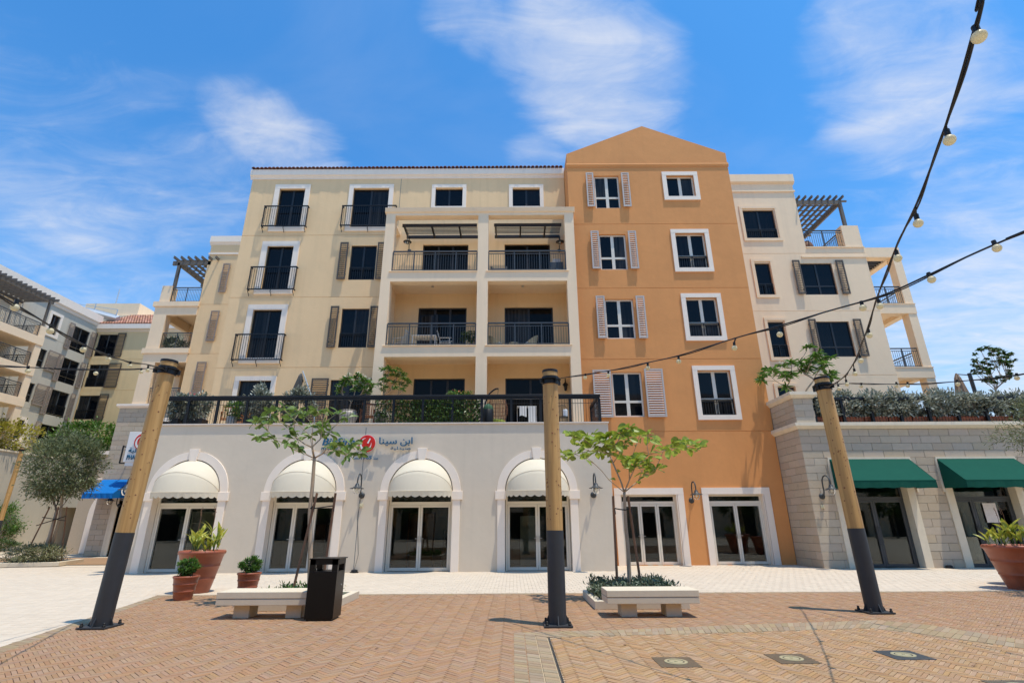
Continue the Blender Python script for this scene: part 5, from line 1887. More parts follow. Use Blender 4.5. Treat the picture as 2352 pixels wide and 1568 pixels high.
# pantiled slope
zr0, zr1 = ZH + .62, PY(300, 725, YH + 3.7).z
rt = MB()
xw = .26
nx = int((-18 - HX0) / xw)
ny = 12
for i in range(nx):
    x0 = HX0 + i * xw
    for j in range(ny):
        y0, y1 = YH - .3 + 4.0 * j / ny, YH - .3 + 4.0 * (j + 1) / ny
        z0_, z1_ = zr0 + (zr1 - zr0) * j / ny, zr0 + (zr1 - zr0) * (j + 1) / ny
        for k in range(4):
            a0, a1 = pi * k / 4, pi * (k + 1) / 4
            xc, rr = x0 + xw / 2, xw * .42
            rt.poly([(xc - rr * cos(a0), y0, z0_ + rr * sin(a0) + .05), (xc - rr * cos(a1), y0, z0_ + rr * sin(a1) + .05), (xc - rr * cos(a1), y1, z1_ + rr * sin(a1)), (xc - rr * cos(a0), y1, z1_ + rr * sin(a0))])
rt.poly([(HX0, YH - .3, zr0), (-18, YH - .3, zr0), (-18, YH + 3.7, zr1), (HX0, YH + 3.7, zr1)])
rt.build('roof_tiles', mat('far_roof_tile', (.48, .23, .15), .8, var=.2, vscale=7, island=.35, hue=.03), far, kind='stuff')
bx_ = rect(226, 270, 695, 730, YH + 4)
MB().box(bx_[0] - 1.5, bx_[1] + 2.2, YH + 4, YH + 8, ZH, PY(250, 697, YH + 4).z).build('roof_house', M_wht, far)
bx_ = rect(258, 345, 722, 735, YH + 3.7)
MB().box(bx_[0], bx_[1] + 4, YH + 3.7, YH + 6, ZH, PY(310, 724, YH + 3.7).z).build('parapet', M_crm, far)
an = PY(266, 697, YH + 5)
am = MB()
am.tube([(an.x, YH + 5, an.z - .6), (an.x, YH + 5, PY(266, 664, YH + 5).z)], .05, 6)
for k in range(4):
    zz_ = an.z + .25 + k * .32
    am.bar((an.x - .12, YH + 5, zz_), (an.x + .12, YH + 5, zz_), .03, .03)
tag(am.build('roof_antenna', M_galv), 'thin pale antenna mast on the distant roof house', 'antenna')
dq = PY(225, 718, YH + 1)
dm = MB()
dm.tube([(dq.x - 3.0, YH + .6, dq.z + .4), (dq.x - .5, YH + .6, dq.z - .05), (dq.x + 2.5, YH + .6, dq.z - .9)], .38, 4)
for dx, dz_ in ((-2.4, .25), (0, 0), (2.3, -.7)):
    dm.bar((dq.x + dx, YH + .5, ZH), (dq.x + dx, YH + .5, dq.z + dz_ + .8), .06, .06)
dm.bar((dq.x - 3, YH + .5, dq.z + .9), (dq.x + 2.3, YH + .5, dq.z + .1), .05, .05)
tag(dm.build('roof_duct', M_galv), 'silver air duct on a rail frame at the distant roof edge', 'duct')
# ------------------------------------------------------------------ timber poles
POLES = {}


def pole(key, base, top, label, r=.142, zs=1.46):
    b = G(*base) if not isinstance(base, Vector) else base
    tp = PY(*top, b.y) if not isinstance(top, Vector) else top
    t = thing('timber_pole', label, 'pole', tuple(b), 'timber light poles on the square')
    ax = (tp - b)
    at_ = lambda z: b + ax * (z / tp.z)
    n = 26
    w = MB()
    w.tube([at_(zs + (tp.z - .02 - zs) * k / 14) for k in range(15)], [r * (1.0 + .012 * sin(k * 1.3)) for k in range(15)], n, caps=False)
    tim = w.build('timber', M_wood, t, smooth=False)
    for p_ in tim.data.polygons:
        p_.use_smooth = len(p_.vertices) == 4
    kn = MB()
    rg = random.Random(key)
    for k in range(46):
        zz_, a = rg.uniform(zs + .1, tp.z - .5), rg.uniform(-2.9, -.2)
        c = at_(zz_) + Vector((cos(a), sin(a), 0)) * (r * 1.0)
        q = rg.uniform(.008, .02)
        kn.lathe([(q, -.004), (q * .5, .004)], 8, (0, 0, 0))
        m = len(kn.v) - 16
        rt_ = Vector((cos(a), sin(a), 0)).to_track_quat('Z', 'Y').to_matrix()
        for i in range(m, len(kn.v)):
            kn.v[i] = tuple(c + rt_ @ Vector(kn.v[i]))
    kn.build('knots', M_dwood, t, kind='stuff')
    slv = MB().tube([at_(.02 + (zs - .02) * k / 6) for k in range(7)], r + .005, n, caps=False).build('sleeve', mat('pole_sleeve', (.028, .030, .034), .55, var=.25, vscale=6), t, smooth=False)
    for p_ in slv.data.polygons:
        p_.use_smooth = len(p_.vertices) == 4
    MB().tube([at_(tp.z - .045), at_(tp.z)], r + .006, n).build('cap', M_black, t)
    cz = tp.z - .19
    MB().tube([at_(cz - .09), at_(cz + .06)], r + .016, n).build('collar', M_black, t)
    for a in range(4):
        an = a * pi / 2 + .5
        d = Vector((cos(an), sin(an), 0))
        MB().bar(at_(cz - .03) + d * (r + .01), at_(cz - .03) + d * (r + .085), .03, .09).build('lug', M_black, t, bevel=.008)
    MB().lathe([(r + .016, 0), (r + .06, 0), (r + .06, .018), (r + .016, .018)], n, tuple(at_(cz))).build('flange', M_black, t)
    s = .23
    MB().box(b.x - s, b.x + s, b.y - s, b.y + s, .006, .03).build('base_plate', MATS['pole_sleeve'], t, bevel=.003)
    for a in range(4):
        an = a * pi / 2
        d = Vector((cos(an), sin(an), 0))
        x = Vector((-sin(an), cos(an), 0)) * .008
        g = MB()
        p0, p1, p2 = b + d * (r - .01) + Vector((0, 0, .03)), b + d * (s - .02) + Vector((0, 0, .03)), b + d * (r - .0) + Vector((0, 0, .17))
        g.poly([p0 - x, p1 - x, p2 - x]).poly([p0 + x, p2 + x, p1 + x]).poly([p1 - x, p1 + x, p2 + x, p2 - x])
        g.build('gusset', MATS['pole_sleeve'], t)
        c = b + Vector((cos(an + pi / 4), sin(an + pi / 4), 0)) * (s * 1.12)
        MB().lathe([(.026, .03), (.026, .055), (.02, .06), (.02, .085), (.008, .095)], 10, (c.x, c.y, 0)).build('bolt', M_black, t)
    POLES[key] = at_(cz)
    return t


pole('L', (230, 1440), (390, 828), 'timber light pole with a black sleeve standing in front of the first arched shop door')
pole('C', (1281, 1436), (1263, 851), 'timber light pole with a black sleeve standing in front of the last arched shop door')
pole('R', (2010, 1406), (1886, 867), 'timber light pole with a black sleeve standing in front of the green awnings')
pt_ = PY(53, 1027, 36)
pole('F', Vector((pt_.x, 36, 0)), pt_, 'slim timber light pole in front of the beige street wall', .135, 2.0)


# ------------------------------------------------------------------ festoon lights
def catmull(P, n=8):
    res = []
    for i in range(len(P) - 1):
        p0, p1, p2, p3 = P[max(i - 1, 0)], P[i], P[i + 1], P[min(i + 2, len(P) - 1)]
        for k in range(n):
            t = k / n
            res.append(0.5 * ((2 * p1) + (p2 - p0) * t + (2 * p0 - 5 * p1 + 4 * p2 - p3) * t * t + (3 * p1 - p0 - 3 * p2 + p3) * t ** 3))
    res.append(P[-1])
    return res


def festoon(key, to, path, bulbs, label, br=.032):
    p0 = POLES[key]
    nrm = Vector((to[1] - p0.y, -(to[0] - p0.x), 0)).normalized()

    def hit(px, py):
        r = ray(px, py)
        return EYE + r * ((p0 - EYE).dot(nrm) / r.dot(nrm))
    P = [hit(*q) for q in path]
    d0 = (P[0] - p0)
    P = [p0 + d0.normalized() * .16] + P if d0.length > .2 else P
    dv = Vector((to[0] - p0.x, to[1] - p0.y, 0)).normalized()
    e0 = P[-1]
    run = max(3.0, (e0.y + 4.0) / max(-dv.y, .2))
    P += [e0 + dv * (run * .5) + Vector((0, 0, (4.3 - e0.z) * .35)), Vector((e0.x + dv.x * run, e0.y + dv.y * run, 4.3))]
    C = catmull(P)
    t = thing('festoon_lights', label, 'string lights', tuple(p0), 'festoon light strings')
    MB().tube(C, .008, 6).build('cable', M_black, t, smooth=True)
    L = 0
    tw = []
    for i, c in enumerate(C):
        if i:
            L += (C[i] - C[i - 1]).length
        tw.append(c + nrm * (.009 * cos(L * 5)) + Vector((0, 0, -.009 + .009 * sin(L * 5))))
    MB().tube(tw, .006, 5).build('wire', M_black, t, smooth=True)
    for (bx, by) in bulbs:
        c = hit(bx, by)
        near = min(C, key=lambda q: (q - c).length)
        up = near - c
        if up.length > .16:
            c = near - up.normalized() * .085
            up = near - c
        u = Vector((up.x * .3, up.y * .3, max(up.z, .05))).normalized()
        so = MB().tube([c + u * (br * .8), c + u * (br * .8 + .045)], .016, 8)
        so.bar(c + u * (br * .8 + .04), near, .012, .012)
        s_ = so.build('socket', M_black, t)
        b = MB()
        prof = [(br * sin(pi * k / 10), -br * cos(pi * k / 10)) for k in range(1, 10)]
        b.lathe(prof, 16, tuple(c))
        b.build('bulb', M_bulbin, s_, smooth=True)
    return t


festoon('R', (2.19, 1.73), [(1905, 886), (1935, 868), (1960, 835), (1985, 775), (2008, 705), (2030, 640), (2062, 560), (2108, 462), (2160, 325), (2203, 190), (2236, 75), (2258, 0), (2290, -130)],
        [(2249, 85), (2181, 322), (2109, 513), (2067, 614), (2021, 703), (1997, 770), (1977, 828), (1964, 858), (1945, 882), (1927, 892)], 'festoon lights climbing steeply from the pole by the green awnings')
festoon('C', (3.63, 4.03), [(1320, 863), (1400, 851), (1480, 834), (1560, 816), (1690, 776), (1800, 745), (1900, 715), (2000, 687), (2060, 665), (2140, 628), (2240, 581), (2352, 533), (2460, 487)],
        [(1344, 867), (1397, 862), (1488, 845), (1559, 830), (1687, 799), (1791, 768), (1982, 707), (2140, 642), (2290, 570)], 'festoon lights crossing the orange house from the middle pole')
festoon('R', (7.05, 6.9), [(1950, 880), (2050, 882), (2150, 879), (2250, 871), (2352, 858), (2470, 838)], [(1978, 887), (2059, 886), (2085, 886), (2200, 882), (2336, 868)], 'festoon lights running level above the podium hedge')
festoon('L', (-4.23, 4.1), [(345, 838), (290, 829), (235, 810), (190, 790), (130, 757), (70, 720), (0, 678), (-80, 628)], [(34, 706), (115, 760), (191, 803), (249, 825), (298, 840), (339, 850)], 'festoon lights slanting up from the pole across the grey apartment block')
festoon('L', (-6.4, 6.5), [(340, 846), (300, 847), (220, 848), (100, 845), (0, 839), (-90, 833)], [(324, 854), (220, 857), (64, 852)], 'festoon lights running level from the pole across the grey apartment block')

# ------------------------------------------------------------------ benches, bin, planters
for i, (xl, xr, yb_, lab) in enumerate(((-5.30, -3.52, 10.2, 'pale stone bench beside the black litter bin'), (1.66, 3.30, 10.15, 'pale stone bench in front of the lime leaved sapling'))):
    t = thing('stone_bench', lab, 'bench', ((xl + xr) / 2, yb_ + .3, 0), 'stone benches')
    MB().box(xl, xr, yb_, yb_ + .62, .335, .445).build('seat', M_conc, t, bevel=.008)
    MB().box(xl, xr, yb_ + .004, yb_ + .62, .225, .328).build('under_slab', M_conc, t, bevel=.008)
    MB().box(xl + .03, xr - .03, yb_ + .03, yb_ + .6, .327, .336).build('seam', M_joint, t)
    for xx in (xl + .27, xr - .57):
        MB().box(xx, xx + .28, yb_ + .16, yb_ + .52, 0, .226).build('leg', M_conc, t, bevel=.006)


def tree_pit(x0, x1, y0, y1, label, h=.15, w=.16, loc_rot=None):
    t = thing('planter_kerb', label, 'planter', ((x0 + x1) / 2, (y0 + y1) / 2, 0), 'square stone tree pits')
    for q in ((x0, x1, y0, y0 + w), (x0, x1, y1 - w, y1), (x0, x0 + w, y0 + w, y1 - w), (x1 - w, x1, y0 + w, y1 - w)):
        MB().box(*q, 0, h).build('kerb_stone', M_conc, t, bevel=.006)
    MB().box(x0 + w, x1 - w, y0 + w, y1 - w, 0, h - .05).build('soil', M_soil, t)
    return t


tree_pit(-5.42, -3.52, 11.15, 13.05, 'square stone tree pit behind the bench with the litter bin')
tree_pit(1.58, 3.42, 11.15, 13.0, 'square stone tree pit behind the bench by the middle pole')
op = [G(7.7, 1300.7), G(89.5, 1305), G(166.7, 1293)]
oc = G(89, 1305)
_l, _r = G(7.7, 1300.7), G(166.7, 1293)
OXc, OYc = (_l.x + _r.x) / 2, (_l.y + _r.y) / 2
print('olive', oc, _l, _r)
t = thing('planter_kerb', 'square stone tree pit round the olive tree', 'planter', (OXc, OYc, 0), 'square stone tree pits')
ang = .30
hs = 1.18
for k in range(4):
    a = ang + k * pi / 2
    d, n_ = Vector((cos(a), sin(a), 0)), Vector((-sin(a), cos(a), 0))
    c = Vector((OXc, OYc, .08)) + d * (hs - .1)
    MB().bar(c - n_ * hs, c + n_ * (hs - .2), .2, .16).build('kerb_stone', M_conc, t, bevel=.006)
so_ = MB().lathe([(hs * 1.25, .0), (hs * 1.25, .09)], 4, (OXc, OYc, 0)).build('soil', M_soil, t)
so_.data.transform(Matrix.Translation((OXc, OYc, 0)) @ Matrix.Rotation(ang + pi / 4, 4, 'Z') @ Matrix.Translation((-OXc, -OYc, 0)))

bx, by = -3.66, 10.02
t = thing('litter_bin', 'black steel litter bin with open slots standing beside the stone bench', 'bin', (bx + .28, by + .25, 0))
wA, dA = .56, .46
b = MB()
z0_, z1_, z2_ = .03, .79, .985
b.prism_z([(bx + .03, by + .0), (bx + wA - .03, by), (bx + wA - .03, by + dA), (bx + .03, by + dA)], z0_, z1_)
M_bin = mat('bin_black', (.005, .0045, .0045), .35, spec=.25)
b.build('body', M_bin, t, bevel=.006)
f = MB()
for xx in (bx + .03, bx + wA - .13):
    for yy in (by, by + dA - .08):
        f.box(xx, xx + .10, yy, yy + .08, z1_, z2_)
f.box(bx + .03, bx + wA - .03, by, by + .02, z2_ - .085, z2_).box(bx + .03, bx + wA - .03, by + dA - .02, by + dA, z2_ - .085, z2_).box(bx + .03, bx + .05, by + .08, by + dA - .08, z2_ - .085, z2_).box(bx + wA - .05, bx + wA - .03, by + .08, by + dA - .08, z2_ - .085, z2_)
f.build('slot_frame', M_bin, t)
MB().prism_z([(bx + .015, by - .012), (bx + wA - .0, by - .012), (bx + wA - .0, by + dA + .012), (bx + .015, by + dA + .012)], z2_, z2_ + .02).build('lid', M_bin, t, bevel=.005)
MB().box(bx + .06, bx + wA - .06, by + .03, by + dA - .03, 0, .03).build('plinth', M_black, t)
lk = MB().lathe([(.012, 0), (.012, .01)], 10, (0, 0, 0)).build('lock', M_steel, t, loc=None)
lk.data.transform(Matrix.Translation((bx + wA - .028, by + .3, .55)) @ Matrix.Rotation(pi / 2, 4, 'Y'))

POTN = [0]


def pot(x, y, h, rt, rb, label, group='terracotta pots'):
    t = thing('terracotta_pot', label, 'pot', (x, y, 0), group)
    prof = [(rb, 0), (rb * 1.0, .02)]
    for k in range(1, 9):
        f_ = k / 9
        prof.append((rb + (rt * .93 - rb) * (f_ ** .92), h * .9 * f_ + .01))
        if k in (3, 6):
            r_, z_ = prof[-1]
            prof += [(r_ + .012, z_ + .008), (r_ + .014, z_ + .022), (r_ + .006, z_ + .034)]
    prof += [(rt * .94, h * .90), (rt * .985, h * .915), (rt, h * .95), (rt * .985, h * .985), (rt * .95, h), (rt * .90, h * .985), (rt * .88, h * .92)]
    MB().lathe(prof, 48, (x, y, 0), caps=False).build('body', M_terra, t, smooth=True)
    MB().lathe([(0.001, h * .915), (rt * .885, h * .925)], 32, (x, y, 0), caps=False).build('soil', M_soil, t)
    return t


def px_pot(base_px, w_px, h_px):
    b = G(*base_px)
    return b


pb1 = G(435, 1363)
pot(pb1.x, pb1.y + .25, .98, .545, .30, 'large tapered terracotta pot holding yellow green canna leaves by the arched door')
pb2 = G(408, 1379)
pot(pb2.x, pb2.y + .17, .50, .275, .185, 'small terracotta pot with a round clipped shrub in front of the large pot')
pb3 = PY(571, 1330, 13.7)
pot(pb3.x, 13.7, .50, .275, .185, 'small terracotta pot with a round clipped shrub behind the stone bench')
pb4 = G(2392, 1356)
P4 = (pb4.x - .05, pb4.y + .3)
pot(P4[0], P4[1], 1.02, .66, .36, 'very large terracotta pot of yellow green canna near the green awnings')
P5 = (P4[0] + .95, P4[1] + 1.0)
pot(P5[0], P5[1], .9, .6, .36, 'large terracotta pot standing behind the one with canna near the green awnings')
tj = G(80, 1249)
t = thing('glazed_pot', 'rounded orange terracotta jar standing by the beige gate wall', 'pot', (tj.x, tj.y, 0))
hj = PY(80, 1213, tj.y).z
MB().lathe([(hj * .30, 0), (hj * .42, hj * .3), (hj * .47, hj * .65), (hj * .44, hj * .92), (hj * .46, hj), (hj * .40, hj), (hj * .38, hj * .9)], 24, (tj.x, tj.y, 0), caps=False).build('body', M_terra, t, smooth=True)
MB().lathe([(.001, hj * .9), (hj * .39, hj * .91)], 24, (tj.x, tj.y, 0), caps=False).build('soil', M_soil, t)


# ------------------------------------------------------------------ plants
def skeleton(root, tips, rt=.006, power=.46, noise=.05, pull=.45, seg=3, rmax=None):
    nodes, par = [Vector(root)], [-1]
    for tip in sorted([Vector(q) for q in tips], key=lambda q: (q - nodes[0]).length):
        dr_ = (tip - nodes[0]).length
        best = min(range(len(nodes)), key=lambda i: (nodes[i] - tip).length + pull * (nodes[i] - nodes[0]).length + (5 if (nodes[i] - nodes[0]).length > dr_ * .85 else 0))
        a = nodes[best]
        last = best
        n = max(2, int((tip - a).length / .22))
        for k in range(1, n + 1):
            f_ = k / n
            p = a.lerp(tip, f_) + (Vector((random.uniform(-1, 1), random.uniform(-1, 1), random.uniform(-.6, .6) - .5 * sin(pi * f_))) * noise if k < n else Vector())
            nodes.append(p)
            par.append(last)
            last = len(nodes) - 1
    cnt = [0] * len(nodes)
    kids = [[] for _ in nodes]
    for i, p in enumerate(par):
        if p >= 0:
            kids[p].append(i)
    for i in range(len(nodes) - 1, -1, -1):
        cnt[i] = max(1, sum(cnt[k] for k in kids[i]))
    mb_ = MB()
    done = set()
    for i in range(len(nodes)):
        for k in kids[i]:
            if k in done:
                continue
            ch, cur = [i, k], k
            done.add(k)
            while kids[cur]:
                nx_ = max(kids[cur], key=lambda q: cnt[q])
                if nx_ in done:
                    break
                done.add(nx_)
                ch.append(nx_)
                cur = nx_
            rad = [rt * max(cnt[q], 1) ** power for q in ch]
            rad[0] = min(rad[0], rad[1] * 1.25)
            if rmax:
                rad = [min(q, rmax) for q in rad]
            mb_.tube([nodes[q] for q in ch], rad, 6)
    return mb_, nodes


def big_leaf(name, m, L=.26, Wd=.11, curl=.1, obov=False):
    mb_ = MB()
    n = 6
    for s in (-1, 1):
        for k in range(n):
            f0, f1 = k / n, (k + 1) / n

            def pt(f_, e):
                w = Wd / 2 * (sin(pi * min(1, f_ ** (1.35 if obov else .75) * .97 + .02)) ** (.62 if obov else .8)) * (0.3 + .7 * min(1, f_ * 1.8))
                z = -curl * L * f_ * f_ + (abs(e) * w * .35)
                return (e * w, f_ * L, z)
            q = [pt(f0, 0), pt(f0, s), pt(f1, s), pt(f1, 0)]
            mb_.poly(q if s < 0 else q[::-1])
    me = mb_.mesh(name)
    me.materials.append(m)
    me.polygons.foreach_set('use_smooth', [True] * len(me.polygons))
    return me


def place_leaf(me, parent, p, d, sc, roll=0.0):
    d = Vector(d).normalized()
    q = (d.to_track_quat('Y', 'Z').to_matrix() @ Matrix.Rotation(random.uniform(-1.1, 1.1) if roll == 0 else roll, 3, 'Y')).to_euler()
    o = obj('leaf', me, None, parent, loc=tuple(p), rot=q)
    o.scale = (sc, sc, sc)
    return o


def stakes(parent, base, pts, h, tr):
    for (dx, dy, tx, ty) in pts:
        a, b_ = base + Vector((dx, dy, 0)), base + Vector((tx, ty, h))
        MB().tube([a, b_], .028, 8).build('stake', M_stake, parent)
        c = a.lerp(b_, .86)
        tz = tr(c.z)
        s = MB()
        s.tube([c + Vector((0, 0, .03)), c.lerp(tz, .5) + Vector((0, -.03, .0)), tz + Vector((0, -.03, -.02))], .013, 5)
        s.tube([c + Vector((.02, -.03, .02)), c + Vector((.03, -.05, -.1))], .008, 4)
        s.build('tie', M_black, parent)


def sapling(label, base, trunk_px, Y, ros, leafm, nl, L, Wd, rtrunk, rscale, up):
    trunk = [base] + [PY(a, b_, Y) for a, b_ in trunk_px]
    t = thing('staked_sapling', label, 'tree', tuple(base), 'staked saplings in stone pits')
    trunk = catmull(trunk, 5)
    n = len(trunk)
    MB().tube(trunk, [rtrunk * (1 - .35 * k / (n - 1)) for k in range(n)], 9).build('trunk', M_bark, t, smooth=True)
    fork = trunk[-1]
    tips = [PY(a, b_, Y + random.uniform(-.75, .75)) for a, b_ in ros]
    sk, nodes = skeleton(fork, tips, .0062, .5, .03, .62, rmax=rtrunk * .62)
    sk.build('branches', M_bark, t, smooth=True)
    ml = [big_leaf('leaf', leafm, L, Wd, .12, True), big_leaf('leaf', leafm, L * 1.05, Wd * .9, .35, True), big_leaf('leaf', leafm, L * .9, Wd, -.05, True)]
    for p in tips:
        out_ = (p - fork)
        out_.z = 0
        a0 = random.uniform(0, 6)
        k_ = nl + random.randint(-2, 2)
        for k in range(k_):
            a = a0 + 2 * pi * k / k_ * 1.0 + random.uniform(-.3, .3)
            el = random.uniform(-.7, .95) * up
            d = Vector((cos(a), sin(a), el)) + out_.normalized() * .2
            q = p + Vector((random.uniform(-1, 1), random.uniform(-1, 1), random.uniform(-1, 1))) * .05
            place_leaf(random.choice(ml), t, q, d, random.uniform(.7, 1.2) * rscale)
    # a few leaves down the twigs
    for p in random.sample(nodes[1:], min(34, len(nodes) - 1)):
        a = random.uniform(0, 6.28)
        if (p - fork).length > .45:
            place_leaf(random.choice(ml), t, p, (cos(a), sin(a), random.uniform(0, .8)), random.uniform(.45, .8) * rscale)
    return t, trunk


SY = 12.1
cv = lambda L_, ax, bx_, ay, by_: [(ax + a * bx_, ay + b * by_) for a, b in L_]
s1 = [(590, 973), (603, 966), (623, 945), (623, 958), (652, 940), (667, 950), (688, 943), (675, 963), (664, 979), (700, 955), (729, 943), (749, 945), (719, 976), (734, 986), (747, 978), (775, 948), (796, 956),
      (598, 1004), (628, 1007), (656, 1021), (682, 1006), (757, 990), (684, 1029), (712, 1000), (768, 1036), (798, 1040), (770, 1017), (808, 1024), (824, 1039), (800, 1046)]
b1 = Vector((PY(716, 1330, SY).x, SY, .1))
t1, tk1 = sapling('slender staked sapling with dark glossy leaf rosettes beside the litter bin', b1, [(713, 1250), (712, 1180), (718, 1110), (722, 1052)], SY, s1, M_leafA, 8, .25, .115, .055, 1.0, 1.0)
near1 = lambda z: min(tk1, key=lambda q: abs(q.z - z))
stakes(t1, b1, [(-.36, -.1, -.10, 0), (.20, .1, .30, .05)], 2.15, near1)
s2 = [(1313, 1001), (1338, 1004), (1356, 999), (1377, 1014), (1362, 1026), (1338, 1030), (1300, 1045), (1320, 1042), (1346, 1048), (1374, 1035), (1400, 1042), (1405, 1006), (1426, 996), (1446, 983), (1441, 1009), (1470, 999), (1488, 997),
      (1436, 1020), (1412, 1024), (1441, 1058), (1457, 1063), (1452, 1048), (1485, 1058), (1490, 1043), (1506, 1076), (1480, 1089), (1526, 1028), (1544, 1030), (1567, 1016), (1583, 1024), (1601, 1024), (1390, 1010), (1458, 1074)]
b2 = Vector((PY(1445, 1335, SY).x, SY, .1))
t2, tk2 = sapling('staked sapling with broad lime green leaves in front of the orange house', b2, [(1443, 1270), (1437, 1200), (1434, 1130)], SY, s2, M_leafB, 8, .29, .165, .05, 1.0, .8)
near2 = lambda z: min(tk2, key=lambda q: abs(q.z - z))
stakes(t2, b2, [(-.28, -.1, -.22, 0), (.26, .0, .12, .02)], 2.05, near2)

# low ground cover in the pits
for (x0, x1, y0, y1, n, lab) in ((-5.2, -3.72, 11.35, 12.8, 700, 'low green ground cover in the tree pit by the litter bin'), (1.72, 3.3, 11.35, 12.8, 3600, 'low silvery green hedge filling the tree pit by the middle pole')):
    t = thing('ground_cover', lab, 'shrub', ((x0 + x1) / 2, (y0 + y1) / 2, .1))
    dense = n > 1000
    m_ = 220 if dense else 60
    tips = np.stack([np.random.uniform(x0, x1, m_), np.random.uniform(y0, y1, m_), np.random.uniform(.22, .46 if dense else .34, m_)], 1)
    st = MB()
    for q in tips:
        st.tube([(q[0] + random.uniform(-.08, .08), q[1] + random.uniform(-.08, .08), .09), tuple(q)], .005, 4, caps=False)
    st.build('stems', M_bark, t, kind='stuff')
    w = np.random.randint(0, m_, n * 2)
    f_ = np.random.rand(n * 2, 1)
    pos = tips[w] * np.array([1, 1, 0]) + np.concatenate([np.random.randn(n * 2, 2) * .06, .1 + (tips[w][:, 2:3] - .08) * (.25 + .75 * f_)], 1)
    leaves('foliage', pos, np.random.randn(n * 2, 3) + np.array([0, 0, .9]), .085, .03, mat('leaf_groundcover', (.055, .09, .04), .5, col2=(.17, .21, .14), transl=.25, island=.25) if dense else M_leafG, t)

# round clipped shrubs
for (x, y, lab) in ((pb2.x, pb2.y + .17, 'round clipped green shrub in the small pot before the large pot'), (pb3.x, 13.7, 'round clipped green shrub in the small pot behind the bench')):
    t = thing('clipped_shrub', lab, 'shrub', (x, y, .46), 'round clipped shrubs in small pots')
    sk, _ = skeleton(Vector((x, y, .45)), [Vector((x, y, .66)) + Vector((random.uniform(-1, 1), random.uniform(-1, 1), random.uniform(-.5, 1))) * .14 for _ in range(14)], .004, .4, .01)
    sk.build('stems', M_bark, t)
    p, d = blob_points((x, y, .66), (.22, .22, .165), 1500, .75, 40, .22)
    leaves('foliage', p, d, .055, .022, M_leafG, t, droop=.05)
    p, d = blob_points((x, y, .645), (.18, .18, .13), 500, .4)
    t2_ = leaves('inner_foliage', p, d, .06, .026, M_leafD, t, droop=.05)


def canna(x, y, z, label, rad, n, hmax):
    t = thing('canna_plant', label, 'plant', (x, y, z), 'canna plants in terracotta pots')
    ml = [big_leaf('leaf', M_leafC, .42, .13, .25), big_leaf('leaf', M_leafC, .36, .105, .05), big_leaf('leaf', M_leafC, .45, .11, .5)]
    st = MB()
    for k in range(n):
        a, r_ = random.uniform(0, 6.28), rad * sqrt(random.random())
        b_ = Vector((x + r_ * cos(a), y + r_ * sin(a), z))
        h = random.uniform(.12, hmax * (1 - .45 * r_ / rad))
        tp = b_ + Vector((cos(a) * .12 * random.random(), sin(a) * .12 * random.random(), h))
        st.tube([b_ - Vector((0, 0, .03)), tp], .009, 5)
        for q in range(random.randint(2, 4)):
            aa = random.uniform(0, 6.28)
            f_ = random.uniform(.25, 1)
            place_leaf(random.choice(ml), t, b_.lerp(tp, f_), (cos(aa) * .55, sin(aa) * .55, random.uniform(.7, 1.6)), random.uniform(.55, 1.0))
    st.build('stems', M_leafG, t, kind='stuff')
    sp = MB()
    for k in range(2):
        b_ = Vector((x + random.uniform(-.25, .25), y + random.uniform(-.2, .2), z))
        sp.tube([b_, b_ + Vector((.02, 0, hmax * 1.25)), b_ + Vector((.0, 0, hmax * 1.55))], [.008, .006, .004], 5)
        for q in range(8):
            c = b_ + Vector((random.uniform(-.03, .03), random.uniform(-.03, .03), hmax * (1.25 + .04 * q)))
            sp.tube([c, c + Vector((0, 0, .035))], [.01, .003], 4)
    sp.build('seed_spikes', M_stake, t, kind='stuff')
    return t


canna(pb1.x, pb1.y + .25, .90, 'yellow green canna with dry flower spikes in the large pot by the arched door', .40, 24, .72)
canna(P4[0], P4[1], .94, 'yellow green canna in the very large pot near the green awnings', .46, 22, .62)

# olive tree with stakes
t = thing('olive_tree', 'dense grey green olive tree with stakes in a square pit', 'tree', (OXc, OYc, .09))
oyd = OYc
base = Vector((OXc, oyd, .08))
top = PY(150, 1000, oyd)
cen = PY(148, 1072, oyd)
rx = (PY(235, 1072, oyd).x - PY(68, 1072, oyd).x) / 2
rz = (PY(148, 985, oyd).z - PY(148, 1160, oyd).z) / 2
p, d = blob_points(tuple(cen), (rx * .88, rx * .85, rz * .92), 9000, .6, 120, .2)
tips = [Vector(p[i]) for i in range(0, 9000, 160)]
fork = PY(130, 1175, oyd)
MB().tube([base, base.lerp(fork, .5) + Vector((.06, 0, 0)), fork], [.09, .075, .065], 9).build('trunk', M_bark, t, smooth=True)
MB().tube([base + Vector((.2, .1, 0)), fork + Vector((.15, .1, -.2)), cen], [.07, .06, .04], 9).build('trunk', M_bark, t, smooth=True)
sk, _ = skeleton(fork, tips, .008, .45, .05)
sk.build('branches', M_dbark, t)
leaves('crown', p, d, .15, .038, M_leafO, t)
p, d = blob_points(tuple(cen + Vector((0, 0, -.1))), (rx * .7, rx * .7, rz * .75), 3500, .2)
leaves('inner_crown', p, d, .13, .034, M_leafO, t)
for (dx, dy, tx) in ((-.55, -.3, -.15), (.4, -.2, .2), (-.1, .4, 0), (.75, .2, .45)):
    MB().tube([base + Vector((dx, dy, 0)), base + Vector((tx, dy * .4, 2.35))], .03, 7).build('stake', M_stake, t)
MB().bar(base + Vector((-.45, -.2, 1.55)), base + Vector((.6, .0, 1.95)), .05, .03).build('tie', M_black, t)
MB().bar(base + Vector((-.2, -.3, 1.9)), base + Vector((.7, -.1, 1.75)), .05, .03).build('tie', M_black, t)
t = thing('grey_shrub', 'wide low grey green shrub growing round the olive trunk', 'shrub', (OXc, OYc, .1))
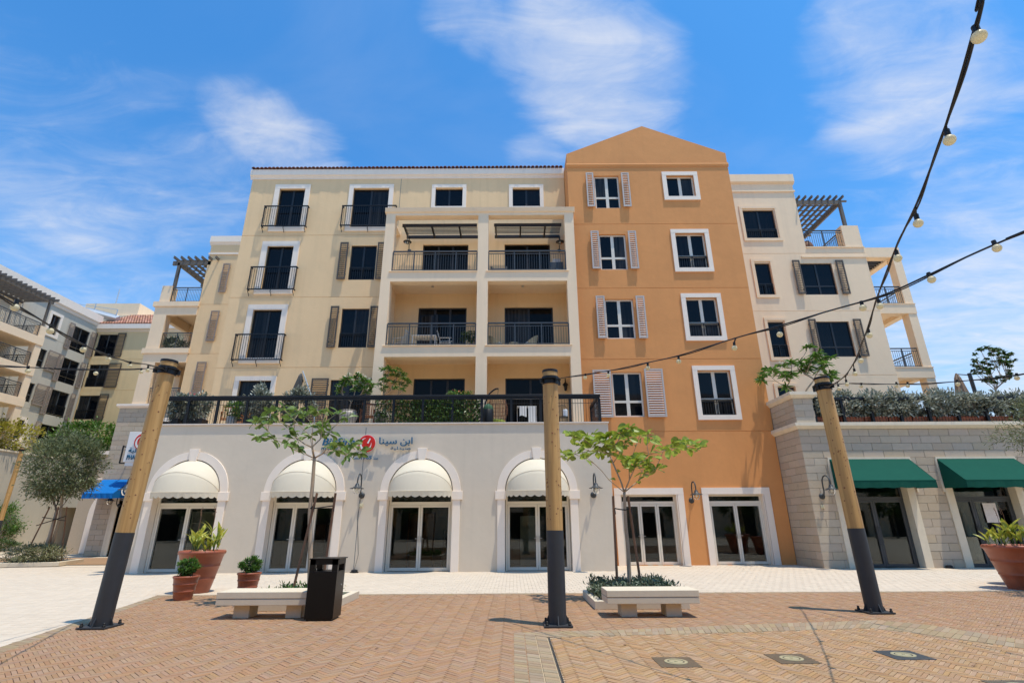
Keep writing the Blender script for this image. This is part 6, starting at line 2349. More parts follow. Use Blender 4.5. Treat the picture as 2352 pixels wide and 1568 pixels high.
sk, _ = skeleton(Vector((OXc, OYc - .2, .08)), [Vector((OXc + random.uniform(-1, 1), OYc - .2 + random.uniform(-.8, .8), random.uniform(.3, .75))) for _ in range(40)], .005, .4, .03)
sk.build('stems', M_bark, t)
p, d = blob_points((OXc, OYc - .2, .42), (1.12, .95, .40), 5200, .5, 70, .25, zmin=.10)
leaves('foliage', p, d, .10, .026, mat('leaf_sage', (.15, .165, .075), .6, col2=(.33, .33, .18), transl=.25, island=.25), t)
# olive branch reaching in at the right
oq = PY(2372, 1000, 12.5)
t = thing('olive_branch_tree', 'olive tree whose branch hangs over the podium wall', 'tree', (oq.x + 1.2, 12.5, 0))
MB().tube([(oq.x + 1.2, 12.5, 0), (oq.x + 1.15, 12.5, 2.0), (oq.x + 1.0, 12.5, oq.z)], [.1, .08, .06], 9).build('trunk', M_bark, t, smooth=True)
cen = Vector((oq.x + .75, 12.5, oq.z + .15))
p, d = blob_points(tuple(cen), (1.25, 1.1, .78), 6000, .5, 60, .25)
sk, _ = skeleton(Vector((oq.x + 1.0, 12.5, oq.z - .4)), [Vector(p[i]) for i in range(0, 6000, 130)], .006, .45, .04)
sk.build('branches', M_dbark, t)
leaves('crown', p, d, .085, .02, M_leafO, t)

# climbing plant, yellow shrub and hedge by the street wall
q = PX(22, 1200, -36.4)
for lab, c, r, n, m, nm, sz in (('green climber hanging down the beige street wall', (q.x + .3, q.y - .8, q.z), (.45, 1.5, 1.15), 1900, M_leafG, 'wall_climber', .16),
                               ('yellow leaved shrub spilling over the beige street wall', tuple(PX(30, 1005, -37.2)), (1.0, 2.2, 1.2), 1500, M_leafY, 'yellow_shrub', .24),
                               ('narrow dark cypress behind the beige street wall', tuple(PX(6, 1008, -37.4)), (.5, .9, 1.4), 1400, M_leafD, 'cypress_shrub', .12),
                               ('leafy bright green shrub row on top of the gate wall', tuple(PY(215, 1008, YF + 1.2)), (4.4, 1.0, 1.25), 4200, M_leafG, 'wall_top_shrub', .26)):
    zb_ = {'wall_climber': 0.0}.get(nm, c[2] - r[2])
    t = thing(nm, lab, 'shrub', (c[0], c[1], max(zb_, 0)))
    p, d = blob_points(c, r, n, .5, 46, .3)
    sk, _ = skeleton(Vector((c[0], c[1], max(zb_, .02))), [Vector(p[i]) for i in range(0, n, max(1, n // 26))], .012, .4, .05)
    sk.build('stems', M_dbark, t)
    leaves('foliage', p, d, sz, sz * .42, m, t)
q = PX(16, 1240, -35.8)
t = thing('bed_shrub', 'low green shrub in the bed at the foot of the street wall', 'shrub', (q.x + .5, q.y, 0))
p, d = blob_points((q.x + .5, q.y - 1.5, .4), (.7, 1.6, .42), 1100, .4, 30, .3, zmin=.05)
sk, _ = skeleton(Vector((q.x + .5, q.y - 1.5, .02)), [Vector(p[i]) for i in range(0, 1100, 60)], .008, .4, .03)
sk.build('stems', M_bark, t)
leaves('foliage', p, d, .16, .06, M_leafD, t)
# ------------------------------------------------------------------ lamps and small wall fittings
def wall_lamp(x, y, z, label, s=1.0):
    s *= 1.32
    t = thing('wall_lamp', label, 'lamp', (x, y, z), 'gooseneck wall lamps')
    b = MB().lathe([(.085 * s, 0), (.085 * s, .02), (.05 * s, .05), (.0, .055)], 18)
    me = b.mesh('back_plate')
    me.transform(Matrix.Translation((x, y, z)) @ Matrix.Rotation(pi / 2, 4, 'X'))
    obj('back_plate', me, M_lamp, t, smooth=True)
    pts = [Vector((x, y - .05 * s, z)), Vector((x, y - .12 * s, z + .02 * s)), Vector((x, y - .15 * s, z + .12 * s)), Vector((x, y - .15 * s, z + .36 * s))]
    for k in range(1, 9):
        a = pi - pi * k / 8
        pts.append(Vector((x, y - .15 * s - .19 * s - .19 * s * cos(a), z + .36 * s + .19 * s * sin(a))))
    e = pts[-1]
    pts.append(e + Vector((0, 0, -.1 * s)))
    MB().tube(pts, .019 * s, 9).build('gooseneck', M_lamp, t, smooth=True)
    c = pts[-1]
    MB().lathe([(.03 * s, .03 * s), (.05 * s, 0), (.065 * s, -.05 * s), (.13 * s, -.09 * s), (.19 * s, -.105 * s), (.185 * s, -.115 * s), (.10 * s, -.10 * s)], 20, tuple(c), caps=False).build('lamp_shade', M_lamp, t, smooth=True)
    MB().lathe([(.10 * s, -.10 * s), (.095 * s, -.17 * s), (.06 * s, -.25 * s), (.0, -.26 * s)], 16, tuple(c), caps=False).build('lamp_glass', M_lglass, t, smooth=True)
    MB().lathe([(.02 * s, -.08 * s), (.03 * s, -.15 * s), (.0, -.19 * s)], 10, tuple(c), caps=False).build('lamp_bulb', M_white, t, smooth=True)


q = PY(831, 1137, YG)
wall_lamp(q.x, YG, q.z, 'black gooseneck lamp on the greige wall between two arched doors, above a cable')
qb = PY(1363, 1136, YG)
wall_lamp(qb.x, YG, qb.z, 'black gooseneck lamp on the greige wall at its corner with the orange house')
qc = PY(1588, 1149, YO)
wall_lamp(qc.x, YO, qc.z, 'black gooseneck lamp on the orange wall between two white doors')
qd = PY(1885, 1139, YS)
wall_lamp(11.75, YS, qd.z, 'black gooseneck lamp on the stone podium beside the green awning')
wall_lamp(-13.86, YG, q.z, 'black gooseneck lamp on the greige wall behind the timber pole by the blue awning')
qe = PY(232, 1160, YV)
wall_lamp(-22.95, YV, qe.z, 'black gooseneck lamp on the stone wall under the blue awning', 1.1)
for i, (px, py, Y, lab) in enumerate(((830, 1160, YG, 'small cream alarm box below the lamp on the greige wall'), (1888, 1163, YS, 'small cream alarm box below the lamp on the stone podium'))):
    a = PY(px, py, Y)
    t = thing('alarm_box', lab, 'box', tuple(a), 'small wall boxes')
    MB().box(a.x - .06, a.x + .06, Y - .06, Y, a.z - .06, a.z + .06).build('case', mat('cream_plastic', (.62, .56, .38), .4), t, bevel=.01)
    dm_ = MB().lathe([(.03, 0), (.025, .012), (0, .015)], 12).build('dome', MATS['cream_plastic'], t)
    dm_.data.transform(Matrix.Translation((a.x, Y - .06, a.z)) @ Matrix.Rotation(pi / 2, 4, 'X'))
for i, (px, py, lab) in enumerate(((814, 1310, 'black floor spotlight at the foot of the greige wall'), (2180, 1300, 'black floor spotlight at the foot of the stone podium'))):
    Y = YG if i == 0 else YS
    a = PY(px, py, Y - .15)
    t = thing('floor_spotlight', lab, 'spotlight', (a.x, Y - .15, 0), 'floor spotlights')
    MB().lathe([(.10, 0), (.12, .04), (.11, .09), (.06, .11), (0, .11)], 14, (a.x, Y - .15, 0)).build('housing', M_black, t)
    MB().box(a.x - .14, a.x + .14, Y - .20, Y - .11, 0, .03).build('foot', M_black, t)
a = PY(814, 1305, YG)
tag(MB().tube([(q.x - .02, YG - .008, q.z - .08), (xj - .03, YG - .008, 1.9), (a.x + .1, YG - .008, .6), (a.x, YG - .008, .08)], .005, 5).build('lamp_cable', M_black), 'thin black cable running down the greige wall to a floor spotlight', 'cable')


# ------------------------------------------------------------------ lettering
def text_mesh(s, w, h=None, ext=.02, shear=0.0, bold=0.0, name='letters'):
    cu = bpy.data.curves.new(name, 'FONT')
    cu.body = s
    cu.extrude = ext
    cu.shear = shear
    cu.offset = bold
    cu.resolution_u = 3
    o = bpy.data.objects.new('tmp', cu)
    COL.objects.link(o)
    dg = bpy.context.evaluated_depsgraph_get()
    me = bpy.data.meshes.new_from_object(o.evaluated_get(dg))
    bpy.data.objects.remove(o)
    n = len(me.vertices)
    co = np.zeros(n * 3)
    me.vertices.foreach_get('co', co)
    co = co.reshape(-1, 3)
    mn, mx_ = co.min(0), co.max(0)
    k = w / (mx_[0] - mn[0])
    kz = k if h is None else h / (mx_[1] - mn[1])
    res = np.zeros_like(co)
    res[:, 0] = (co[:, 0] - mn[0]) * k
    res[:, 2] = (co[:, 1] - mn[1]) * kz
    res[:, 1] = -co[:, 2]
    me.vertices.foreach_set('co', res.reshape(-1))
    me.materials.clear()
    me.name = name
    return me


def put_text(s, pl, pr, pt, pb, Y, parent, m, **kw):
    a, b_ = PY(pl, pb, Y), PY(pr, pt, Y)
    me = text_mesh(s, PY(pr, pb, Y).x - a.x, b_.z - a.z, **kw)
    me.transform(Matrix.Translation((a.x, Y, a.z)))
    return obj('letters', me, m, parent)


AR_BIG = '\uFE8E\uFEE8\uFEF4\uFEB3 \uFEE6\uFE91\uFE8D'
AR_PH = '\uFE94\uFEF4\uFEDF\uFEAA\uFEF4\uFEBB'
AR_SINCE = '\uFEAC\uFEE8\uFEE3'
YT = YG - .09
sg = thing('pharmacy_wall_sign', 'blue raised lettering in two scripts with a red round emblem on the greige wall', 'sign', tuple(PY(842, 1018, YT)))
put_text('BinSina', 740, 815, 1005, 1022.5, YT, sg, M_blue, shear=.18, bold=.012, ext=.03)
put_text('PHARMACY', 738, 785, 1026.5, 1033, YT, sg, M_blue, shear=.1, ext=.03)
put_text(AR_BIG, 870, 947, 1003.5, 1024.5, YT, sg, M_blue, bold=.012, ext=.03)
put_text(AR_PH, 896.5, 943, 1025, 1034, YT, sg, M_blue, ext=.03)
put_text('Since', 811.7, 826, 1049.5, 1054.5, YT, sg, M_blue, ext=.02)
put_text('1965', 829, 853, 1046, 1054.5, YT, sg, M_blue, bold=.012, ext=.02)
put_text(AR_SINCE, 856, 867.6, 1048, 1055, YT, sg, M_blue, ext=.02)


def emblem(parent, c, R, Y):
    b = MB().lathe([(R * .98, 0), (R, .02), (R * .985, .05), (R * .9, .06), (0, .062)], 48)
    me = b.mesh('emblem_disc')
    me.transform(Matrix.Translation((c.x, Y + .05, c.z)) @ Matrix.Rotation(pi / 2, 4, 'X'))
    d = obj('emblem_disc', me, M_red, parent, smooth=False)
    b = MB().lathe([(R * 1.03, 0), (R * 1.03, .03)], 48)
    me = b.mesh('emblem_rim')
    me.transform(Matrix.Translation((c.x, Y + .055, c.z)) @ Matrix.Rotation(pi / 2, 4, 'X'))
    obj('emblem_rim', me, M_white, parent)
    yy = Y - .022
    # bowl: a tapering stroke round the lower left, and the pestle
    sw_ = MB()

    def stroke(pts, wd):
        L_, R_ = [], []
        for k, p in enumerate(pts):
            t_ = (Vector(pts[min(k + 1, len(pts) - 1)]) - Vector(pts[max(k - 1, 0)])).normalized()
            n_ = Vector((-t_.y, t_.x))
            L_.append(Vector(p) + n_ * wd[k] / 2)
            R_.append(Vector(p) - n_ * wd[k] / 2)
        for k in range(len(pts) - 1):
            sw_.poly([(c.x + R * q.x, yy, c.z + R * q.y) for q in (L_[k], L_[k + 1], R_[k + 1], R_[k])])
    m_ = 22
    pts = [(-.08 + .62 * cos(radians(a)), -.05 + .68 * sin(radians(a))) for a in np.linspace(95, 372, m_)]
    stroke(pts, [.03 + .22 * sin(pi * min(1, (k / (m_ - 1)) * 1.02)) ** 1.2 for k in range(m_)])
    stroke([(.38, .58), (.22, .22), (.12, .02)], [.16, .15, .2])
    sw_.build('emblem_mark', M_white, parent)


cc = PY(842.5, 1018, YT)
emblem(sg, cc, PY(862, 1018, YT).x - cc.x, YT)

# projecting box sign on the stone wall
YQ = YV - 1.0
sb = thing('box_sign', 'white box sign with a red emblem on the stone wall behind the timber pole', 'sign', tuple(PY(300, 1025, YQ)))
a, b_ = PY(284, 1060, YQ), PY(292, 991, YQ)
x0 = a.x - .05
z0, z1 = a.z, b_.z
MB().box(x0, x0 + 1.75, YQ, YQ + .35, z0, z1).build('case', M_white, sb, bevel=.01)
MB().box(x0 + .1, x0 + 1.5, YQ + .05, YQ + .3, z0 - .22, z0 - .001).build('light_strip', M_white, sb)
br_ = MB()
br_.bar((x0 - .25, YV, z0 + .9), (x0 - .25, YV - .9, z0 + .9), .06, .06).bar((x0 - .25, YV - .9, z0 - .05), (x0 - .25, YV - .9, z0 + .95), .06, .06).bar((x0 - .3, YQ + .15, z0 - .06), (x0 + 1.7, YQ + .15, z0 - .06), .06, .06)
br_.bar((x0 + .6, YQ + .3, (z0 + z1) / 2), (x0 + .6, YV, (z0 + z1) / 2), .08, .08)
br_.build('bracket', M_black, sb)
emblem(sb, Vector((x0 + .92, 0, z0 + (z1 - z0) * .66)), .50, YQ - .06)
me = text_mesh('PHARMACY', 1.35, .27, ext=.02)
me.transform(Matrix.Translation((x0 + .18, YQ - .02, z0 + .12)))
obj('letters', me, M_blue, sb)
me = text_mesh(AR_PH, 1.2, .36, ext=.02)
me.transform(Matrix.Translation((x0 + .2, YQ - .02, z0 + .46)))
obj('letters', me, M_blue, sb)

# ------------------------------------------------------------------ life on the terrace above the shops
zt = ZT + .06


def shrub(name, label, c, r, n, m, size, base_z, ratio=.36, group=None, clumps=30, flowers=None, stem=True):
    t = thing(name, label, 'shrub', (c[0], c[1], base_z), group)
    p, d = blob_points(c, r, n, .45, clumps, .3, zmin=base_z + .02)
    if stem:
        sk, _ = skeleton(Vector((c[0], c[1], base_z)), [Vector(p[i]) for i in range(0, n, max(1, n // 18))], .006, .42, .03)
        sk.build('stems', M_dbark, t)
    leaves('foliage', p, d, size, size * ratio, m, t)
    if flowers:
        fm, fn, fs = flowers
        p, d = blob_points(c, (r[0] * 1.02, r[1] * 1.02, r[2] * 1.05), fn, .9, 18, .25, zmin=c[2])
        leaves('flowers', p, d, fs, fs * .8, fm, t, droop=-.1)
    return t


def pxx(px, Y, py=940):
    return PY(px, py, Y).x


def box_planter(x0, x1, y0, y1, z, h, label, m=None):
    t = thing('planter_box', label, 'planter', ((x0 + x1) / 2, y0, z), 'planter boxes')
    b = MB()
    b.box(x0, x1, y0, y0 + .03, z, z + h).box(x0, x1, y1 - .03, y1, z, z + h).box(x0, x0 + .03, y0 + .03, y1 - .03, z, z + h).box(x1 - .03, x1, y0 + .03, y1 - .03, z, z + h)
    b.build('case', m or M_dkfr, t, bevel=.006)
    MB().box(x0 + .03, x1 - .03, y0 + .03, y1 - .03, z, z + h - .05).build('soil', M_soil, t)


yp = YRL + .45
for i, (pa, pb2_, hh, lab) in enumerate(((398, 428, .95, 'at the end of the terrace railing'), (428, 482, .95, 'beside the rocking chair'), (562, 622, 1.2, 'beside the potted green bush'), (650, 716, 1.15, 'in front of the folded parasol'))):
    xa, xb = pxx(pa, yp), pxx(pb2_, yp)
    box_planter(xa + .1, xb - .1, yp - .2, yp + .22, zt, .28, 'dark planter box ' + lab)
    shrub('silver_shrub', 'silver leaved bush in a dark planter ' + lab, ((xa + xb) / 2, yp, zt + .28 + hh * .5), ((xb - xa) * .52, .35, hh * .54), 1900, M_leafS, .13, zt + .2, .42, 'silver bushes behind the terrace railing')
# rocking chair
def chair(x, y, z, rz, m, label, s=1.0, wicker=False):
    t = thing('terrace_chair', label, 'chair', (x, y, z), rotz=rz, local=True)
    sb_ = MB()
    for k in range(5):
        sb_.box(-.24 * s, .24 * s, (-.22 + k * .1) * s, (-.14 + k * .1) * s, .40 * s, .43 * s)
    sb_.build('seat', m, t)
    bk = MB()
    for k in range(6):
        xx = (-.22 + k * .085) * s
        bk.bar((xx, .26 * s, .43 * s), (xx, .42 * s, 1.02 * s), .035 * s, .02 * s)
    bk.bar((-.27 * s, .42 * s, 1.02 * s), (.27 * s, .42 * s, 1.02 * s), .03, .07)
    bk.build('backrest', m, t)
    for sx_ in (-1, 1):
        MB().bar((sx_ * .26 * s, -.2 * s, .0), (sx_ * .26 * s, -.2 * s, .64 * s), .04, .04).build('leg', m, t)
        MB().bar((sx_ * .26 * s, .24 * s, .0), (sx_ * .26 * s, .28 * s, .64 * s), .04, .04).build('leg', m, t)
        MB().bar((sx_ * .26 * s, -.28 * s, .66 * s), (sx_ * .26 * s, .32 * s, .66 * s), .07, .03).build('armrest', m, t)
    return t


chair(pxx(527, 21.2), 21.2, zt, .5, mat('orange_timber', (.36, .14, .04), .5, var=.2, vscale=8), 'orange timber armchair behind the terrace railing')
chair(pxx(560, 21.9), 21.9, zt, -.4, MATS['orange_timber'], 'orange timber armchair half hidden by the silver bush')
x = pxx(536, yp + .1)
t = thing('concrete_pot', 'pale round concrete pot holding a bright green bush behind the railing', 'pot', (x, yp + .1, zt))
MB().lathe([(.15, 0), (.19, .2), (.2, .4), (.17, .4), (.16, .3)], 20, (x, yp + .1, zt), caps=False).build('body', M_jar, t, smooth=True)
MB().lathe([(.001, .34), (.17, .35)], 16, (x, yp + .1, zt), caps=False).build('soil', M_soil, t)
shrub('green_bush', 'bright green bush in the pale concrete pot', (x, yp + .1, zt + .68), (.36, .3, .34), 800, M_leafG, .10, zt + .34)
x = pxx(668, yp + .35)
shrub('green_bush', 'bright green bush between two silver bushes on the terrace', (x, yp + .35, zt + .45), (.35, .3, .45), 700, M_leafG, .10, zt)
x = pxx(434, yp + .6, 900)
shrub('red_bougainvillea', 'red flowering bougainvillea above the terrace handrail', (x, yp + .7, zt + 1.12), (.5, .3, .32), 500, M_leafG, .07, zt, .5, flowers=(M_flowr, 420, .07))
# big jars
for i, (px, hh, lab) in enumerate(((800, .62, 'large pale ribbed jar with a flowering frangipani on the terrace'), (879, .55, 'large pale ribbed jar half hidden by the ivy screen'))):
    x = pxx(px, yp + .1, 955)
    t = thing('ribbed_jar', lab, 'pot', (x, yp + .1, zt), 'ribbed jars')
    pr_ = [(.20, 0), (.27, .12), (.34, .32), (.36, .45), (.32, .56), (.29, .58), (.32, .60), (.31, .62), (.26, .60), (.25, .5)]
    MB().lathe([(r_, z_ * hh / .62) for r_, z_ in pr_], 28, (x, yp + .1, zt), caps=False).build('body', M_jar, t, smooth=True)
    MB().lathe([(.001, hh * .85), (.27, hh * .86)], 20, (x, yp + .1, zt), caps=False).build('soil', M_soil, t)
    rr = MB()
    for k in range(16):
        a = 2 * pi * k / 16
        rr.tube([(x + r_ * 1.003 * cos(a), yp + .1 + r_ * 1.003 * sin(a), zt + z_ * hh / .62) for r_, z_ in pr_[1:5]], .008, 4)
    rr.build('ribs', M_jar, t)


def rosette_tree(name, label, root, Y, ros, leafm, L, ratio, nl, flowers=None, rt=.012, jit=.35, group=None, base=None, bark=None):
    t = thing(name, label, 'tree', tuple(root), group)
    tips = [PY(a, b_, Y + random.uniform(-jit, jit)) for a, b_ in ros]
    sk, nd = skeleton(root, tips, rt, .42, .04, .35)
    sk.build('branches', bark or M_bark, t, smooth=True)
    pos, dirs = [], []
    for p in tips:
        for k in range(nl):
            a = random.uniform(0, 6.28)
            d = (cos(a), sin(a), random.uniform(-.5, .7))
            pos.append(tuple(p + Vector((random.uniform(-1, 1), random.uniform(-1, 1), random.uniform(-1, 1))) * .04))
            dirs.append(d)
    leaves('crown', np.array(pos), np.array(dirs), L, L * ratio, leafm, t, droop=.2)
    if flowers:
        fp, fd = [], []
        for p in random.sample(tips, max(1, int(len(tips) * flowers))):
            for k in range(16):
                fp.append(tuple(p + Vector((random.uniform(-.07, .07), random.uniform(-.07, .07), .07 + random.uniform(0, .09)))))
                fd.append((random.uniform(-1, 1), random.uniform(-1, 1), random.uniform(0, 1)))
        leaves('flowers', np.array(fp), np.array(fd), .055, .04, M_flow, t)
    return t


x = pxx(800, yp + .1, 955)
rosette_tree('frangipani_tree', 'white flowering frangipani in the ribbed jar on the terrace', Vector((x, yp + .1, zt + .5)), yp + .1,
             [(779, 893), (786, 884), (793, 872), (800, 866), (808, 880), (815, 868), (822, 862), (830, 868), (838, 872), (846, 878), (853, 885), (826, 884), (836, 890), (846, 893), (780, 901), (816, 893), (842, 901), (790, 876), (828, 876), (820, 878)], M_leafG, .21, .28, 22, .8, .010, .25)
x = pxx(893, YRL + 1.3, 905)
rosette_tree('terrace_tree', 'slender leafy tree standing before the first loggia column', Vector((x, YRL + 1.3, zt)), YRL + 1.3,
             [(880, 848), (893, 843), (905, 850), (918, 855), (929, 860), (936, 872), (925, 868), (912, 863), (900, 860), (886, 862), (876, 870), (890, 874), (905, 878), (920, 880), (932, 885), (872, 882), (885, 888), (925, 893), (908, 890), (896, 850), (915, 846), (940, 878), (880, 895)], M_leafG, .16, .25, 34, None, .007, .3)
# chairs / timber screen beside the jars
x = pxx(842, yp + .2, 955)
chair(x, yp + .3, zt, .2, M_dwood, 'dark brown timber chair between the two ribbed jars')
# ivy screen
x0, x1 = pxx(862, YRL + .1, 945), pxx(1103, YRL + .1, 945)
t = thing('ivy_screen', 'dense green leaf screen fixed behind the terrace railing', 'hedge', ((x0 + x1) / 2, YRL + .12, zt))
tr_ = MB()
for k in range(22):
    xx = x0 + (x1 - x0) * k / 21
    tr_.bar((xx, YRL + .10, zt), (xx, YRL + .10, zt + .93), .012, .012)
for k in range(5):
    tr_.bar((x0, YRL + .10, zt + .1 + k * .2), (x1, YRL + .10, zt + .1 + k * .2), .012, .012)
tr_.build('trellis', M_dkfr, t)
n = 5200
pos = np.stack([np.random.uniform(x0, x1, n), YRL + .10 + np.random.randn(n) * .06, zt + .94 * np.random.rand(n) ** .85], 1)
keep = (pos[:, 0] > x0 + .8) | (np.random.rand(n) < .45)
pos = pos[keep]
leaves('foliage', pos, np.random.randn(len(pos), 3) + np.array([0, -.7, -.2]), .095, .062, mat('leaf_ivy', (.045, .105, .022), .42, col2=(.15, .24, .055), transl=.25, island=.25), t)
x = pxx(1055, yp + .5, 890)
t = thing('plant_stand', 'black plant stand behind the ivy screen', 'stand', (x, yp + .5, zt))
MB().tube([(x, yp + .5, zt), (x, yp + .5, zt + 1.0)], .03, 8).lathe([(.2, 1.0), (.24, 1.2), (.21, 1.2), (.18, 1.05)], 16, (x, yp + .5, zt), caps=False).lathe([(.001, 1.05), (.2, 1.06)], 16, (x, yp + .5, zt), caps=False).build('stand', M_black, t)
shrub('flower_bush', 'green bush with small orange flowers above the ivy screen', (x, yp + .5, zt + 1.32), (.48, .3, .22), 700, M_leafG, .085, zt + 1.05, .4, flowers=(mat('flower_orange', (.55, .14, .03), .6), 60, .05))
# folded parasol with side arm
a = PY(683, 905, 22.0)
tp = PY(683, 858, 22.0)
t = thing('folded_parasol', 'folded grey cantilever parasol against the yellow wall', 'parasol', (a.x + .8, 22.0, zt))
MB().tube([(a.x + .95, 22.0, zt), (a.x + .8, 22.0, zt + 1.2), (a.x + .1, 22.0, tp.z + .12)], .03, 8).build('arm', M_galv, t)
fp = MB()
nn = 16
prof = [(.04, 0), (.09, .12), (.12, .5), (.17, 1.0), (.21, 1.5), (.16, 1.75)]
for (r_, dz_), (r2, dz2) in zip(prof[:-1], prof[1:]):
    for k in range(nn):
        q_ = []
        for (rr_, zz2, kk) in ((r_, dz_, k), (r_, dz_, k + 1), (r2, dz2, k + 1), (r2, dz2, k)):
            an_ = 2 * pi * kk / nn
            f_ = 1 + .28 * (-1) ** kk * min(1, zz2 * 2)
            q_.append((a.x + .05 - .25 * zz2 / 1.75 + rr_ * f_ * cos(an_), 22.0 + rr_ * f_ * sin(an_), tp.z - zz2))
        fp.poly(q_)
fp.build('canopy', M_greyc, t)
MB().tube([(a.x + .05, 22.0, tp.z), (a.x - .22, 22.0, zt + .3)], .02, 6).build('shaft', M_galv, t)
wl_ = PY(697, 872, YY)
t = thing('wall_lantern', 'small black wall lantern on the yellow wall behind the folded parasol', 'lamp', (wl_.x, YY, wl_.z))
MB().tube([(wl_.x, YY, wl_.z - .1), (wl_.x, YY - .15, wl_.z + .1), (wl_.x, YY - .22, wl_.z + .02)], .018, 6).build('arm', M_black, t)
MB().lathe([(.02, .05), (.1, -.05), (.08, -.06), (.06, -.3), (.03, -.32)], 10, (wl_.x, YY - .22, wl_.z)).build('lantern', M_black, t)
wl_ = PY(1298, 885, YY)
t = thing('wall_lantern', 'small black wall lantern inside the lower loggia beside the middle pole', 'lamp', (wl_.x, YY, wl_.z))
MB().tube([(wl_.x, YY, wl_.z), (wl_.x, YY - .15, wl_.z + .3), (wl_.x, YY - .16, wl_.z + .1)], .018, 6).build('arm', M_black, t)
MB().lathe([(.02, .3), (.03, .12), (.14, .0), (.13, -.02), (.09, -.02), (.06, -.28), (.03, -.30)], 10, (wl_.x, YY - .16, wl_.z)).build('lantern', M_black, t)
for (px, py, lab) in ((941, 568, 'small gooseneck lamp in the upper loggia with the open slat roof'), (1284, 568, 'small gooseneck lamp above the cupboard in the upper loggia')):
    a = PY(px, py, YY)
    wall_lamp(a.x, YY, a.z - .2, lab, .85)
# hanging chair, clothes rack, metal chair, gas bottle with green cover
x = pxx(1140, 21.3, 940)
t = thing('hanging_egg_chair', 'hanging wicker egg chair on a curved black stand', 'chair', (x, 21.3, zt))
pts = [Vector((x - .35, 21.5, zt + .03)), Vector((x - .5, 21.5, zt + .8)), Vector((x - .38, 21.5, zt + 1.4)), Vector((x - .1, 21.45, zt + 1.68)), Vector((x + .08, 21.4, zt + 1.72))]
MB().tube(catmull(pts, 5), .035, 8).build('stand', M_black, t, smooth=True)
MB().lathe([(.45, 0), (.47, .03), (.40, .03)], 24, (x, 21.4, zt)).build('base_ring', M_black, t)
eg = MB()
c = Vector((x + .05, 21.3, zt + .72))
for k in range(18):
    a = 2 * pi * k / 18
    if -2.2 < (a if a < pi else a - 2 * pi) < -.9:
        rng = range(5, 12)
    else:
        rng = range(0, 12)
    eg.tube([c + Vector((.42 * sin(pi * j / 12) * cos(a), .4 * sin(pi * j / 12) * sin(a), .62 * cos(pi * j / 12) + .05)) for j in rng], .008, 4)
for j in range(1, 12):
    f0 = 0 if j >= 5 else -.9
    f1 = 2 * pi if j >= 5 else 2 * pi - 2.2
    eg.tube([c + Vector((.42 * sin(pi * j / 12) * cos(f0 + (f1 - f0) * k / 24), .4 * sin(pi * j / 12) * sin(f0 + (f1 - f0) * k / 24), .62 * cos(pi * j / 12) + .05)) for k in range(25)], .008, 4)
eg.build('wicker_basket', M_dwood, t)
MB().tube([(x + .08, 21.4, zt + 1.72), (x + .05, 21.3, zt + 1.36)], .008, 4).build('chain', M_black, t)
MB().lathe([(.05, .18), (.30, .20), (.34, .27), (.28, .34), (.05, .34)], 16, (x + .05, 21.28, zt)).build('cushion', mat('lime_cushion', (.30, .36, .06), .9), t, smooth=True)
x = pxx(1121, 20.55, 950)
t = thing('covered_cylinder', 'black covered cylinder with a green domed top behind the railing', 'container', (x, 20.6, zt))
MB().lathe([(.2, 0), (.22, .05), (.22, .62), (.2, .64)], 20, (x, 20.6, zt)).build('body', M_black, t, smooth=True)
MB().lathe([(.21, .641), (.2, .72), (.14, .82), (.06, .87), (0, .88)], 20, (x, 20.6, zt), caps=False).build('dome', mat('green_cover', (.03, .10, .05), .8, var=.3, vscale=30), t, smooth=True)
xa, xb = pxx(1188, 20.7, 945), pxx(1232, 20.7, 945)
t = thing('drying_rack', 'thin metal drying rack carrying white towels behind the railing', 'rack', ((xa + xb) / 2, 20.8, zt))
r_ = MB()
for yy in (20.6, 20.75, 20.9):
    r_.tube([(xa, yy, zt + .78), (xb, yy, zt + .78)], .006, 4)
for xx in (xa, xb):
    r_.tube([(xx, 20.6, zt + .78), (xx, 20.9, zt + .78)], .01, 4).tube([(xx, 20.6, zt + .78), (xx, 20.95, zt)], .01, 4).tube([(xx, 20.9, zt + .78), (xx, 20.55, zt)], .01, 4)
r_.build('frame', M_steel, t)
for i, (f_, w_, l_, lab) in enumerate(((.12, .28, .42, 'short white towel on the drying rack'), (.58, .30, .68, 'long white towel on the drying rack'))):
    c_ = MB()
    xs_ = xa + (xb - xa) * f_
    m_ = 10
    for k in range(m_):
        u0, u1 = k / m_, (k + 1) / m_
        wv = lambda u_: .03 * sin(u_ * 9 + i)
        for (za_, zb_, ya_, yb2) in ((zt + .785, zt + .785 - l_, 20.595, 20.585), (zt + .785, zt + .785 - l_ * .6, 20.615, 20.63)):
            c_.poly([(xs_ + w_ * u0, ya_, za_), (xs_ + w_ * u1, ya_, za_), (xs_ + w_ * u1, yb2 - abs(wv(u1)), zb_ + .03 * sin(u1 * 5)), (xs_ + w_ * u0, yb2 - abs(wv(u0)), zb_ + .03 * sin(u0 * 5))])
    tag(c_.build('towel', M_cloth, smooth=True), lab, 'towel')
x = pxx(1293, 21.2, 945)
t = thing('iron_chair', 'black wrought iron chair with a white cloth by the loggia column', 'chair', (x, 21.2, zt))
ic = MB()
MB().lathe([(.2, .43), (.21, .45), (.0, .46)], 18, (x, 21.2, zt)).build('seat', M_black, t)
for sx_, sy_ in ((-1, -1), (1, -1), (-1, 1), (1, 1)):
    MB().tube([(x + sx_ * .15, 21.2 + sy_ * .15, zt + .44), (x + sx_ * .2, 21.2 + sy_ * .2, zt)], .012, 6).build('leg', M_black, t)
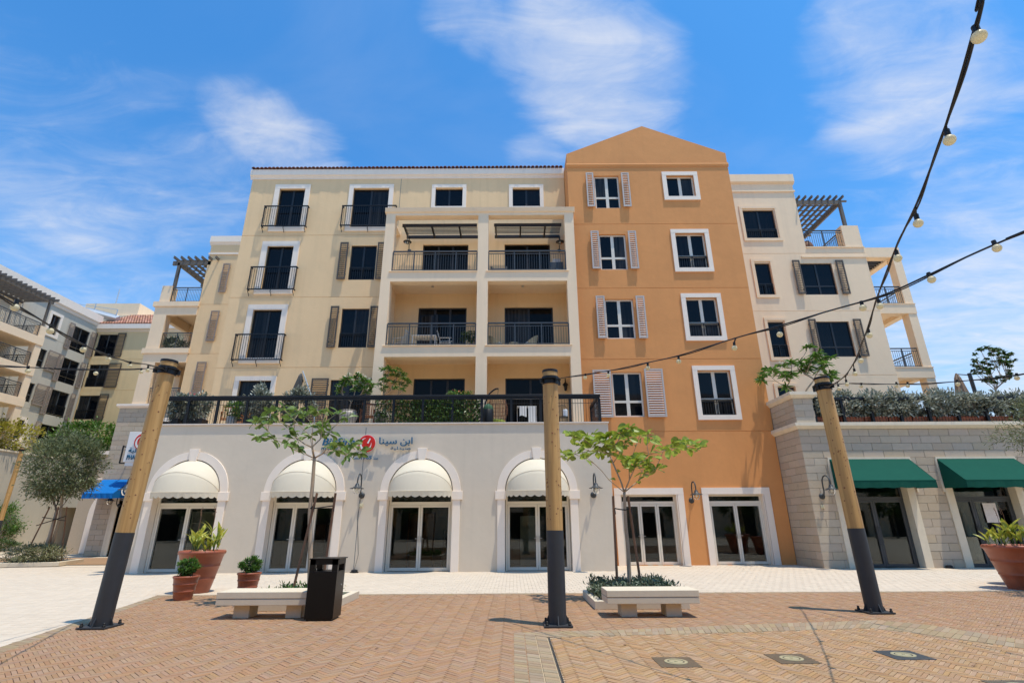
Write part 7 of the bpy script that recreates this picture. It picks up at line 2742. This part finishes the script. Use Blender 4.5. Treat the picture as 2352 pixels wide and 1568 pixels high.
pts = [Vector((x - .18, 21.38, zt + .44)), Vector((x - .2, 21.42, zt + .8)), Vector((x - .12, 21.43, zt + .95)), Vector((x, 21.43, zt + 1.0)), Vector((x + .12, 21.43, zt + .95)), Vector((x + .2, 21.42, zt + .8)), Vector((x + .18, 21.38, zt + .44))]
bk = MB().tube(catmull(pts, 4), .012, 6)
for dx in (-.08, 0, .08):
    bk.tube([(x + dx, 21.38, zt + .44), (x + dx * .6, 21.43, zt + .97)], .007, 4)
bk.build('backrest', M_black, t)
MB().box(x + .02, x + .22, 21.30, 21.40, zt + .47, zt + .80).build('draped_cloth', M_cloth, t, bevel=.04)

# furniture in the loggias
def table(x, y, z, w, d, h, m, label):
    t = thing('terrace_table', label, 'table', (x, y, z))
    MB().box(x - w / 2, x + w / 2, y - d / 2, y + d / 2, z + h - .03, z + h).build('tabletop', m, t, bevel=.006)
    for sx_ in (-1, 1):
        for sy_ in (-1, 1):
            MB().box(x + sx_ * (w / 2 - .05) - .02, x + sx_ * (w / 2 - .05) + .02, y + sy_ * (d / 2 - .05) - .02, y + sy_ * (d / 2 - .05) + .02, z, z + h - .03).build('leg', m, t)


z2 = 9.12
x = PY(975, 775, YL + .8).x
table(x, YL + .9, z2, 1.15, .7, .74, M_white, 'white dining table in the second floor loggia')
chair(PY(917, 780, YL + .8).x, YL + .9, z2, -pi / 2 - .3, mat('wicker_pale', (.55, .52, .47), .7), 'pale wicker chair beside the white dining table by the column', .95)
chair(PY(1024, 780, YL + .8).x, YL + .9, z2, pi / 2, MATS['wicker_pale'], 'pale wicker chair at the white dining table beside the palm', .95)
x = PY(1085, 775, YL + .7).x
t = thing('potted_palm', 'small potted palm at the end of the second floor loggia', 'plant', (x, YL + .7, z2))
MB().lathe([(.12, 0), (.17, .3), (.14, .3), (.13, .25)], 14, (x, YL + .7, z2), caps=False).build('pot', M_terra, t)
MB().lathe([(.001, .26), (.14, .27)], 14, (x, YL + .7, z2), caps=False).build('soil', M_soil, t)
pos, dirs, stm = [], [], MB()
for k in range(13):
    a, rr_ = random.uniform(0, 6.28), random.uniform(.3, .55)
    P_ = catmull([Vector((x, YL + .7, z2 + .25)), Vector((x + rr_ * .4 * cos(a), YL + .7 + rr_ * .4 * sin(a), z2 + .75)), Vector((x + rr_ * cos(a), YL + .7 + rr_ * sin(a), z2 + random.uniform(.6, .95)))], 6)
    stm.tube(P_, .006, 4)
    for q in P_[3:]:
        for s_ in (-1, 1):
            for _ in range(2):
                pos.append(tuple(q))
                dirs.append((cos(a) * .5 - s_ * sin(a), sin(a) * .5 + s_ * cos(a), -.25 + random.uniform(-.2, .2)))
stm.build('stems', M_leafG, t)
leaves('fronds', np.array(pos), np.array(dirs), .22, .03, M_leafD, t)
for i, px in enumerate((1140, 1218)):
    x = PY(px, 780, YL + .9).x
    t = thing('tub_chair', ['grey green woven tub chair next to the loggia middle column', 'grey green woven tub chair beside the low round table'][i], 'chair', (x, YL + .9, z2), 'woven tub chairs')
    mm = mat('woven_green', (.32, .33, .26), .8, var=.3, vscale=30)
    MB().lathe([(.20, .0), (.22, .2), (.30, .36), (.28, .38), (0, .38)], 18, (x, YL + .9, z2)).build('seat', mm, t, smooth=True)
    bk = MB()
    sgn = -1 if i == 0 else 1
    for k in range(14):
        a0, a1 = -pi * .62 + pi * 1.24 * k / 14, -pi * .62 + pi * 1.24 * (k + 1) / 14
        h0, h1 = (.36 + .42 * cos(a_ * .75) for a_ in (a0, a1))
        bk.poly([(x + sgn * .29 * cos(a0), YL + .9 + .29 * sin(a0), z2 + .36), (x + sgn * .29 * cos(a1), YL + .9 + .29 * sin(a1), z2 + .36), (x + sgn * .37 * cos(a1), YL + .9 + .37 * sin(a1), z2 + h1), (x + sgn * .37 * cos(a0), YL + .9 + .37 * sin(a0), z2 + h0)])
    bk.build('backrest', mm, t, smooth=True)
    MB().lathe([(.24, .381), (.25, .42), (.2, .45), (0, .45)], 16, (x, YL + .9, z2)).build('cushion', M_cloth, t, smooth=True)
x = PY(1180, 785, YL + .9).x
tag(MB().lathe([(.2, 0), (.17, .02), (.12, .2), (.22, .38), (.24, .40), (.24, .42), (0, .42)], 20, (x, YL + .9, z2)).build('round_table', MATS['woven_green'], smooth=True), 'low round woven table between the two tub chairs', 'table')
z3 = 12.83
x = PY(1146, 610, YL + .8).x
t = thing('outdoor_sofa', 'grey outdoor armchair at the end of the upper loggia', 'chair', (x, YL + .9, z3))
MB().box(x - .35, x + .35, YL + .6, YL + 1.2, z3 + .12, z3 + .42).build('seat', mat('grey_weave', (.16, .155, .15), .9, var=.2, vscale=25), t, bevel=.02)
MB().box(x - .35, x + .35, YL + 1.15, YL + 1.27, z3 + .42, z3 + .78).build('backrest', MATS['grey_weave'], t, bevel=.02)
for s_ in (-1, 1):
    MB().box(x + s_ * .36 - .05, x + s_ * .36 + .05, YL + .58, YL + 1.25, z3, z3 + .58).build('arm', MATS['grey_weave'], t, bevel=.015)
x = PY(1278, 595, YL + 1.1).x
t = thing('utility_cabinet', 'dark cabinet with a pale box on top in the upper loggia', 'cabinet', (x, YL + 1.2, z3))
MB().box(x - .36, x + .3, YL + .95, YL + 1.5, z3, z3 + 1.0).build('carcass', M_gfr, t, bevel=.01)
MB().box(x - .03, x - .015, YL + .93, YL + .95, z3 + .4, z3 + .62).box(x + .03, x + .045, YL + .93, YL + .95, z3 + .4, z3 + .62).build('handles', M_steel, t)
MB().box(x - .2, x + .2, YL + 1.0, YL + 1.35, z3 + 1.0, z3 + 1.2).build('top_box', M_jar, t, bevel=.02)
x = PY(1057, 612, YL + .8).x
table(x, YL + .9, z3, .9, .45, .34, MATS['wicker_pale'], 'low pale table in the upper loggia')

# ------------------------------------------------------------------ hedge, railing and trees on the stone podium
zs2 = ZP + .25
bal = thing('podium_balustrade', 'black metal balustrade in front of the podium hedge', 'railing', (18, YS + .2, zs2))
hx0, hx1 = ux1 + .03, SX1
MB().box(hx0, hx1, YS + .13, YS + .27, zs2 + .95, zs2 + 1.07).build('handrail', M_black, bal, bevel=.012)
n = 11
for k in range(n + 1):
    xx = hx0 + .05 + (hx1 - hx0 - .1) * k / n
    MB().box(xx - .05, xx + .05, YS + .15, YS + .24, zs2, zs2 + .95).build('post', M_black, bal)
pk = MB()
m_ = round((hx1 - hx0) / .12)
for k in range(m_):
    xx = hx0 + (hx1 - hx0) * k / m_
    pk.box(xx - .005, xx + .005, YS + .19, YS + .2, zs2 + .02, zs2 + .95)
pk.box(hx0, hx1, YS + .185, YS + .205, zs2 + .02, zs2 + .05)
pk.build('pickets', M_black, bal)
xx = hx0 + .15
k = 0
while xx < hx1 - .8:
    w_ = .98
    t = thing('trough_planter', 'terracotta trough planter in the row behind the podium balustrade', 'planter', (xx + w_ / 2, YS + .5, zs2), 'terracotta troughs on the podium')
    b = MB()
    b.prism_x([(YS + .34, zs2), (YS + .66, zs2), (YS + .70, zs2 + .24), (YS + .72, zs2 + .24), (YS + .72, zs2 + .29), (YS + .28, zs2 + .29), (YS + .28, zs2 + .24), (YS + .30, zs2 + .24)], xx, xx + w_ - .06)
    b.build('trough', M_terra, t, bevel=.006)
    c = (xx + w_ / 2, YS + .42, zs2 + .28 + .50)
    sh = thing('silver_hedge_bush', 'silver green hedge bush in the row behind the podium balustrade', 'shrub', (xx + w_ / 2, YS + .5, zs2 + .29), 'hedge bushes on the podium')
    hh = random.uniform(.46, .58)
    p, d = blob_points(c, (.64, .42, hh), 1700, .35, 34, .3, zmin=zs2 + .3)
    sk, _ = skeleton(Vector((c[0], c[1], zs2 + .27)), [Vector(p[i]) for i in range(0, 1700, 80)], .006, .42, .03)
    sk.build('stems', M_dbark, sh)
    leaves('foliage', p, d, .14, .055, M_leafS, sh)
    xx += w_
    k += 1
rt_ = Vector((PY(1838, 898, 21.6).x, 21.6, ZPU + .26))
c7 = [(490, 150), (580, 205), (625, 255), (540, 230), (460, 300), (350, 290), (270, 310), (260, 370), (190, 350), (130, 385), (85, 430), (640, 300), (690, 370), (700, 420), (680, 240), (590, 270), (490, 340), (350, 380), (420, 290), (660, 400), (600, 340), (300, 400), (150, 345), (510, 280), (310, 500), (440, 360)]
rosette_tree('frangipani_tree', 'white flowering frangipani rising above the stone podium parapet beside the orange house', rt_, 21.6, [(1724 + a * .267, 756 + b_ * .267) for a, b_ in c7], M_leafG, .33, .25, 24, .35, .013, .6)
t_ = thing('podium_planter', 'pale square planter under the frangipani behind the stone parapet', 'planter', (rt_.x, 21.6, ZP))
MB().box(rt_.x - .35, rt_.x + .35, 21.25, 21.95, ZP + .002, rt_.z).build('case', M_cap, t_)
rt2 = Vector((PY(2283, 890, 24.5).x, 24.5, ZP + .0))
ros2 = []
for k in range(64):
    a = random.uniform(0, 6.28)
    r_ = sqrt(random.random())
    ros2.append((2280 + 52 * r_ * cos(a), 843 + 43 * r_ * sin(a) - 6))
rosette_tree('young_tree', 'young round leaved tree above the podium hedge against the sky', rt2, 24.5, ros2, M_leafD, .15, .6, 20, None, .008, .6)
ua = PY(2208, 890, 25.5)
t = thing('folded_parasol', 'folded tan parasol behind the podium hedge', 'parasol', (ua.x, 25.5, ZP))
prof = [(.03, PY(2203, 857, 25.5).z - ZP), (.12, PY(2203, 868, 25.5).z - ZP), (.30, 2.2), (.36, 1.5), (.3, 1.2)]
fp = MB()
for (r_, z_), (r2, z2_) in zip(prof[:-1], prof[1:]):
    for k in range(14):
        q_ = []
        for (rr_, zz2, kk) in ((r_, z_, k), (r_, z_, k + 1), (r2, z2_, k + 1), (r2, z2_, k)):
            f_ = 1 + .2 * (-1) ** kk
            q_.append((ua.x - .05 + rr_ * f_ * cos(2 * pi * kk / 14), 25.5 + rr_ * f_ * sin(2 * pi * kk / 14), ZP + zz2))
        fp.poly(q_[::-1])
fp.build('canopy', mat('tan_canvas', (.33, .23, .16), .9), t)
MB().tube([(ua.x - .05, 25.5, ZP), (ua.x - .05, 25.5, ZP + prof[0][1])], .03, 8).build('shaft', M_dkfr, t)
pa, pb9 = PY(2232, 890, 25.6), PY(2226, 857, 25.6)
MB().tube([(pa.x + .1, 25.6, ZP), (pb9.x, 25.6, pb9.z)], .09, 10).build('post', M_gfr, t)
MB().bar((pb9.x, 25.6, pb9.z - .1), (ua.x - .05, 25.5, ZP + prof[0][1] - .05), .04, .04).build('arm', M_gfr, t)
# plants on the balconies of the set back wing
a = PY(395, 793, YV + .6)
shrub('balcony_plant', 'tangled green plants behind the balcony railing of the set back wing', (a.x, YV + .6, zl[1] + .62), (.95, .3, .45), 900, M_leafO, .16, zl[1] + .17)
# litter, leaves and a stain or two on the floor
for i, (px, py) in enumerate(((870, 1488), (2247, 1530), (1705, 1306), (2300, 1438), (310, 1462), (1440, 1480))):
    g_ = G(px, py)
    me_ = big_leaf('dry_leaf', M_stake, .07, .035, .3)
    o = obj('fallen_leaf', me_, None, None, loc=(g_.x, g_.y, .012), rot=(0.1, 0, random.uniform(0, 6)))
    tag(o, ['dry brown leaf lying on the herringbone brick before the bench', 'dry reddish leaf lying on the fountain floor', 'dry brown leaf lying on the pale paving before the orange house', 'dry leaf lying on the brick by the big canna pot', 'dry leaf lying by the foot of a timber pole', 'dry leaf lying on the grey paver band'][i], 'leaf')
# ------------------------------------------------------------------ the far side of the square, behind the camera (seen in the shop glass)
opp = thing('opposite_block', 'long cream apartment block on the far side of the square, mirrored in the shop glass', 'building', (0, -26, 0), rotz=pi, local=True)
ops = []
for j in range(4):
    for k in range(27):
        xx = -78 + k * 6
        ops.append((xx - .9, xx + .9, 4.6 + j * 3.5, 6.6 + j * 3.5, .2, False))
for k in range(27):
    ops.append((-78 + k * 6 - 1.6, -78 + k * 6 + 1.6, 0, 3.0, .3, False))
mb = MB()
facade(mb, -82, 82, 0, 18.5, 0, ops)
shell(mb, -82, 82, 0, 12, 0, 18.5)
mb.build('wall', M_crm, opp)
MB().box(-81.5, 81.5, .32, .34, 0, 18).build('blind_backing', M_pane2, opp)
MB().box(-82.2, 82.2, -.3, .1, 18.1, 18.7).build('cornice', M_trim, opp)
for k in range(12):
    xx = -42 + k * 7.6 + random.uniform(-1, 1)
    t = thing('opposite_tree', 'leafy tree on the far side of the square, mirrored in the shop glass', 'tree', (xx, -19, 0), 'trees on the far side of the square')
    p, d = blob_points((xx, -19, 4.2), (2.0, 1.8, 1.9), 1500, .5, 30, .3)
    MB().tube([(xx, -19, 0), (xx, -19, 2.6)], [.13, .1], 8).build('trunk', M_dbark, t)
    leaves('crown', p, d, .4, .18, M_leafD, t)
print('objects', len(bpy.data.objects))
